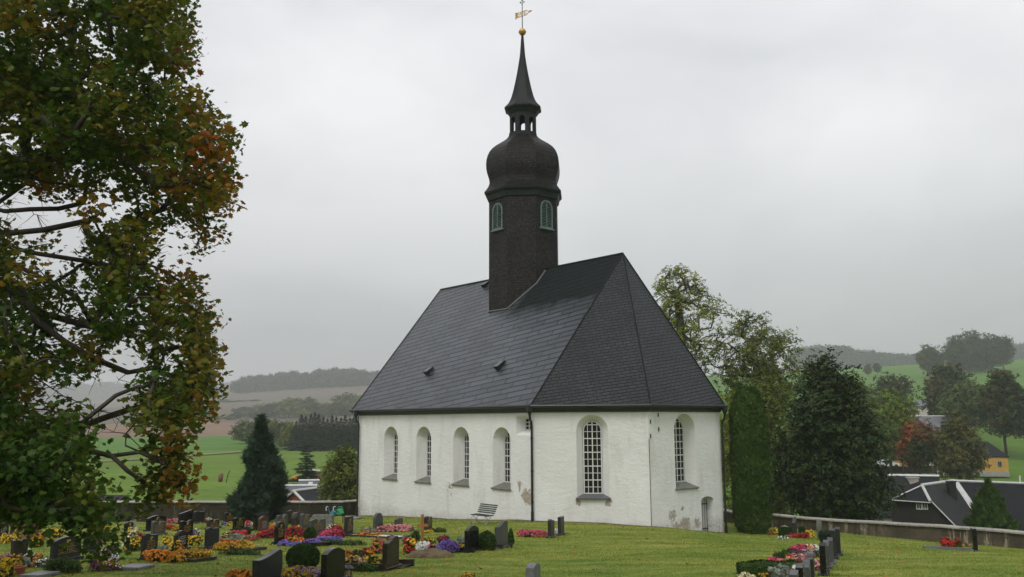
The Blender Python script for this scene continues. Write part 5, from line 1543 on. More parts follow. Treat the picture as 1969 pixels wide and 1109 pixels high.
def tufty(name, label, u, vtop, vbase, wpx, mat, seed, Y=None, profile=None, n=5200, size=0.3, cat='tree', lean=0.0, core=0.72, upv=0.9, tmpl='needle', lumps=26, lump=0.22, dark=None):
    """dense conifer with upright tufts: thuja, juniper"""
    global rng
    rng = np.random.default_rng(seed); r2 = rng
    g = gp(u, vbase) if Y is None else Vector((at(u, vbase, Y)))
    H = at(u, vtop, g.y).z - g.z; Rr = wpx * g.y / PF / 2
    lob = [(r2.uniform(0, 6.28), r2.uniform(0, 1), r2.uniform(0.10, 0.3)) for _ in range(lumps)]
    def rad(t, a):
        o = np.zeros_like(t)
        for la, lt, lw in lob:
            da = np.remainder(a - la + np.pi, 2 * np.pi) - np.pi
            o = np.maximum(o, np.exp(-(da / 0.45) ** 2 - ((t - lt) / lw / 0.5) ** 2))
        return np.interp(t, [p[0] for p in profile], [p[1] for p in profile]) * Rr * (1 - lump + lump * 1.5 * o)
    t = r2.uniform(0, 1, n * 2); keep = r2.uniform(0, 1, n * 2) < np.interp(t, [p[0] for p in profile], [p[1] for p in profile]) + 0.1; t = t[keep][:n]
    a = r2.uniform(0, 2 * np.pi, len(t)); q = r2.uniform(core, 1.03, len(t)); rr = rad(t, a) * q
    x = g.x + rr * np.cos(a) + lean * t * H; y = g.y + rr * np.sin(a); z = g.z + t * H
    P = np.stack([x, y, z], 1)
    out = np.stack([np.cos(a), np.sin(a), np.zeros_like(a)], 1)
    D = out * r2.uniform(0.15, 0.7, (len(t), 1)) + np.array([0, 0, upv]) + r2.normal(size=P.shape) * 0.3; D /= np.linalg.norm(D, axis=1, keepdims=True)
    xx = np.cross(D, out + r2.normal(size=P.shape) * 0.5); xx /= np.maximum(np.linalg.norm(xx, axis=1, keepdims=True), 1e-6); zz = np.cross(xx, D)
    tv, tf = LEAF[tmpl]
    lv = scatter(tv, tf, P - D * size * 0.4, np.stack([xx, D, zz], 2), size * r2.uniform(0.7, 1.3, len(P)))
    # inner foliage as a closed shell, added to block light through the crown
    nt_, na = 26, 22
    tt = np.linspace(0.0, 0.985, nt_); aa = np.arange(na) * 2 * np.pi / na
    TT, AA = np.meshgrid(tt, aa, indexing='ij'); RR = rad(TT.ravel(), AA.ravel()).reshape(TT.shape) * core * 0.97
    V = np.stack([g.x + RR * np.cos(AA) + lean * TT * H, g.y + RR * np.sin(AA), g.z + TT * H], -1).reshape(-1, 3)
    I = []
    for i in range(nt_ - 1):
        for j in range(na): I.append([i * na + j, i * na + (j + 1) % na, (i + 1) * na + (j + 1) % na, (i + 1) * na + j])
    inner = (V, np.array(I), np.full(len(I), 4))
    trunk = tube_np([(g.x, g.y, g.z - 0.3), (g.x + lean * 0.2 * H, g.y, g.z + H * 0.3)], [H * 0.022, H * 0.015], 8)
    return place_tree(name, label, cat, (g.x, g.y, g.z), join_np([lv, inner]), trunk, mat, M['bark'])
COLUMN = [(0, 0.70), (0.05, 0.9), (0.15, 0.97), (0.4, 1.0), (0.7, 0.98), (0.85, 0.9), (0.94, 0.72), (1, 0.42)]
JUNI = [(0, 0.62), (0.08, 0.9), (0.25, 1.0), (0.45, 0.88), (0.62, 0.68), (0.78, 0.38), (0.85, 0.22), (0.93, 0.17), (1, 0.07)]
tufty('columnar_thuja', 'tall dense columnar thuja on the lawn right of the church', 1448, 743, 1024, 71, F['thuja'], 70, profile=COLUMN, n=15000, size=0.19, lumps=70, lump=0.13, core=0.86)
tufty('juniper_tree', 'bluish dark juniper with a ragged pointed top inside the left wall', 494, 800, 1004, 90, F['juniper'], 71, profile=JUNI, n=11000, size=0.36, lumps=46, lump=0.55, core=0.66, upv=0.45, lean=0.012)

tufty('pyramid_conifer', 'dark pointed conifer in front of the barn roof', 1909, 921, 1045, 86, F['thuja'], 61, Y=66, profile=[(0, 0.92), (0.35, 1.0), (0.6, 0.7), (0.78, 0.36), (0.9, 0.16), (1, 0.05)], n=6000, size=0.34, lumps=40, lump=0.3, core=0.7)
# ---- stands and belts of trees in the haze: a few prototypes, copied
def proto_round(seed, mat):
    global rng
    rng = np.random.default_rng(seed)
    cs = crown_points(46, (0, 0), 2.6, 9.6, 4.6, ROUND, seed=seed, lump=0.3)
    lv = leaves_at(cs, 24, 1.0, 1.25, 'clump', out=np.array([0, 0, 5.5]))
    w, _ = grow([(0, 0, -0.5), (0.1, 0, 2), (0, 0.1, 5)], 0.24, cs, min_r=0.04)
    return lv, join_np(w)
def proto_spruce(seed):
    global rng
    rng = np.random.default_rng(seed); r2 = rng
    n = 620; t = r2.uniform(0, 1, n) ** 1.25; a = r2.uniform(0, 6.28, n)
    wh = 0.82 + 0.18 * np.sin(t * 60)
    rr = (1 - t) * 2.3 * wh * np.sqrt(r2.uniform(0.15, 1, n)) + 0.06
    P = np.stack([rr * np.cos(a), rr * np.sin(a), 0.5 + t * 9.3 - rr * 0.25], 1)
    D = np.stack([np.cos(a), np.sin(a), np.full(n, -0.35)], 1) + r2.normal(size=(n, 3)) * 0.25; D[t > 0.93] = [0, 0, 1]; D /= np.linalg.norm(D, axis=1, keepdims=True)
    x = np.cross(D, np.array([0, 0, 1.0]) + r2.normal(size=(n, 3)) * 0.4); x /= np.maximum(np.linalg.norm(x, axis=1, keepdims=True), 1e-6)
    lv = scatter(*LEAF['needle'], P, np.stack([x, D, np.cross(x, D)], 2), r2.uniform(0.9, 1.5, n) * (1.1 - 0.6 * t))
    return lv, tube_np([(0, 0, -0.8), (0, 0, 9.6)], [0.2, 0.02], 5)
protos = {}
def belt_tree(kind, x, y, H, wsc, label, group, name):
    key = kind
    zb = float(T(x, y))
    if key not in protos:
        sd = 80 + len(protos)
        lv, wd = proto_spruce(sd) if kind.startswith('spruce') else proto_round(sd, None)
        mat = F['spruce'] if kind.startswith('spruce') else F[kind.split(':')[1]]
        protos[key] = (np_mesh('crown', *lv), np_mesh('trunk', *wd), mat)
        protos[key][0].materials.append(mat); protos[key][1].materials.append(M['bark'])
    cm, tm, mat = protos[key]
    root = tag(empty(name, (x, y, zb), random.uniform(0, 6.28)), label, 'tree', group)
    root.scale = (H / 10 * wsc, H / 10 * wsc, H / 10)
    for nm, me in (('crown', cm), ('trunk', tm)):
        o = bpy.data.objects.new(nm, me); COL.objects.link(o); o.parent = root
def belt(items, kinds, label, group, name):
    for k, (u, vt, Y, wpx) in enumerate(items):
        Y = far(Y); top = at(u, vt, Y); H = max(2.0, top.z - float(T(top.x, Y)))
        kind = kinds[k % len(kinds)]
        nat = (4.6 if kind.startswith('spruce') else 9.6) * H / 10
        belt_tree(kind, top.x, Y, H, wpx * Y / PF / nat, label, group, name)
random.seed(3)
belt([(u, v + random.uniform(-3, 4), 262 + dy, 36) for u, v, dy in ((570, 812, 0), (580, 797, 3), (588, 802, 8), (598, 796, 0), (606, 793, 6), (613, 800, 0), (622, 806, 5), (630, 803, 0), (639, 801, 4), (647, 804, 0), (656, 800, 6), (664, 799, 0), (673, 802, 5), (682, 797, 0), (690, 800, 4), (700, 801, 0), (710, 798, 3), (720, 800, 0), (575, 822, -6), (595, 818, -7), (617, 820, -8), (641, 818, -8), (662, 818, -8), (684, 818, -8))], ['spruce_a', 'spruce_b'], 'spruce in the dark stand at the top of the pasture', 'spruces of the dark stand above the pasture', 'spruce_tree')
belt([(475, 811, 292, 48)], ['round:olive'], 'broad round bush at the left end of the tree belt', None, 'field_bush')
belt([(507, 806, 300, 42), (528, 812, 285, 38), (545, 814, 278, 40), (560, 816, 270, 34), (515, 822, 272, 34), (549, 832, 262, 26)], ['round:far_green', 'round:oak'], 'broadleaf tree in the belt left of the spruce stand', 'broadleaf trees beside the spruce stand', 'field_tree')
belt([(468, 783, 520, 34), (485, 786, 512, 30), (500, 780, 520, 36), (520, 777, 515, 36), (538, 775, 520, 40), (556, 769, 512, 46), (570, 768, 518, 40), (598, 767, 505, 38), (625, 777, 512, 34), (640, 780, 505, 28), (664, 760, 500, 56), (690, 765, 505, 40), (452, 795, 500, 24), (440, 800, 495, 22), (400, 793, 490, 22), (385, 797, 495, 22), (412, 800, 490, 24), (580, 790, 490, 34), (610, 792, 485, 30)], ['round:far_green', 'round:olive', 'round:oak'], 'hazy round tree in the hedge across the brown hillside', 'hazy hedge trees on the brown hillside', 'hedge_tree')
belt([(u, 768 + random.uniform(-4, 6), 640, 22) for u in (300, 330, 350, 372, 395, 430, 445, 465, 490)], ['round:far_green', 'round:olive'], 'faint tree in the upper hedge below the hilltop forest', 'faint trees of the upper hedge', 'hedge_tree')

def forest(name, label, items, seed, mat):
    """far wood read as one mass: many tapered crowns in one object"""
    global rng
    rng = np.random.default_rng(seed); parts = []
    a = proto_spruce(seed); b_ = proto_round(seed + 1, None)
    sub_ = rng.choice(620, 200, replace=False)
    for (x, y, H, sc, con) in items:
        lv = a[0] if con else b_[0]
        v, i, s = lv; k = len(LEAF['needle'][0]) if con else len(LEAF['clump'][0])
        f = len(LEAF['needle'][1]) if con else len(LEAF['clump'][1])
        # thin the crown: every third spray, enlarged
        nspr = len(v) // k; pick = np.arange(int(rng.integers(0, 3)), nspr, 3)
        vv = v.reshape(nspr, k, 3)[pick]; cen = vv.mean(1, keepdims=True); vv = cen + (vv - cen) * 1.35
        tf = LEAF['needle' if con else 'clump'][1]; base = np.concatenate([np.array(q) for q in tf]); sz = np.array([len(q) for q in tf])
        idx = (base[None] + (np.arange(len(pick)) * k)[:, None]).ravel()
        t = rng.uniform(0, 6.28); c, s_ = math.cos(t), math.sin(t)
        w = vv.reshape(-1, 3) * np.array([H / 10 * sc, H / 10 * sc, H / 10]); w = np.stack([w[:, 0] * c - w[:, 1] * s_, w[:, 0] * s_ + w[:, 1] * c, w[:, 2]], 1) + np.array([x, y, float(T(x, y)) - 0.5])
        parts.append((w, idx, np.tile(sz, len(pick))))
    v, i, s = join_np(parts)
    return tag(link(name, np_mesh(name, v, i, s), mat), kind='stuff', label=label, cat='forest')
rf = np.random.default_rng(9)
it = []
for u in np.arange(458, 735, 3.1):
    vt = float(np.interp(u, [455, 475, 495, 520, 545, 565, 582, 592, 612, 640, 668, 690, 705, 735], [733, 727, 724, 720, 717, 716, 727, 722, 714, 711, 712, 713, 716, 720]))
    for row in range(4):
        Y = far(735 + row * 16 + rf.uniform(-5, 5)); p = at(u + rf.uniform(-2, 2), vt + rf.uniform(-3.5, 5) + row * -0.2, Y); H = max(16, min(60, p.z - float(T(p.x, Y))))
        it.append((p.x, Y, H, 1.0, rf.uniform() < 0.9))
for u in np.arange(458, 735, 6): 
    Y = far(722 + rf.uniform(-4, 4)); p = at(u, 742, Y); it.append((p.x, Y, 19 + rf.uniform(0, 8), 1.2, False))
forest('hilltop_forest', 'misty spruce forest on the left hilltop', it, 91, F['spruce'])
it = []
for u in np.arange(60, 470, 4.0):
    vt = 741 + 4 * math.sin(u * 0.02) + rf.uniform(-1.5, 1.5)
    Y = far(1010); p = at(u, vt, Y); it.append((p.x, Y, max(30, min(100, p.z - float(T(p.x, Y)))), 1.3, rf.uniform() < 0.6))
forest('distant_wood', 'barely visible wood on the farthest left ridge', it, 93, F['spruce'])
it = []
for u in np.arange(1540, 2010, 3.4):
    vt = float(np.interp(u, [1540, 1570, 1600, 1625, 1650, 1690, 1730, 1760, 1800, 1880, 1950, 2010], [672, 670, 668, 671, 676, 681, 683, 684, 680, 676, 664, 666]))
    for row in range(3):
        Y = far(690 + row * 15); p = at(u + rf.uniform(-2, 2), vt + rf.uniform(-2, 2), Y); H = max(14, min(56, p.z - float(T(p.x, Y)))); it.append((p.x, Y, H, 1.1, rf.uniform() < 0.75))
forest('ridge_forest', 'hazy forest along the ridge above the right meadow', it, 95, F['spruce'])

# ------------------------------------------------------------------ graves
def granite(name, c, rough=0.25, sp=0.35):
    b = MB(name)
    n = b.noise(40, 3, 0.8); n2 = b.noise(1.5, 4, 0.6)
    lo = tuple(x * 0.55 for x in c); hi = tuple(min(1, x * 1.6) for x in c)
    col = b.mix(1.0, b.ramp(n, [(0.35, lo), (0.65, hi)]), b.ramp(n2, [(0.3, 0.75), (0.7, 1.2)]), 'MULTIPLY')
    b.set(col=col, rough=rough, spec=sp)
    return b.done()
ST = {'black': granite('black_granite', (0.010, 0.010, 0.011), 0.16), 'dark': granite('dark_granite', (0.026, 0.027, 0.028), 0.28), 'grey': granite('grey_granite', (0.062, 0.064, 0.066), 0.42),
      'brown': granite('brown_granite', (0.034, 0.026, 0.020), 0.25), 'red': granite('red_granite', (0.085, 0.036, 0.024), 0.28), 'rust': granite('rust_stone', (0.16, 0.080, 0.040), 0.85), 'white': granite('white_marble', (0.42, 0.41, 0.38), 0.5),
      'light': granite('light_granite', (0.13, 0.135, 0.14), 0.45), 'mossy': granite('mossy_stone', (0.090, 0.092, 0.066), 0.9), 'wood': simple('grave_wood', (0.30, 0.13, 0.035), 0.55, 0.25, 3.0), 'pale_wood': simple('pale_wood', (0.45, 0.29, 0.10), 0.6, 0.15, 4.0)}
GE = Vector((math.sin(R(20)), math.cos(R(20)), 0))      # along the rows
GN = Vector((math.cos(R(20)), -math.sin(R(20)), 0))     # graves to the right of their stone
def top_profile(shape, n=12):
    """list of (s in -.5...5, z factor) from left to right"""
    if shape == 'flat': return [(-.5, 1), (.5, 1)]
    if shape == 'arch': return [(-.5 + i / n, 0.86 + 0.14 * math.sin(math.pi * i / n)) for i in range(n + 1)]
    if shape == 'round': return [(-.5 * math.cos(math.pi * i / n), 0.62 + 0.38 * math.sin(math.pi * i / n)) for i in range(n + 1)]
    if shape == 'slant': return [(-.5, 0.80), (.5, 1.0)]
    if shape == 'peakl': return [(-.5, 0.93), (-.36, 1.0), (-.2, 1.0), (0.0, 0.93), (.5, 0.91)]
    if shape == 'peak': return [(-.5, 0.86), (0, 1), (.5, 0.86)]
    if shape == 'shoulder': return [(-.5, 0.80), (-.42, 0.82), (-.34, 0.92), (-.2, 0.985), (0, 1), (.2, 0.985), (.34, 0.92), (.42, 0.82), (.5, 0.80)]
    if shape == 'wave': return [(-.5, 0.84), (-.35, 0.83), (-.15, 0.88), (.05, 0.96), (.22, 1.0), (.38, 0.98), (.5, 0.92)]
    if shape == 'notch': return [(-.5, 0.98), (-.3, 1.0), (-.05, 0.9), (0.05, 0.9), (.3, 1.0), (.5, 0.98)]
    if shape == 'step': return [(-.5, 0.80), (-.38, 0.80), (-.38, 0.88), (-.25, 0.88), (-.2, 0.98), (0, 1), (.2, 0.98), (.3, 0.9), (.5, 0.86)]
    if shape == 'concave': return [(-.5, 0.80), (-.3, 0.81), (-.1, 0.845), (.1, 0.90), (.3, 0.965), (.42, 1.0), (.5, 0.90)]
    if shape == 'rough': return [(-.5, 0.82), (-.4, 0.95), (-.2, 1.0), (0, 0.97), (.15, 1.0), (.35, 0.94), (.46, 0.86), (.5, 0.75)]
    return [(-.5, 1), (.5, 1)]
STONES = []
def headstone(u0, u1, v0, v1, side, shape, stone, label, letters=None, thick=0.14, plinth=True, w=None, group='headstones', cat='headstone', name='headstone'):
    """gravestone standing in the picture box u0..u1, v0..v1; side +1: its grave lies to the right, -1: to the left"""
    g = gp((u0 + u1) / 2, v1); ppm = PF / (g.y * math.cos(PITCH) + (g.z - EYE) * math.sin(PITCH))
    h = (v1 - v0) / ppm * 0.985
    ra = math.atan2(g.x, g.y); dl = R(20) - ra
    if w is None: w = ((u1 - u0) / ppm - thick * abs(math.cos(dl))) / max(abs(math.sin(dl)), 0.25)
    w = min(max(w, 0.38), 1.5)
    # local frame: x = face normal (towards its grave), y = along the row, z up
    nx = GN * side
    root = tag(empty(name, g), label, cat, group)
    Ml = Matrix(((nx.x, GE.x, 0, 0), (nx.y, GE.y, 0, 0), (0, 0, 1, 0), (0, 0, 0, 1)))
    pl = 0.09 if plinth else 0.0
    bm = bmesh.new()
    pr = [(-w / 2, pl * 0.6 - (0 if plinth else 0.25))] + [(s * w, z * h) for s, z in top_profile(shape)] + [(w / 2, pl * 0.6 - (0 if plinth else 0.25))]
    if shape == 'concave': pr = [(-w * 0.44, 0.0), (-w * 0.5, h * 0.45)] + [(s * w, z * h) for s, z in top_profile(shape)][0:] + [(w * 0.52, h * 0.5), (w * 0.42, 0.0)]
    A = [bm.verts.new(Ml @ Vector((thick / 2, y, z))) for y, z in pr]; B = [bm.verts.new(Ml @ Vector((-thick / 2, y, z))) for y, z in pr]
    bm.faces.new(A); bm.faces.new(B[::-1]); k = len(pr)
    for i in range(k): bm.faces.new([A[i], A[(i + 1) % k], B[(i + 1) % k], B[i]])
    bmesh.ops.recalc_face_normals(bm, faces=bm.faces)
    if shape in ('rough', 'round') and stone in ('rust', 'mossy', 'brown'):
        bmesh.ops.subdivide_edges(bm, edges=[e_ for e_ in bm.edges if e_.calc_length() > 0.25], cuts=2)
        for v_ in bm.verts: v_.co += Vector((mnoise.noise(v_.co * 3 + g), mnoise.noise(v_.co * 3 + g * 2), mnoise.noise(v_.co * 3.3 - g))) * 0.025
    else:
        bmesh.ops.bevel(bm, geom=[e_ for e_ in bm.edges if e_.calc_face_angle(0) > 0.5], offset=0.009, segments=1, affect='EDGES')
    from_bm('slab', bm, ST[stone], root)
    if plinth:
        bm = bmesh.new(); add_box(bm, (0, 0, -0.07), (thick + 0.14, w + 0.16, 0.32), Ml)
        bmesh.ops.bevel(bm, geom=list(bm.edges), offset=0.01, segments=1, affect='EDGES'); from_bm('plinth', bm, ST['dark' if stone in ('white', 'wood', 'light') else stone], root)
    if letters:
        r2 = random.Random(int(u0 * 7 + v0)); bm = bmesh.new()
        zt = h * 0.80; lh = max(0.028, h * 0.040); x0 = thick / 2 + 0.003
        nl = r2.randint(6, 8)
        if letters != 'white_letter':
            add_box(bm, (x0, -w * 0.02, zt + 0.0), (0.006, 0.07, 0.10), Ml @ Matrix.Translation((0, 0, 0)))   # small ornament
            add_box(bm, (x0, w * 0.05, zt + 0.03), (0.006, 0.09, 0.05), Ml)
        zz = zt - lh * 2.4
        for q in range(nl):
            y = -w * r2.uniform(0.28, 0.34); end = w * r2.uniform(0.22, 0.36)
            while y < end:
                ww = r2.uniform(0.010, 0.024)
                add_box(bm, (x0, y + ww / 2, zz), (0.005, ww, lh * r2.uniform(0.55, 0.8)), Ml); y += ww + 0.014 + (0.04 if r2.random() < 0.22 else 0)
            zz -= lh * (1.75 if q % 2 == 0 else 1.35)
            if zz < h * 0.25: break
        from_bm('inscription', bm, M[letters], root)
    root['label'] = label
    STONES.append((g.x, g.y))
    return g, nx, w, h, root
def kerb(g, nx, length, width, label, mat='dark', hgt=0.10, fill=True, shift=0.1, group='grave kerbs'):
    """stone border of a grave with soil inside"""
    L_ = length
    c0 = g + nx * shift
    root = tag(empty('grave_border', c0), label, 'grave border', group)
    corners = []
    def pt(a, b_, dz=0.0):
        p = c0 + nx * a + GE * b_; return Vector((p.x, p.y, float(G(p.x, p.y)) + dz)) - c0
    bm = bmesh.new(); t = 0.09
    def bar(a0, b0, a1, b1, z1=0.0):
        n = 5; prev = None
        d = Vector((a1 - a0, b1 - b0)).normalized(); nrm = Vector((-d.y, d.x)) * t / 2
        for i in range(n + 1):
            a, b_ = lerp(a0, a1, i / n), lerp(b0, b1, i / n)
            cur = [bm.verts.new(pt(a + s * nrm.x, b_ + s * nrm.y, z)) for s, z in ((-1, -0.15), (-1, hgt + z1), (1, hgt + z1), (1, -0.15))]
            if prev:
                for k in range(4): bm.faces.new([prev[k], cur[k], cur[(k + 1) % 4], prev[(k + 1) % 4]])
            else: bm.faces.new(cur)
            prev = cur
        bm.faces.new(prev[::-1])
    bar(0, -width / 2, L_, -width / 2); bar(0, width / 2, L_, width / 2); bar(L_ - t / 2, -width / 2 + t / 2, L_ - t / 2, width / 2 - t / 2, 0.003)
    from_bm('kerb', bm, ST[mat], root)
    if fill:
        bm = bmesh.new(); rows = []
        for i in range(7):
            rows.append([bm.verts.new(pt(lerp(0.02, L_ - t * 0.8, i / 6), lerp(-width / 2 + 0.03, width / 2 - 0.03, j / 4), 0.05 + 0.03 * math.sin(i + j * 2.0))) for j in range(5)])
        for i in range(6):
            for j in range(4): bm.faces.new([rows[i][j], rows[i + 1][j], rows[i + 1][j + 1], rows[i][j + 1]])
        from_bm('soil', bm, M['soil'], root)
    return root
BLOOM = {}
def bloom_mat(name, col):
    if name not in BLOOM:
        b = MB('bloom_' + name); geo = b.n('ShaderNodeNewGeometry')
        c = b.ramp(geo.outputs['Random Per Island'], [(0.0, tuple(x * 0.55 for x in col)), (0.6, col), (1.0, tuple(min(0.9, x * 1.25 + 0.02) for x in col))])
        b.set(col=c, rough=0.6, spec=0.2)
        tr = b.n('ShaderNodeBsdfTranslucent', {'Color': c}); mx = b.n('ShaderNodeMixShader', {0: 0.2}); b.l(b.p.outputs[0], mx.inputs[1]); b.l(tr.outputs[0], mx.inputs[2]); b.l(mx.outputs[0], b.out.inputs['Surface'])
        BLOOM[name] = b.done()
    return BLOOM[name]
COLS = dict(orange=(0.62, 0.20, 0.012), yellow=(0.62, 0.42, 0.02), gold=(0.46, 0.25, 0.012), red=(0.46, 0.014, 0.012), darkred=(0.24, 0.010, 0.014), pink=(0.52, 0.05, 0.12), rose=(0.58, 0.24, 0.24), violet=(0.16, 0.12, 0.42), purple=(0.12, 0.05, 0.26), white=(0.72, 0.72, 0.66), cream=(0.62, 0.56, 0.30), lilac=(0.38, 0.24, 0.40), mauve=(0.20, 0.08, 0.12))
def tmpl_bloom():
    V = [(0, 0, 0.12)]; n = 8
    for i in range(n):
        a = 2 * math.pi * i / n; r_ = 0.5 if i % 2 == 0 else 0.36; V.append((r_ * math.cos(a), r_ * math.sin(a), 0.05 if i % 2 else -0.02))
    return np.array(V), [(0, 1 + i, 1 + (i + 1) % n) for i in range(n)]
TB = tmpl_bloom()
CLUMP_GROUP = 'flowering plants on the graves'
def flowers(u0, u1, v0, v1, cols, label, leaf='greens', bsize=0.075, dens=1.0, depth=0.55, name='flower_clump', cat='flowers', leafy=1.0, seedx=0, flat=False, along=True, hmin=0.12, group=None):
    """a mound of plants filling the picture box; cols: list of (colour, weight)"""
    global rng
    rng = np.random.default_rng(int(u0 * 13 + v1 * 7 + seedx)); r2 = rng
    g = gp((u0 + u1) / 2, v1 - 1); ppm = PF / (g.y * math.cos(PITCH) + (g.z - EYE) * math.sin(PITCH))
    a = (u1 - u0) / ppm / 2; bdep = min(max(a * depth, 0.22), 0.55)
    g = g + Vector((0, bdep * 0.75, 0)); g.z = float(G(g.x, g.y))
    h = max(hmin, ((v1 - v0) / ppm - bdep * 1.2 * 0.15))
    ax1 = Vector((math.cos(R(6)), -math.sin(R(6)), 0)) if along else Vector((1, 0, 0)); ax2 = Vector((-ax1.y, ax1.x, 0))
    root = tag(empty(name, g), label, cat, group or CLUMP_GROUP)
    lob = r2.normal(size=(7, 3))
    def surf(n, q0, q1, zmin=0.0):
        d = unit(n); d[:, 2] = np.abs(d[:, 2]) ** 0.8
        if zmin: d[:, 2] = np.maximum(d[:, 2], zmin * r2.uniform(0.3, 1, n))
        ln = np.maximum(np.linalg.norm(d[:, :2], axis=1), 1e-6)
        sq = 1.0 / np.maximum(np.linalg.norm(d, axis=1), 1e-6)
        q = r2.uniform(q0, q1, n) * (1 + 0.16 * np.sin(d @ lob[0] * 2.6) + 0.10 * np.sin(d @ lob[1] * 4.5))
        e_ = 1.35 if True else 1
        L1 = np.sign(d[:, 0]) * np.abs(d[:, 0] * sq) ** 0.8 * a * q; L2 = np.sign(d[:, 1]) * np.abs(d[:, 1] * sq) ** 0.8 * bdep * q; Z = (d[:, 2] * sq) ** 0.75 * h * q
        X = ax1.x * L1 + ax2.x * L2; Y = ax1.y * L1 + ax2.y * L2
        gz = G(g.x + X, g.y + Y) - g.z
        return np.stack([X, Y, Z + gz + 0.01], 1), np.stack([ax1.x * L1 / a ** 2 + ax2.x * L2 / bdep ** 2, ax1.y * L1 / a ** 2 + ax2.y * L2 / bdep ** 2, Z / h ** 2], 1)
    area = 3.1416 * a * bdep + 3.0 * (a + bdep) * h
    if leaf:
        n = int(min(2600, 420 * area * leafy) + 60)
        P, N = surf(n, 0.35, 0.97)
        Nn = N / np.maximum(np.linalg.norm(N, axis=1, keepdims=True), 1e-6) + r2.normal(size=P.shape) * 0.7
        lv = scatter(*LEAF['clump'], P, rots(Nn), np.full(n, 0.085) * r2.uniform(0.7, 1.4, n))
        link('foliage', np_mesh('foliage', *lv), F[leaf], root)
    if cols:
        nb = max(16 * len(cols), int(min(1500, 330 * area * dens * (0.075 / bsize) ** 1.6) + 8)); tw = sum(c[1] for c in cols)
        P, N = surf(nb, 0.92, 1.08, 0.12)
        # colours stay in patches
        key = (P @ lob[3]) / a + r2.normal(size=nb) * 0.35
        order = np.argsort(key); edges = np.cumsum([0] + [c[1] / tw for c in cols]) * nb
        Nn = N / np.maximum(np.linalg.norm(N, axis=1, keepdims=True), 1e-6) + np.array([0, -0.35, 0.45]) + r2.normal(size=P.shape) * 0.35
        sets = [order[int(edges[i]):int(edges[i + 1])] for i in range(len(cols))]
        for i in range(1, len(sets)):
            if len(sets[i]) < 14: sets[0] = np.concatenate([sets[0], sets[i]]); sets[i] = sets[i][:0]
        for i, (c, _) in enumerate(cols):
            s = sets[i]
            if len(s) == 0: continue
            bl = scatter(*TB, P[s], rots(Nn[s]), bsize * r2.uniform(0.75, 1.3, len(s)))
            link('blooms', np_mesh('blooms', *bl), bloom_mat(c, COLS[c]), root)
    return root
def ball(u0, u1, v0, v1, mat, label, name='box_ball', cat='shrub', n=3600, size=0.055, pr=None, group=None):
    g = gp((u0 + u1) / 2, v1)
    tufty(name, label, (u0 + u1) / 2, v0, v1, u1 - u0, mat, int(u0 + v0), profile=pr or [(0, 0.55), (0.12, 0.82), (0.3, 0.98), (0.5, 1.0), (0.7, 0.92), (0.85, 0.7), (0.95, 0.42), (1, 0.12)], n=n, size=size, cat=cat, lumps=14, lump=0.06, core=0.86, upv=0.25, tmpl='clump')

GD = 'gold_letter'; WL = 'white_letter'
H_ = headstone
hs = {}
# back rows at the left (their graves lie to the right of the stones)
H_(-6, 14.5, 1005, 1032, 1, 'shoulder', 'brown', 'brown shouldered stone with white lettering cut by the left photo edge', WL)
H_(20, 42, 998, 1028, 1, 'flat', 'brown', 'tall dark brown stone with gold lettering beside the rust-coloured boulder stone', GD)
H_(42, 72, 1000, 1037, 1, 'rough', 'rust', 'rough rust-coloured boulder gravestone with pale top', None, 0.3, False)
H_(21, 51, 1037, 1073, 1, 'notch', 'brown', 'dark brown stone with heart-notched top near the left edge', None)
H_(98, 152, 1032, 1078, 1, 'arch', 'dark', 'very wide grey-black arched stone under the maple boughs', GD, 0.16)
H_(160, 191, 1026, 1062, 1, 'peakl', 'dark', 'dark stone with gold lettering half hidden by maple leaves', GD)
H_(238, 255.5, 1003, 1025, 1, 'arch', 'black', 'small black stone with gold flame ornament by the white marker', GD)
H_(249, 259.5, 997, 1019, 1, 'flat', 'white', 'narrow white marble marker with dark writing', None, 0.1)
H_(257, 270, 979, 997, 1, 'slant', 'red', 'reddish brown stone with white writing close to the wall', WL)
H_(281, 318, 991, 1019, 1, 'arch', 'black', 'wide black arched stone with thin gold cross', GD)
H_(290, 317, 1001, 1029, 1, 'peakl', 'grey', 'grey stone with dense gold writing in front of the wide black arch', GD)
hs['or'] = H_(270.5, 301, 1025, 1076, 1, 'peakl', 'dark', 'dark grey stone with gold cross behind the orange flowers', GD)
H_(343, 369.5, 981, 1007, 1, 'slant', 'black', 'black slant-topped stone before the pale wall stain', None)
H_(371, 392, 982, 1006, 1, 'peakl', 'dark', 'plain dark stone right of the black slant-topped one', None)
H_(344, 370, 1000.5, 1034, 1, 'notch', 'black', 'black stone with notched top and gold lettering', GD)
H_(333, 360, 1020, 1058, 1, 'step', 'brown', 'brown stone with stepped shoulders behind the yellow flowers', WL)
H_(397, 421, 998, 1016, 1, 'peakl', 'brown', 'small brown stone with gold script behind the dark grey one', GD)
hs['ye'] = H_(393, 420, 1013, 1054, 1, 'peakl', 'dark', 'plain dark grey stone with gold leaf at the golden flower bed', None)
H_(429, 450, 985, 1005, 1, 'flat', 'brown', 'square brown stone near the wall left of the juniper', GD)
H_(447, 470, 994, 1019, 1, 'peakl', 'black', 'black gold-lettered stone behind the pair of box balls', GD)
H_(487, 516, 987, 1018, 1, 'flat', 'black', 'broad black stone right under the juniper', None)
hs['rd'] = H_(495.5, 515, 992, 1027, 1, 'arch', 'red', 'red-brown polished stone with white lettering', WL)
hs['bl'] = H_(526.6, 547, 1003, 1045, 1, 'shoulder', 'black', 'glossy black shouldered stone with gold wreath and lettering', GD)
H_(530, 553, 989.6, 1021, 1, 'notch', 'grey', 'grey double-peaked stone with long gold lettering', GD)
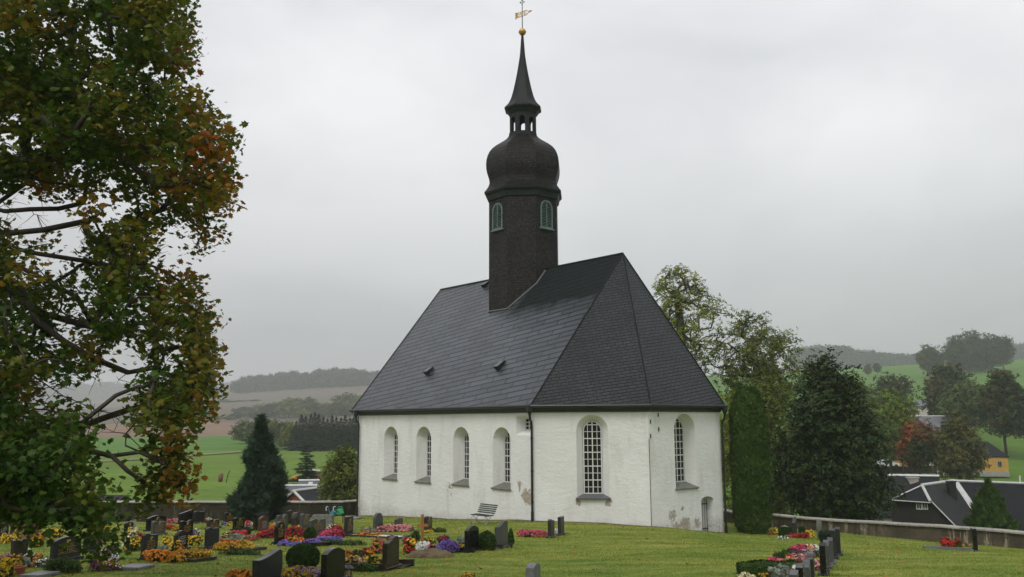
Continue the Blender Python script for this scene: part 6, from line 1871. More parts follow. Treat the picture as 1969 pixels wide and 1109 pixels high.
H_(535, 561, 982, 1010, 1, 'slant', 'black', 'black stone with steep slanted top behind the double-peaked one', None)
H_(559.5, 577.5, 985.5, 1015, 1, 'round', 'brown', 'brown natural stone with rounded top and carved tree', None, 0.22, False)
H_(576, 595, 987, 1020, 1, 'peakl', 'grey', 'slim grey stone packed with gold lettering', GD)
hs['wd'] = H_(593, 626, 997, 1027, 1, 'peakl', 'grey', 'wide grey two-part stone behind the clipped box', GD)
hs['sl'] = H_(661, 679, 993, 1029, 1, 'flat', 'dark', 'upright dark slate-like stone beside the white gravel grave', GD)
H_(717, 736, 986, 1018, 1, 'round', 'grey', 'tall grey round-topped stone behind the pale pink flowers', None)
H_(758, 775, 995, 1016, 1, 'peak', 'grey', 'small pointed grey stone above the pale pink flowers', None)
H_(815, 831, 992, 1020, 1, 'peakl', 'dark', 'dark stone just behind the wooden cross', GD)
# right-hand row of the middle field, seen from behind
hs['n1'] = H_(483, 543, 1060, 1124, -1, 'concave', 'dark', 'large dark stone with sweeping hollow top at the bottom edge', None, 0.18, w=0.95)
hs['n2'] = H_(614.5, 665, 1054, 1120, -1, 'arch', 'black', 'large black round-topped stone right of the big box ball', None, 0.16, w=0.85)
hs['n3'] = H_(731, 771, 1032, 1094, -1, 'wave', 'brown', 'dark brown wave-topped stone on a long kerb in the foreground', None, 0.16, w=0.72)
hs['n4'] = H_(893, 921, 1011, 1060, -1, 'arch', 'black', 'greenish black stone before the purple flowers', None)
hs['n5'] = H_(951, 977, 1003, 1054, -1, 'wave', 'grey', 'weathered grey stone with curved top and climbing carving', None)
hs['n6'] = H_(1053, 1067, 998, 1034, -1, 'peakl', 'dark', 'left stone of the edge-on pair near the church wall', None, w=0.5)
H_(1072, 1086, 993.5, 1029, -1, 'flat', 'dark', 'right stone of the edge-on pair near the church wall', None, w=0.5)
H_(1013, 1038, 1083, 1128, -1, 'arch', 'light', 'pale grey stone cropped by the bottom edge on the open lawn', None, 0.2, w=0.5)
# right: two old stones and the receding row
H_(1517, 1540, 996, 1029, -1, 'slant', 'dark', 'dark slant-topped stone among clipped hedges by the right wall', None, 0.16)
H_(1566, 1588, 999.5, 1038, -1, 'round', 'mossy', 'weathered mossy round-headed stone near the right wall', None, 0.2, False)
row = [(1608, 1617.5, 1015.7, 1067, 'dark', 'flat', 'farthest dark stone of the edge-on row on the right'), (1599, 1608, 1018.5, 1073, 'dark', 'flat', 'second farthest stone of the edge-on row, pale cap'),
       (1594, 1603, 1033, 1084, 'grey', 'peakl', 'short grey stone of the edge-on row beside the green tub-shaped shrub'), (1586, 1595.5, 1039, 1091, 'grey', 'arch', 'grey stone of the edge-on row with softly rounded top'),
       (1580, 1589, 1047, 1106, 'black', 'flat', 'tallest glossy black stone in the middle of the edge-on row'), (1556, 1566, 1063, 1122, 'dark', 'arch', 'dark stone of the edge-on row right before the pale wooden marker'),
       (1547, 1558.5, 1078, 1134, 'grey', 'wave', 'grey wavy stone of the edge-on row above the silver foliage'), (1534, 1547, 1088, 1146, 'black', 'flat', 'black stone with bright top near the bottom of the edge-on row'), (1523, 1535, 1101, 1156, 'grey', 'flat', 'nearest grey stone of the edge-on row cut by the bottom edge')]
for (a, b_, c, d, st, sh, lb) in row: H_(a, b_, c, d, -1, sh, st, lb, None, 0.15, w=0.62)
H_(1559.5, 1566, 1048, 1112, -1, 'flat', 'pale_wood', 'pale yellow wooden grave marker in the edge-on row', None, 0.05, False, w=0.14, cat='grave marker', name='grave_marker', group='wooden markers')
hs['lone'] = H_(1866.5, 1883, 1016, 1060, -1, 'flat', 'black', 'lone black stone on the open lawn by the right wall', None, 0.16, w=0.55)
# wooden cross
g = gp(812, 1052); root = tag(empty('grave_cross', g), 'light brown wooden cross on the fresh flower-covered grave', 'grave cross')
ppm = PF / (g.y * math.cos(PITCH) - 5 * math.sin(PITCH)); hx = (1052 - 990) / ppm; ang = math.atan2(GE.y, GE.x) * 0 + R(-8)
Mc = Matrix.Rotation(ang, 4, 'Z')
bm = bmesh.new(); add_box(bm, (0, 0, hx / 2 - 0.2), (0.11, 0.045, hx + 0.4), Mc); bmesh.ops.bevel(bm, geom=list(bm.edges), offset=0.006, segments=1, affect='EDGES'); from_bm('upright', bm, ST['wood'], root)
bm = bmesh.new(); add_box(bm, (0, 0.002, hx * 0.66), (0.40, 0.052, 0.10), Mc); bmesh.ops.bevel(bm, geom=list(bm.edges), offset=0.006, segments=1, affect='EDGES'); from_bm('crossbar', bm, ST['wood'], root)

# grave borders
def kb(key, L_, W_, label, mat='dark', **k):
    g, nx, w, h, _ = hs[key]; kerb(g, nx, L_, W_, label, mat, **k)
kb('or', 2.1, 0.95, 'dark kerb round the orange flower grave'); kb('ye', 1.9, 0.9, 'low kerb round the golden flower grave'); kb('bl', 1.9, 0.9, 'black kerb round the red and violet grave', 'black', hgt=0.14)
kb('rd', 1.6, 0.8, 'kerb round the dark red grave of the red-brown stone'); kb('wd', 1.7, 0.9, 'kerb round the pink and violet grave'); kb('n3', 1.9, 1.7, 'brown kerb of the wave-topped stone', 'brown', hgt=0.20, shift=-0.3)
kb('n1', 1.6, 0.95, 'kerb of the hollow-topped stone', 'grey'); kb('n2', 1.6, 0.9, 'kerb of the big black round-topped stone', 'black'); kb('n4', 1.7, 0.8, 'black kerb below the purple flowers', 'black', hgt=0.16, shift=-0.25); kb('n5', 1.7, 0.95, 'grey kerb below the weathered curved stone', 'dark', hgt=0.16, shift=-0.25); kb('lone', 1.7, 0.8, 'pale kerb of the lone black stone', 'light')
# grave of the slate-like stone: white gravel inside a dark frame
g, nx, w, h, _ = hs['sl']; r_ = kerb(g, nx, 2.6, 0.85, 'thin kerb round the white gravel grave', 'dark', hgt=0.07, fill=False)
bm = bmesh.new(); c0 = Vector(r_.location); rows_ = []
for i in range(9):
    rows_.append([])
    for j in range(4):
        p = c0 + nx * lerp(0.05, 2.5, i / 8) + GE * lerp(-0.37, 0.37, j / 3); rows_[-1].append(bm.verts.new(Vector((p.x, p.y, float(G(p.x, p.y)) + 0.05)) - c0))
for i in range(8):
    for j in range(3): bm.faces.new([rows_[i][j], rows_[i + 1][j], rows_[i + 1][j + 1], rows_[i][j + 1]])
M['gravel'] = simple('white_gravel', (0.55, 0.55, 0.53), 0.9, 0.35, 40.0, bump=0.8)
from_bm('gravel', bm, M['gravel'], r_)
# flat grave slabs lying in the grass
def slab(u0, u1, v0, v1, mat, label):
    g = gp((u0 + u1) / 2, v1); ppm = PF / g.y; a = (u1 - u0) / ppm; d = min(0.9, (v1 - v0) / ppm / 0.16)
    root_ = g + Vector((0, d / 2, 0)); root_.z = float(G(root_.x, root_.y)) + 0.04
    bm = bmesh.new(); dz = float(G(root_.x, root_.y + 0.5) - G(root_.x, root_.y - 0.5)); dx = float(G(root_.x + .5, root_.y) - G(root_.x - .5, root_.y))
    add_box(bm, (0, 0, 0), (a, d, 0.10), Matrix.Rotation(math.atan(dz), 4, 'X') @ Matrix.Rotation(-math.atan(dx), 4, 'Y') @ Matrix.Rotation(R(-8), 4, 'Z')); bmesh.ops.bevel(bm, geom=list(bm.edges), offset=0.012, segments=1, affect='EDGES')
    o = from_bm('grave_slab', bm, ST[mat], None); o.location = root_; tag(o, label, 'grave slab')
slab(222, 270, 1083, 1097, 'light', 'flat pale grave slab lying in the grass by the heather mound'); slab(40, 80, 1094, 1112, 'light', 'pale slab corner in the lower left under the clay pot'); slab(666, 690, 993, 999, 'light', 'small pale paving slab in the grass left of the church corner')
slab(455, 476, 1013, 1017, 'light', 'pale stone plate beside the black gold-lettered stone')
fl = flowers
# far left
fl(-4, 8, 1028, 1046, [('yellow', 3), ('gold', 1)], 'yellow clump at the very left edge under the shouldered stone')
fl(7, 18, 1029, 1037, [('red', 1)], 'small red clump right of the shouldered stone'); fl(8, 34, 1030, 1046, [('yellow', 2), ('gold', 2)], 'broad yellow patch below the tall brown stone')
fl(24, 37, 1019, 1032, [('gold', 2), ('yellow', 1)], 'golden clump in front of the tall brown stone'); fl(36, 42, 1028, 1036, [('red', 1)], 'little red clump against the rust boulder stone')
fl(63, 80, 1026, 1040, [('orange', 2), ('gold', 1)], 'orange clump right of the rust boulder stone'); fl(88, 116, 1019, 1036, [('yellow', 3), ('gold', 1)], 'yellow mound behind the very wide arched stone')
fl(50, 78, 1036, 1054, [('yellow', 1)], 'sparse green patch with few yellow blooms below the rust stone', dens=0.25)
fl(-4, 12, 1066, 1080, [('rose', 2), ('pink', 1)], 'pink flowers at the left edge beyond the golden mass'); fl(-6, 17, 1074, 1112, [('yellow', 3), ('gold', 3)], 'big golden yellow mass in the lower left corner', bsize=0.06)
fl(14, 36, 1070, 1096, [('orange', 1), ('gold', 1)], 'thin orange shrub left of the clay pot', dens=0.5); fl(38, 72, 1066, 1092, [('gold', 2), ('orange', 1), ('white', 1)], 'loose golden flowers below the heart-notched stone', dens=0.6)
fl(39, 54, 1056, 1072, [('white', 1)], 'bright white orchid-like flowers at the heart-notched stone', bsize=0.13, dens=1.2, leafy=0.4); fl(64, 86, 1074, 1092, [('white', 1)], 'scattered small white flowers left of the wide arched stone', dens=0.4)
fl(80, 160, 1074, 1103, [], 'green fern-like ground cover before the wide arched stone', name='ground_cover', cat='plants', leafy=1.6, depth=0.4); fl(98, 112, 1080, 1092, [], 'silvery plant at the left end of the fern-like cover', leaf='silver', cat='plants')
fl(168, 224, 1066, 1100, [('mauve', 3), ('gold', 2), ('white', 2)], 'rounded heather mound with yellow and white blooms', leaf='heather', bsize=0.055, dens=1.1)
fl(190, 208, 1013, 1022, [('yellow', 1)], 'yellow blooms showing below the maple leaves', bsize=0.1); fl(196, 225, 1052, 1066, [('rose', 1)], 'dusty pink plant behind the heather mound', leaf='heather', dens=0.4)
fl(232, 266, 1030, 1062, [('yellow', 1), ('white', 1)], 'green mixed planting left of the red begonias', dens=0.3); fl(243, 262, 1016, 1032, [('cream', 2), ('yellow', 1)], 'cream and yellow flowers under the small black stone', bsize=0.1)
fl(256, 272, 1030, 1048, [('red', 1)], 'red begonias left of the stone with gold cross', bsize=0.09); fl(262, 272, 1046, 1056, [('yellow', 1)], 'tiny yellow clump left of the stone with gold cross')
fl(258, 268, 994, 1003, [('yellow', 1), ('white', 1)], 'round pot-like yellow and white bouquet by the reddish stone'); fl(268, 281, 996, 1003, [('gold', 2), ('red', 1)], 'gold and red strip left of the wide black arch')
fl(273, 345, 1058, 1082, [('orange', 4), ('orange', 3), ('gold', 1)], 'long bed of bright orange marigolds', bsize=0.10, dens=1.25, depth=0.3)
fl(324, 350, 1044, 1062, [('orange', 1), ('yellow', 1)], 'orange-yellow flowers at the stepped brown stone', dens=0.5, bsize=0.09); fl(340, 402, 1054, 1078, [('gold', 3), ('yellow', 1)], 'golden bushy border right of the orange marigolds', bsize=0.06)
fl(306, 334, 1032, 1050, [('yellow', 1)], 'yellow flowers behind the stone with gold cross', dens=0.6); fl(357, 385, 1032, 1050, [('yellow', 1)], 'yellow patch right of the stepped brown stone', dens=0.7)
fl(300, 332, 1048, 1058, [], 'grey-green cushion behind the orange marigolds', leaf='silver', cat='plants', leafy=0.7); fl(315, 333, 1010, 1020, [('red', 1)], 'red patch right of the grey gold-lettered stone', bsize=0.09); fl(330, 346, 1012, 1022, [('gold', 1)], 'low golden strip before the notched black stone', dens=0.7)
fl(316, 345, 998, 1007, [('pink', 2), ('rose', 1)], 'pink row between the wide black arch and the slant-topped stone'); fl(385, 398, 999, 1006, [('pink', 1)], 'pink tuft right of the plain dark stone'); fl(394, 404, 996, 1004, [('white', 1), ('cream', 1)], 'whitish tuft above the small brown stone')
fl(366, 380, 1021, 1033, [('lilac', 2), ('white', 1)], 'lilac pot flowers beside the notched black stone', bsize=0.09); fl(356, 364, 1020, 1034, [('gold', 1)], 'upright golden stems at the notched black stone', depth=0.8)
fl(399, 420, 1033, 1052, [('pink', 1), ('cream', 1), ('purple', 1)], 'mixed bouquet in a vase at the plain dark grey stone', bsize=0.09, depth=0.8); fl(408, 458, 1039, 1050, [('red', 1)], 'red row behind the golden bed', bsize=0.1, depth=0.25)
fl(410, 487, 1042, 1060, [('gold', 5), ('yellow', 1)], 'wide golden flower carpet left of the box ball', bsize=0.055, dens=1.5, depth=0.32); fl(415, 500, 1056, 1068, [], 'low green edging below the golden carpet', cat='plants', depth=0.25, name='ground_cover')
fl(443, 470, 1020, 1031, [('red', 1), ('pink', 1)], 'red and pink begonias before the pair of box balls', bsize=0.1); fl(434, 468, 1028, 1042, [], 'silvery mound below the pair of box balls', leaf='silver', cat='plants'); fl(470, 492, 1030, 1041, [('red', 1)], 'red-edged silvery plants left of the red-brown stone', leaf='silver', dens=0.4)
fl(423, 440, 1024, 1036, [('cream', 1)], 'dark green plant with pale blooms right of the plain dark stone', dens=0.3); fl(468, 488, 1003, 1014, [('yellow', 2), ('white', 1), ('red', 1)], 'small mixed yellow and white flowers under the juniper'); fl(425, 436, 1004, 1011, [('violet', 1)], 'small violet tuft under the square brown stone'); fl(434, 446, 1005, 1012, [('yellow', 1)], 'small yellow tuft under the square brown stone', dens=0.6); fl(432, 442, 997, 1003, [('white', 1)], 'white bouquet against the square brown stone', bsize=0.1)
fl(488, 505, 1024, 1035, [('gold', 1)], 'low golden plants under the red-brown stone', dens=0.7); fl(498, 528, 1018, 1036, [('darkred', 2), ('red', 1)], 'dark red foliage plants at the red-brown stone', leaf='heather', bsize=0.08); fl(516, 530, 1008, 1022, [('orange', 1), ('cream', 1)], 'orange and cream blooms left of the glossy black stone', bsize=0.09)
fl(546, 585, 1012, 1034, [('red', 1), ('darkred', 4)], 'mass of dark red begonias right of the glossy black stone', bsize=0.08, dens=1.3); fl(556, 578, 1011, 1019, [('yellow', 1), ('orange', 1)], 'yellow-orange row above the dark red begonias', bsize=0.09); fl(583, 595, 1010, 1020, [('red', 1)], 'red geranium in front of the slim grey stone', bsize=0.1, dens=0.6)
fl(546, 582, 1033, 1046, [('red', 3), ('orange', 1)], 'bright red geraniums above the violet edging', bsize=0.1, dens=1.2); fl(530, 576, 1040, 1051, [('violet', 1)], 'violet edging at the foot of the glossy black stone', bsize=0.07, depth=0.35, dens=1.2); fl(582, 617, 1038, 1051, [('violet', 5), ('red', 1)], 'violet clump right of the bright red geraniums', bsize=0.07, dens=1.2)
fl(610, 658, 1017, 1036, [('pink', 3), ('darkred', 1)], 'large crimson-pink begonia mound beside the clipped box', bsize=0.085, dens=1.4); fl(606, 660, 1032, 1041, [('violet', 1)], 'violet strip below the crimson-pink mound', bsize=0.07, depth=0.3, dens=1.1); fl(626, 658, 1009, 1022, [('white', 1), ('red', 1)], 'white and red flowers above the crimson-pink mound', dens=0.6)
fl(612, 706, 1039, 1050, [], 'low green and brownish ground cover right of the violet strip', cat='plants', name='ground_cover', depth=0.2)
fl(690, 728, 1015, 1031, [('orange', 1)], 'silver-leaved mound on the white gravel grave', leaf='silver', dens=0.12); fl(684, 732, 1025, 1032, [('orange', 2), ('gold', 1)], 'orange pansies edging the silver mound', depth=0.25, bsize=0.08)
fl(729, 794, 1009, 1024, [('rose', 4), ('pink', 1)], 'long row of pale pink begonias before the tall grey stone', bsize=0.08, dens=1.4, depth=0.28)
fl(812, 832, 1019, 1026, [('yellow', 1), ('orange', 1)], 'yellow pansies at the dark stone behind the cross', depth=0.3); fl(832, 860, 1015, 1025, [], 'low green cushion right of the dark stone behind the cross', cat='plants', name='ground_cover')
# foreground middle
fl(432, 486, 1096, 1114, [('orange', 2), ('gold', 1), ('pink', 1)], 'orange and pink flowers left of the hollow-topped stone at the bottom edge', bsize=0.1)
fl(541, 618, 1088, 1118, [('lilac', 2), ('gold', 2), ('yellow', 1)], 'lilac and yellow flower bed under the big box ball', bsize=0.06, dens=1.0, depth=0.4)
fl(662, 700, 1070, 1092, [('gold', 1), ('white', 1), ('rose', 1)], 'white and yellow pansies left of the wave-topped stone', bsize=0.08, dens=0.8); fl(660, 676, 1058, 1080, [('darkred', 1), ('red', 1), ('orange', 1)], 'red and orange blooms behind the big black stone', bsize=0.08, dens=0.6)
fl(694, 716, 1056, 1076, [('darkred', 3), ('orange', 1)], 'dark red dahlias left of the wave-topped stone', bsize=0.09); fl(713, 738, 1038, 1066, [('pink', 3), ('gold', 1)], 'pink and yellow spray at the left of the wave-topped stone', bsize=0.08, dens=0.9); fl(698, 734, 1068, 1094, [('yellow', 1)], 'yellow blooms in dark foliage at the wave-topped stone', bsize=0.09, dens=0.5); fl(676, 728, 1084, 1101, [], 'dark green foliage inside the brown kerb', cat='plants', leaf='box'); fl(678, 698, 1058, 1078, [('orange', 1)], 'dark green shrublet with few orange blooms', leaf='box', dens=0.15)
fl(742, 756, 1030, 1040, [('orange', 1), ('darkred', 1)], 'reddish tips behind the wave-topped stone')
fl(770, 790, 1030, 1050, [], 'silver plant right of the wave-topped stone', leaf='silver', cat='plants'); fl(772, 805, 1036, 1066, [('yellow', 1), ('red', 2), ('orange', 1)], 'wreath of red and yellow roses left of the wooden cross', bsize=0.1, dens=0.8); fl(800, 828, 1040, 1068, [('white', 1)], 'white flower wreath at the foot of the wooden cross', bsize=0.09, dens=1.1); fl(824, 842, 1046, 1070, [('rose', 1), ('pink', 1)], 'pink lilies right of the white wreath', bsize=0.12, dens=0.35); fl(790, 806, 1018, 1046, [], 'tall green sprig behind the wooden cross', cat='plants', depth=1.0); fl(810, 836, 1034, 1050, [('yellow', 1)], 'grassy yellow-green plant behind the white wreath', dens=0.15)
fl(836, 878, 1042, 1064, [('purple', 2), ('violet', 2)], 'purple asters right of the fresh grave', bsize=0.06, dens=1.3); fl(840, 862, 1031, 1046, [('darkred', 1)], 'dark-leaved plant behind the purple asters', leaf='heather', dens=0.2); fl(866, 896, 1048, 1062, [('yellow', 1)], 'yellow-flecked green plants left of the greenish black stone', dens=0.5); fl(876, 898, 1030, 1046, [], 'grey-green plants behind the greenish black stone', cat='plants', leaf='silver', leafy=0.6)
fl(920, 932, 1038, 1048, [('rose', 1)], 'clay-pink potted flowers right of the greenish black stone', dens=0.8)
fl(988, 1052, 1020, 1034, [('pink', 3), ('purple', 1), ('orange', 3)], 'long crimson and orange strip before the edge-on pair', bsize=0.07, dens=1.5, depth=0.24); fl(1065, 1075, 1018, 1028, [('yellow', 1), ('white', 1)], 'yellow pansies between the edge-on pair')
fl(884, 912, 1102, 1116, [('gold', 1)], 'low yellow-flecked plants at the bottom edge left of the pale stone', dens=0.4)
# right
fl(1478, 1490, 1020, 1030, [('gold', 1)], 'yellow-green potted plant at the foot of the thuja', dens=0.4); fl(1490, 1500, 1018, 1028, [('yellow', 1)], 'yellow flowers right of the potted plant by the thuja', bsize=0.09); fl(1503, 1517, 1012, 1020, [('white', 1)], 'white flowers topping the clipped hedge', bsize=0.1)
fl(1510, 1532, 1020, 1032, [('pink', 1)], 'pink flowers in the terracotta trough', bsize=0.1); fl(1528, 1556, 1026, 1037, [('red', 3), ('darkred', 1)], 'scarlet begonias left of the mossy stone', bsize=0.08, dens=1.4); fl(1550, 1567, 1021, 1036, [('yellow', 2), ('orange', 1)], 'bright yellow flowers leaning on the mossy stone', bsize=0.09, dens=1.2); fl(1500, 1516, 1032, 1038, [('white', 1)], 'low white daisies in front of the trough', dens=0.5)
fl(1526, 1582, 1046, 1062, [('pink', 4), ('white', 1)], 'crimson begonias at the top of the receding bed', bsize=0.09, dens=1.2, depth=0.3); fl(1524, 1548, 1056, 1069, [], 'purple heather beneath the crimson begonias', leaf='heather', cat='plants'); fl(1544, 1582, 1058, 1072, [('lilac', 1)], 'pale green and lilac plants along the receding bed', dens=0.3); fl(1510, 1560, 1064, 1076, [('rose', 2), ('red', 1)], 'coral pink begonias across the receding bed', bsize=0.08, dens=0.8, depth=0.25); fl(1490, 1512, 1062, 1078, [], 'dark green shrublet at the left of the receding bed', leaf='box', cat='plants'); fl(1508, 1530, 1056, 1068, [], 'brownish foliage above the coral begonias', cat='plants')
fl(1479, 1496, 1073, 1088, [('pink', 1)], 'round crimson clump at the left end of the receding bed', bsize=0.09, dens=1.4); fl(1498, 1536, 1074, 1088, [('pink', 2), ('rose', 2), ('gold', 1)], 'pink and orange row above the low hedge', bsize=0.09, depth=0.25); fl(1536, 1552, 1077, 1092, [('rose', 1), ('darkred', 1)], 'rosy flowers behind the grey wavy stone', bsize=0.09); fl(1522, 1538, 1084, 1098, [('white', 1)], 'white bouquet left of the black bright-topped stone', bsize=0.13, leafy=0.4); fl(1568, 1582, 1076, 1098, [('yellow', 1), ('rose', 1)], 'yellow flowers left of the tallest black stone', bsize=0.09, dens=0.7); fl(1518, 1536, 1098, 1108, [('red', 1)], 'red flowers left of the nearest grey stone', bsize=0.09)
fl(1482, 1528, 1090, 1116, [], 'silvery grey shrub at the bottom of the receding bed', leaf='silver', cat='plants', leafy=1.0); fl(1462, 1484, 1098, 1114, [('gold', 1)], 'orange-yellow flowers beside the silvery shrub', dens=0.6); fl(1420, 1452, 1104, 1116, [('cream', 1)], 'pale cushion of cream flowers at the bottom edge', bsize=0.06, dens=1.4)
fl(1814, 1832, 1037, 1054, [('red', 1)], 'bright red flowers on the lone grave', bsize=0.1, dens=1.4); fl(1832, 1852, 1036, 1054, [('red', 1)], 'dark leaves with red flowers on the lone grave', leaf='box', dens=0.35, bsize=0.1); fl(1862, 1868, 1043, 1052, [('rose', 1)], 'pinkish tuft touching the lone black stone')

# clipped shrubs
BX = F['box']
ball(550, 613, 1045, 1093, BX, 'big round clipped box ball in the foreground', n=5200)
ball(583.5, 608, 1013, 1042, BX, 'medium clipped box dome before the wide grey stone', n=2200)
ball(448.5, 466, 1013, 1029, BX, 'left ball of the pair of small box balls', n=1100, size=0.06); ball(464.5, 482, 1013, 1028, BX, 'right ball of the pair of small box balls', n=1100, size=0.06)
ball(976, 988, 1017, 1046, F['thuja'], 'small upright conical shrub against the weathered curved stone', name='conical_shrub', n=1400, pr=[(0, 0.8), (0.3, 1.0), (0.6, 0.85), (0.85, 0.5), (1, 0.1)])
ball(919, 953, 1022, 1058, BX, 'loose dark green bush between the two dark stones', name='evergreen_bush', n=2200, size=0.09)
ball(1576, 1600, 1020, 1048, F['juniper'], 'green tub-shaped clipped shrub beside the mossy stone', name='clipped_shrub', n=1800, pr=[(0, 0.62), (0.4, 0.9), (0.8, 1.0), (0.95, 0.9), (1, 0.6)])
ball(1497, 1523, 1013, 1031, BX, 'clipped hedge block with white flowers on top', name='clipped_hedge', n=1600, pr=[(0, 0.9), (0.7, 1.0), (0.95, 0.95), (1, 0.7)]); ball(1536, 1549, 1012, 1026, BX, 'small clipped hedge block right of the slant-topped stone', name='clipped_hedge', n=900, pr=[(0, 0.9), (0.8, 1.0), (1, 0.7)])
ball(726, 742, 1008, 1022, F['dark_lime'], 'dark little yew bush at the tall grey stone', name='yew_bush', n=900)
def hedge_bar(u0, u1, v0, v1, label):
    global rng
    rng = np.random.default_rng(int(u0)); g = gp((u0 + u1) / 2, v1); ppm = PF / g.y; a = (u1 - u0) / ppm / 2; d = 0.3; h = (v1 - v0) / ppm * 0.8
    n = 2600; P = rng.uniform(-1, 1, (n, 3)); ax = rng.integers(0, 3, n)
    for i in range(3): P[ax == i, i] = np.sign(P[ax == i, i])
    P *= np.array([a, d, h / 2]); P[:, 2] = np.abs(P[:, 2] + h / 2); P += rng.normal(size=P.shape) * 0.015
    P[:, 2] += 0.02 * np.sin(P[:, 0] * 5)
    lv = scatter(*LEAF['clump'], P, rots(unit(n) + P / np.array([a, d, h])), np.full(n, 0.07))
    root = tag(empty('low_hedge', g + Vector((0, d, 0))), label, 'hedge'); link('foliage', np_mesh('foliage', *lv), BX, root)
    bm = bmesh.new(); add_box(bm, (0, 0, h * 0.45), (2 * a * 0.96, 2 * d * 0.9, h * 0.9)); from_bm('inner_twigs', bm, BX, root)
hedge_bar(1432, 1488, 1083, 1112, 'low clipped hedge corner at the left end of the receding bed')
hedge_bar(1488, 1540, 1085, 1096, 'thin low hedge running towards the stones of the receding bed')

# terracotta pots
M['terracotta'] = simple('terracotta', (0.28, 0.085, 0.04), 0.8, 0.2, 8.0)
def pot(u, v, r_, h, label, trough=0.0):
    g = gp(u, v); bm = bmesh.new()
    ring = []
    for (q, z) in ((0.75, 0), (0.95, h * 0.85), (1.05, h * 0.85), (1.05, h), (0.9, h), (0.85, h * 0.7)):
        ring.append([bm.verts.new((r_ * q * math.cos(t) * (1 + trough), r_ * q * math.sin(t), z)) for t in np.linspace(0, 2 * math.pi, 16, endpoint=False)])
    for a, b_ in zip(ring[:-1], ring[1:]):
        for i in range(16): bm.faces.new([a[i], a[(i + 1) % 16], b_[(i + 1) % 16], b_[i]])
    bm.faces.new(ring[0][::-1]); bm.faces.new(ring[-1])
    o = from_bm('flower_pot', bm, M['terracotta'], smooth=False); o.location = g; tag(o, label, 'flower pot')
pot(34, 1104, 0.2, 0.2, 'clay pot with grey cushion plant in the lower left'); fl(22, 48, 1076, 1094, [], 'grey cushion plant growing in the clay pot', leaf='silver', cat='plants', hmin=0.3)
pot(1520, 1034, 0.15, 0.13, 'long terracotta trough with pink flowers', 0.9); pot(1483, 1029, 0.12, 0.12, 'small clay pot at the foot of the thuja'); pot(926, 1050, 0.11, 0.13, 'small clay pot right of the greenish black stone')

# garden bench against the nave wall
g = gp(933, 1007); bd = (pM - pWc).normalized(); bo = -cn
M['bench_green'] = simple('bench_green', (0.020, 0.042, 0.034), 0.5, 0.25, 6.0); M['bench_iron'] = simple('bench_iron', (0.30, 0.32, 0.31), 0.5, 0.2, 6.0)
bench = tag(empty('park_bench', g), 'slatted dark green bench with pale iron legs against the white nave wall', 'bench')
Mb = Matrix(((bd.x, bo.x, 0, 0), (bd.y, bo.y, 0, 0), (0, 0, 1, 0), (0, 0, 0, 1)))
bw = 1.35
def bpart(nm, boxes, mat, par=bench):
    bm = bmesh.new()
    for c, s in boxes: add_box(bm, c, s, Mb)
    return from_bm(nm, bm, mat, par)
for k in range(5): bpart('seat_slat', [((0, 0.02 + k * 0.088, 0.44 - 0.004 * k), (bw, 0.065, 0.03))], M['bench_green'])
for k in range(5): bpart('back_slat', [((0, -0.06 - k * 0.045, 0.54 + k * 0.088), (bw, 0.025, 0.06))], M['bench_green'])
for s in (-1, 1):
    bm = bmesh.new(); x = s * bw * 0.36
    for pl in ([(x, -0.02, 0.42), (x, 0.18, 0.22), (x, 0.42, -0.02)], [(x, 0.38, 0.42), (x, 0.2, 0.22), (x, -0.05, -0.02)], [(x, -0.03, 0.40), (x, -0.13, 0.68), (x, -0.27, 0.95)], [(x, -0.04, 0.42), (x, 0.4, 0.42)], [(x, 0.36, 0.42), (x, 0.45, 0.3), (x, 0.42, 0.0)]):
        add_np(bm, tube_np([tuple(Mb @ Vector(p)) for p in pl], [0.016] * len(pl), 5))
    from_bm('leg', bm, M['bench_iron'], bench)

# watering cans on a rack beside the stone trough
g = gp(646, 1006); rack = tag(empty('can_rack', g), 'dark low rack holding the watering cans near the left wall', 'rack')
bm = bmesh.new()
for x in (-0.35, 0.35): add_np(bm, tube_np([(x, 0, -0.2), (x, 0, 0.95)], [0.03, 0.03], 6))
add_np(bm, tube_np([(-0.35, 0, 0.93), (0.35, 0, 0.93)], [0.03, 0.03], 6)); add_np(bm, tube_np([(0.3, 0, 0.5), (0.75, -0.1, -0.05)], [0.025, 0.025], 5)); from_bm('frame', bm, M['brown_boards'], rack)
for (dx, dz, col, nm, lb, tilt) in ((-0.12, 0.52, (0.02, 0.16, 0.22), 'blue_plastic', 'blue plastic watering can hanging on the rack', 0.5), (0.22, 0.62, (0.02, 0.30, 0.12), 'green_plastic', 'green plastic watering can hanging on the rack', -0.4)):
    root = tag(empty('watering_can', g + Vector((dx, -0.12, dz))), lb, 'watering can'); root.rotation_euler = (0, tilt, 0); mt = simple(nm, col, 0.35, 0.1, 3)
    bm = bmesh.new(); add_np(bm, tube_np([(0, 0, -0.17), (0, 0, -0.15), (0, 0, 0.08), (0, 0, 0.12)], [0.13, 0.15, 0.135, 0.09], 14)); from_bm('body', bm, mt, root)
    bm = bmesh.new(); add_np(bm, tube_np([(-0.13, 0, -0.1), (-0.27, 0, 0.0), (-0.36, 0, 0.14)], [0.035, 0.024, 0.018], 7)); add_np(bm, tube_np([(-0.36, 0, 0.14), (-0.39, 0, 0.17)], [0.02, 0.05], 8)); from_bm('spout', bm, mt, root)
    bm = bmesh.new(); add_np(bm, tube_np([(-0.05, 0, 0.12), (0.03, 0, 0.23), (0.15, 0, 0.18), (0.17, 0, 0.02), (0.13, 0, -0.08)], [0.016] * 5, 6)); from_bm('handle', bm, mt, root)
g = gp(621, 1008); o = None
bm = bmesh.new()
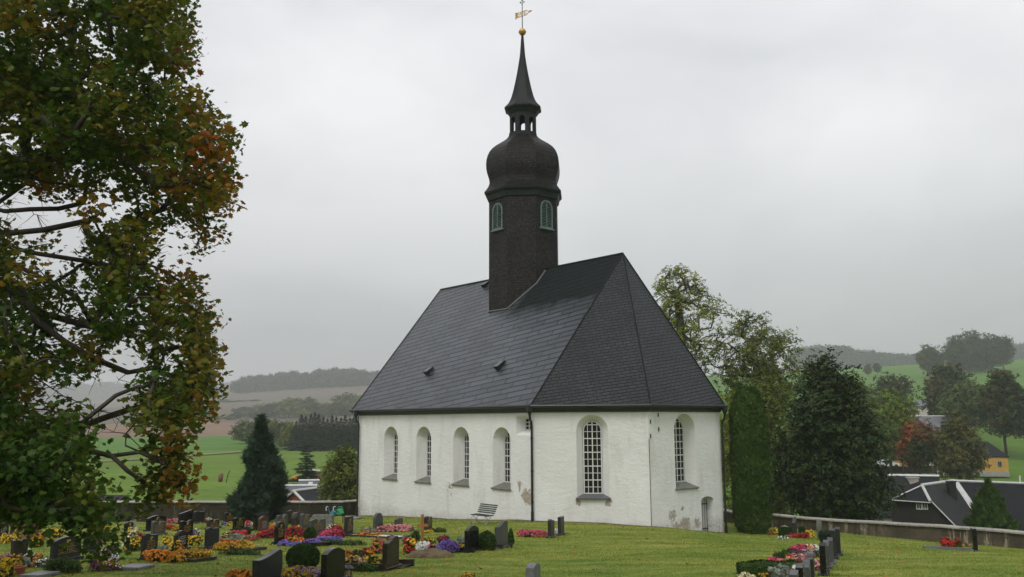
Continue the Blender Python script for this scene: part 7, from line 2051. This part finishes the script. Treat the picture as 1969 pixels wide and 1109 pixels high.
for (c, s) in (((0, -0.27, 0.22), (1.0, 0.1, 0.5)), ((0, 0.27, 0.22), (1.0, 0.1, 0.5)), ((-0.45, 0, 0.22), (0.1, 0.44, 0.5)), ((0.45, 0, 0.22), (0.1, 0.44, 0.5)), ((0, 0, 0.05), (0.8, 0.44, 0.3))): add_box(bm, c, s)
o = from_bm('stone_trough', bm, M['sill_stone']); o.location = g; tag(o, 'mossy stone water trough left of the watering cans', 'trough')
for u, lb in ((627, 'left white-hooked tap post behind the trough'), (641, 'right white-hooked tap post behind the trough')):
    g = gp(u, 997); root = tag(empty('tap_post', g), lb, 'tap post'); hh_ = at(u, 979, g.y).z - g.z
    bm = bmesh.new(); add_np(bm, tube_np([(0, 0, -0.2), (0, 0, hh_)], [0.02, 0.02], 6)); from_bm('post', bm, M['black_metal'], root)
    bm = bmesh.new(); add_np(bm, tube_np([(0, 0, hh_ - 0.08), (-0.02, 0, hh_ + 0.1), (0.05, 0, hh_ + 0.16), (0.12, 0, hh_ + 0.15)], [0.03, 0.03, 0.028, 0.02], 6)); from_bm('hook', bm, M['white_paint'], root)
# grave lantern
g = gp(669, 1112); lan = tag(empty('grave_lantern', g), 'small black and glass grave lantern at the bottom edge beside the big black stone', 'lantern')
ppm = PF / g.y; lh = (1112 - 1085) / ppm; lw = 0.075
bm = bmesh.new(); add_box(bm, (0, 0, 0.03), (0.2, 0.2, 0.06)); from_bm('base', bm, M['black_metal'], lan)
for sx in (-1, 1):
    for sy in (-1, 1):
        bm = bmesh.new(); add_box(bm, (sx * lw, sy * lw, lh * 0.38), (0.018, 0.018, lh * 0.6)); from_bm('corner_post', bm, M['black_metal'], lan)
bm = bmesh.new(); add_np(bm, tube_np([(0, 0, lh * 0.68), (0, 0, lh * 0.76), (0, 0, lh * 0.86), (0, 0, lh * 0.9)], [0.16, 0.14, 0.07, 0.05], 8)); add_np(bm, tube_np([(0, 0, lh * 0.9), (0, 0, lh)], [0.025, 0.03], 8)); from_bm('lid', bm, M['black_metal'], lan)
bm = bmesh.new(); add_np(bm, tube_np([(0, 0, 0.06), (0, 0, lh * 0.5)], [0.045, 0.045], 10)); from_bm('candle', bm, ST['pale_wood'], lan)
# earth mound of the fresh grave
bm = bmesh.new(); g = gp(815, 1076); bmesh.ops.create_icosphere(bm, subdivisions=4, radius=1.0)
for v_ in bm.verts: v_.co = Vector((v_.co.x * 0.75, v_.co.y * 0.55, max(-0.2, v_.co.z * 0.24 + 0.05 * mnoise.noise(v_.co * 4))))
o = from_bm('grave_mound', bm, M['bare_ground'], smooth=True); g2 = g + Vector((0.1, 0.9, 0)); o.location = (g2.x, g2.y, float(G(g2.x, g2.y))); tag(o, 'bare brown earth mound under the wreaths of the wooden cross', 'grave mound')

# ------------------------------------------------------------------ grass blades on the lawn (uncountable)
def grass():
    r2 = np.random.default_rng(77)
    n = 340000
    y = 13 + 50 * r2.uniform(0, 1, n) ** 1.7
    x = (r2.uniform(-1, 1, n)) * (0.60 * y + 1.0)
    foot_ = np.array([(p.x, p.y) for p in offset_poly(foot, 0.05)])
    k = inside_poly(x, y, YARD) & ~inside_poly(x, y, [tuple(p) for p in foot_])
    x, y = x[k], y[k]
    z = G(x, y)
    tuft = 0.5 + 0.5 * np.sin(x * 1.7 + 2.0 * np.sin(y * 0.9)) * np.sin(y * 1.3 + 1.5 * np.sin(x * 0.8))
    sx = np.repeat(np.array([p[0] for p in STONES]), 90) + r2.normal(size=90 * len(STONES)) * 0.30; sy = np.repeat(np.array([p[1] for p in STONES]), 90) + r2.normal(size=90 * len(STONES)) * 0.30
    tall = np.concatenate([np.ones(len(x)), np.full(len(sx), 2.3)]); x = np.concatenate([x, sx]); y = np.concatenate([y, sy]); z = G(x, y)
    tuft = 0.5 + 0.5 * np.sin(x * 1.7 + 2.0 * np.sin(y * 0.9)) * np.sin(y * 1.3 + 1.5 * np.sin(x * 0.8))
    n = len(x); h = tall * (0.017 + 0.026 * r2.uniform(0, 1, n) * (0.4 + tuft)) * (0.8 + 0.012 * y); a = r2.uniform(0, 6.28, n); w = 0.005 + 0.0004 * y
    lx, ly = r2.normal(size=n) * 0.6 * h, r2.normal(size=n) * 0.6 * h
    V = np.empty((n, 3, 3))
    V[:, 0] = np.stack([x - np.cos(a) * w, y - np.sin(a) * w, z - 0.01], 1); V[:, 1] = np.stack([x + np.cos(a) * w, y + np.sin(a) * w, z - 0.01], 1); V[:, 2] = np.stack([x + lx, y + ly, z + h], 1)
    me = np_mesh('grass', V.reshape(-1, 3), np.arange(n * 3), np.full(n, 3))
    b = MB('grass_blades'); geo = b.n('ShaderNodeNewGeometry')
    mid = b.noise(0.9, 6, 0.68, mapscale=(0.30, 1.5, 1))
    c1 = b.ramp(mid, [(0.28, (0.0905, 0.1562, 0.0176)), (0.42, (0.1682, 0.2430, 0.0286)), (0.55, (0.2668, 0.3050, 0.0495)), (0.68, (0.3944, 0.3534, 0.0902)), (0.8, (0.3596, 0.2728, 0.0935))])
    c1 = b.mix(b.ramp(b.noise(0.5, 5, 0.65, mapscale=(0.6, 1.3, 1)), [(0.60, 0.0), (0.74, 0.7)]), c1, (0.27, 0.20, 0.085))
    c = b.mix(1.0, c1, b.ramp(geo.outputs['Random Per Island'], [(0.0, 0.75), (0.7, 1.08), (1.0, 1.35)]), 'MULTIPLY')
    b.set(col=c, rough=0.6, spec=0.3)
    tr = b.n('ShaderNodeBsdfTranslucent', {'Color': c}); mx = b.n('ShaderNodeMixShader', {0: 0.3}); b.l(b.p.outputs[0], mx.inputs[1]); b.l(tr.outputs[0], mx.inputs[2]); b.l(mx.outputs[0], b.out.inputs['Surface'])
    tag(link('grass', me, b.done()), kind='stuff', label='mown yellow-green churchyard grass', cat='grass')
grass()

def fallen():
    r2 = np.random.default_rng(5); n = 900
    k = r2.uniform(size=n) < 0.6
    x = np.where(k, -11 + r2.normal(size=n) * 5.5, r2.uniform(-22, 22, n)); y = np.where(k, 24 + np.abs(r2.normal(size=n)) * 9, r2.uniform(17, 46, n))
    ft = [tuple(p) for p in offset_poly(foot, 0.1)]
    m_ = inside_poly(x, y, YARD) & ~inside_poly(x, y, [(p[0], p[1]) for p in ft]); x, y = x[m_], y[m_]; n = len(x)
    P = np.stack([x, y, G(x, y) + 0.035], 1); N = np.array([[0, 0, 1.0]]) + r2.normal(size=(n, 3)) * 0.3
    lv = scatter(*LEAF['maple'], P, rots(N), r2.uniform(0.09, 0.15, n))
    F['fallen'] = foliage('fallen_leaves', [(0.1, (0.16, 0.075, 0.02)), (0.5, (0.30, 0.17, 0.03)), (0.9, (0.36, 0.12, 0.02))], 0.5, 0.1)
    tag(link('fallen_leaves', np_mesh('fallen_leaves', *lv), F['fallen']), kind='stuff', label='brown and yellow fallen maple leaves scattered over the lawn', cat='leaves')
fallen()

# ------------------------------------------------------------------ misty autumn air
bm = bmesh.new(); add_box(bm, (0, 100, 75), (7400, 7400, 240))
hz = from_bm('haze', bm, None); m = bpy.data.materials.new('haze'); m.use_nodes = True; m.node_tree.nodes.clear()
o_ = m.node_tree.nodes.new('ShaderNodeOutputMaterial'); pv = m.node_tree.nodes.new('ShaderNodeVolumePrincipled')
pv.inputs['Color'].default_value = (0.93, 0.95, 0.96, 1); pv.inputs['Density'].default_value = 0.00031; pv.inputs['Anisotropy'].default_value = 0.1
m.node_tree.links.new(pv.outputs[0], o_.inputs['Volume'])
hz.data.materials.append(m); tag(hz, kind='stuff')
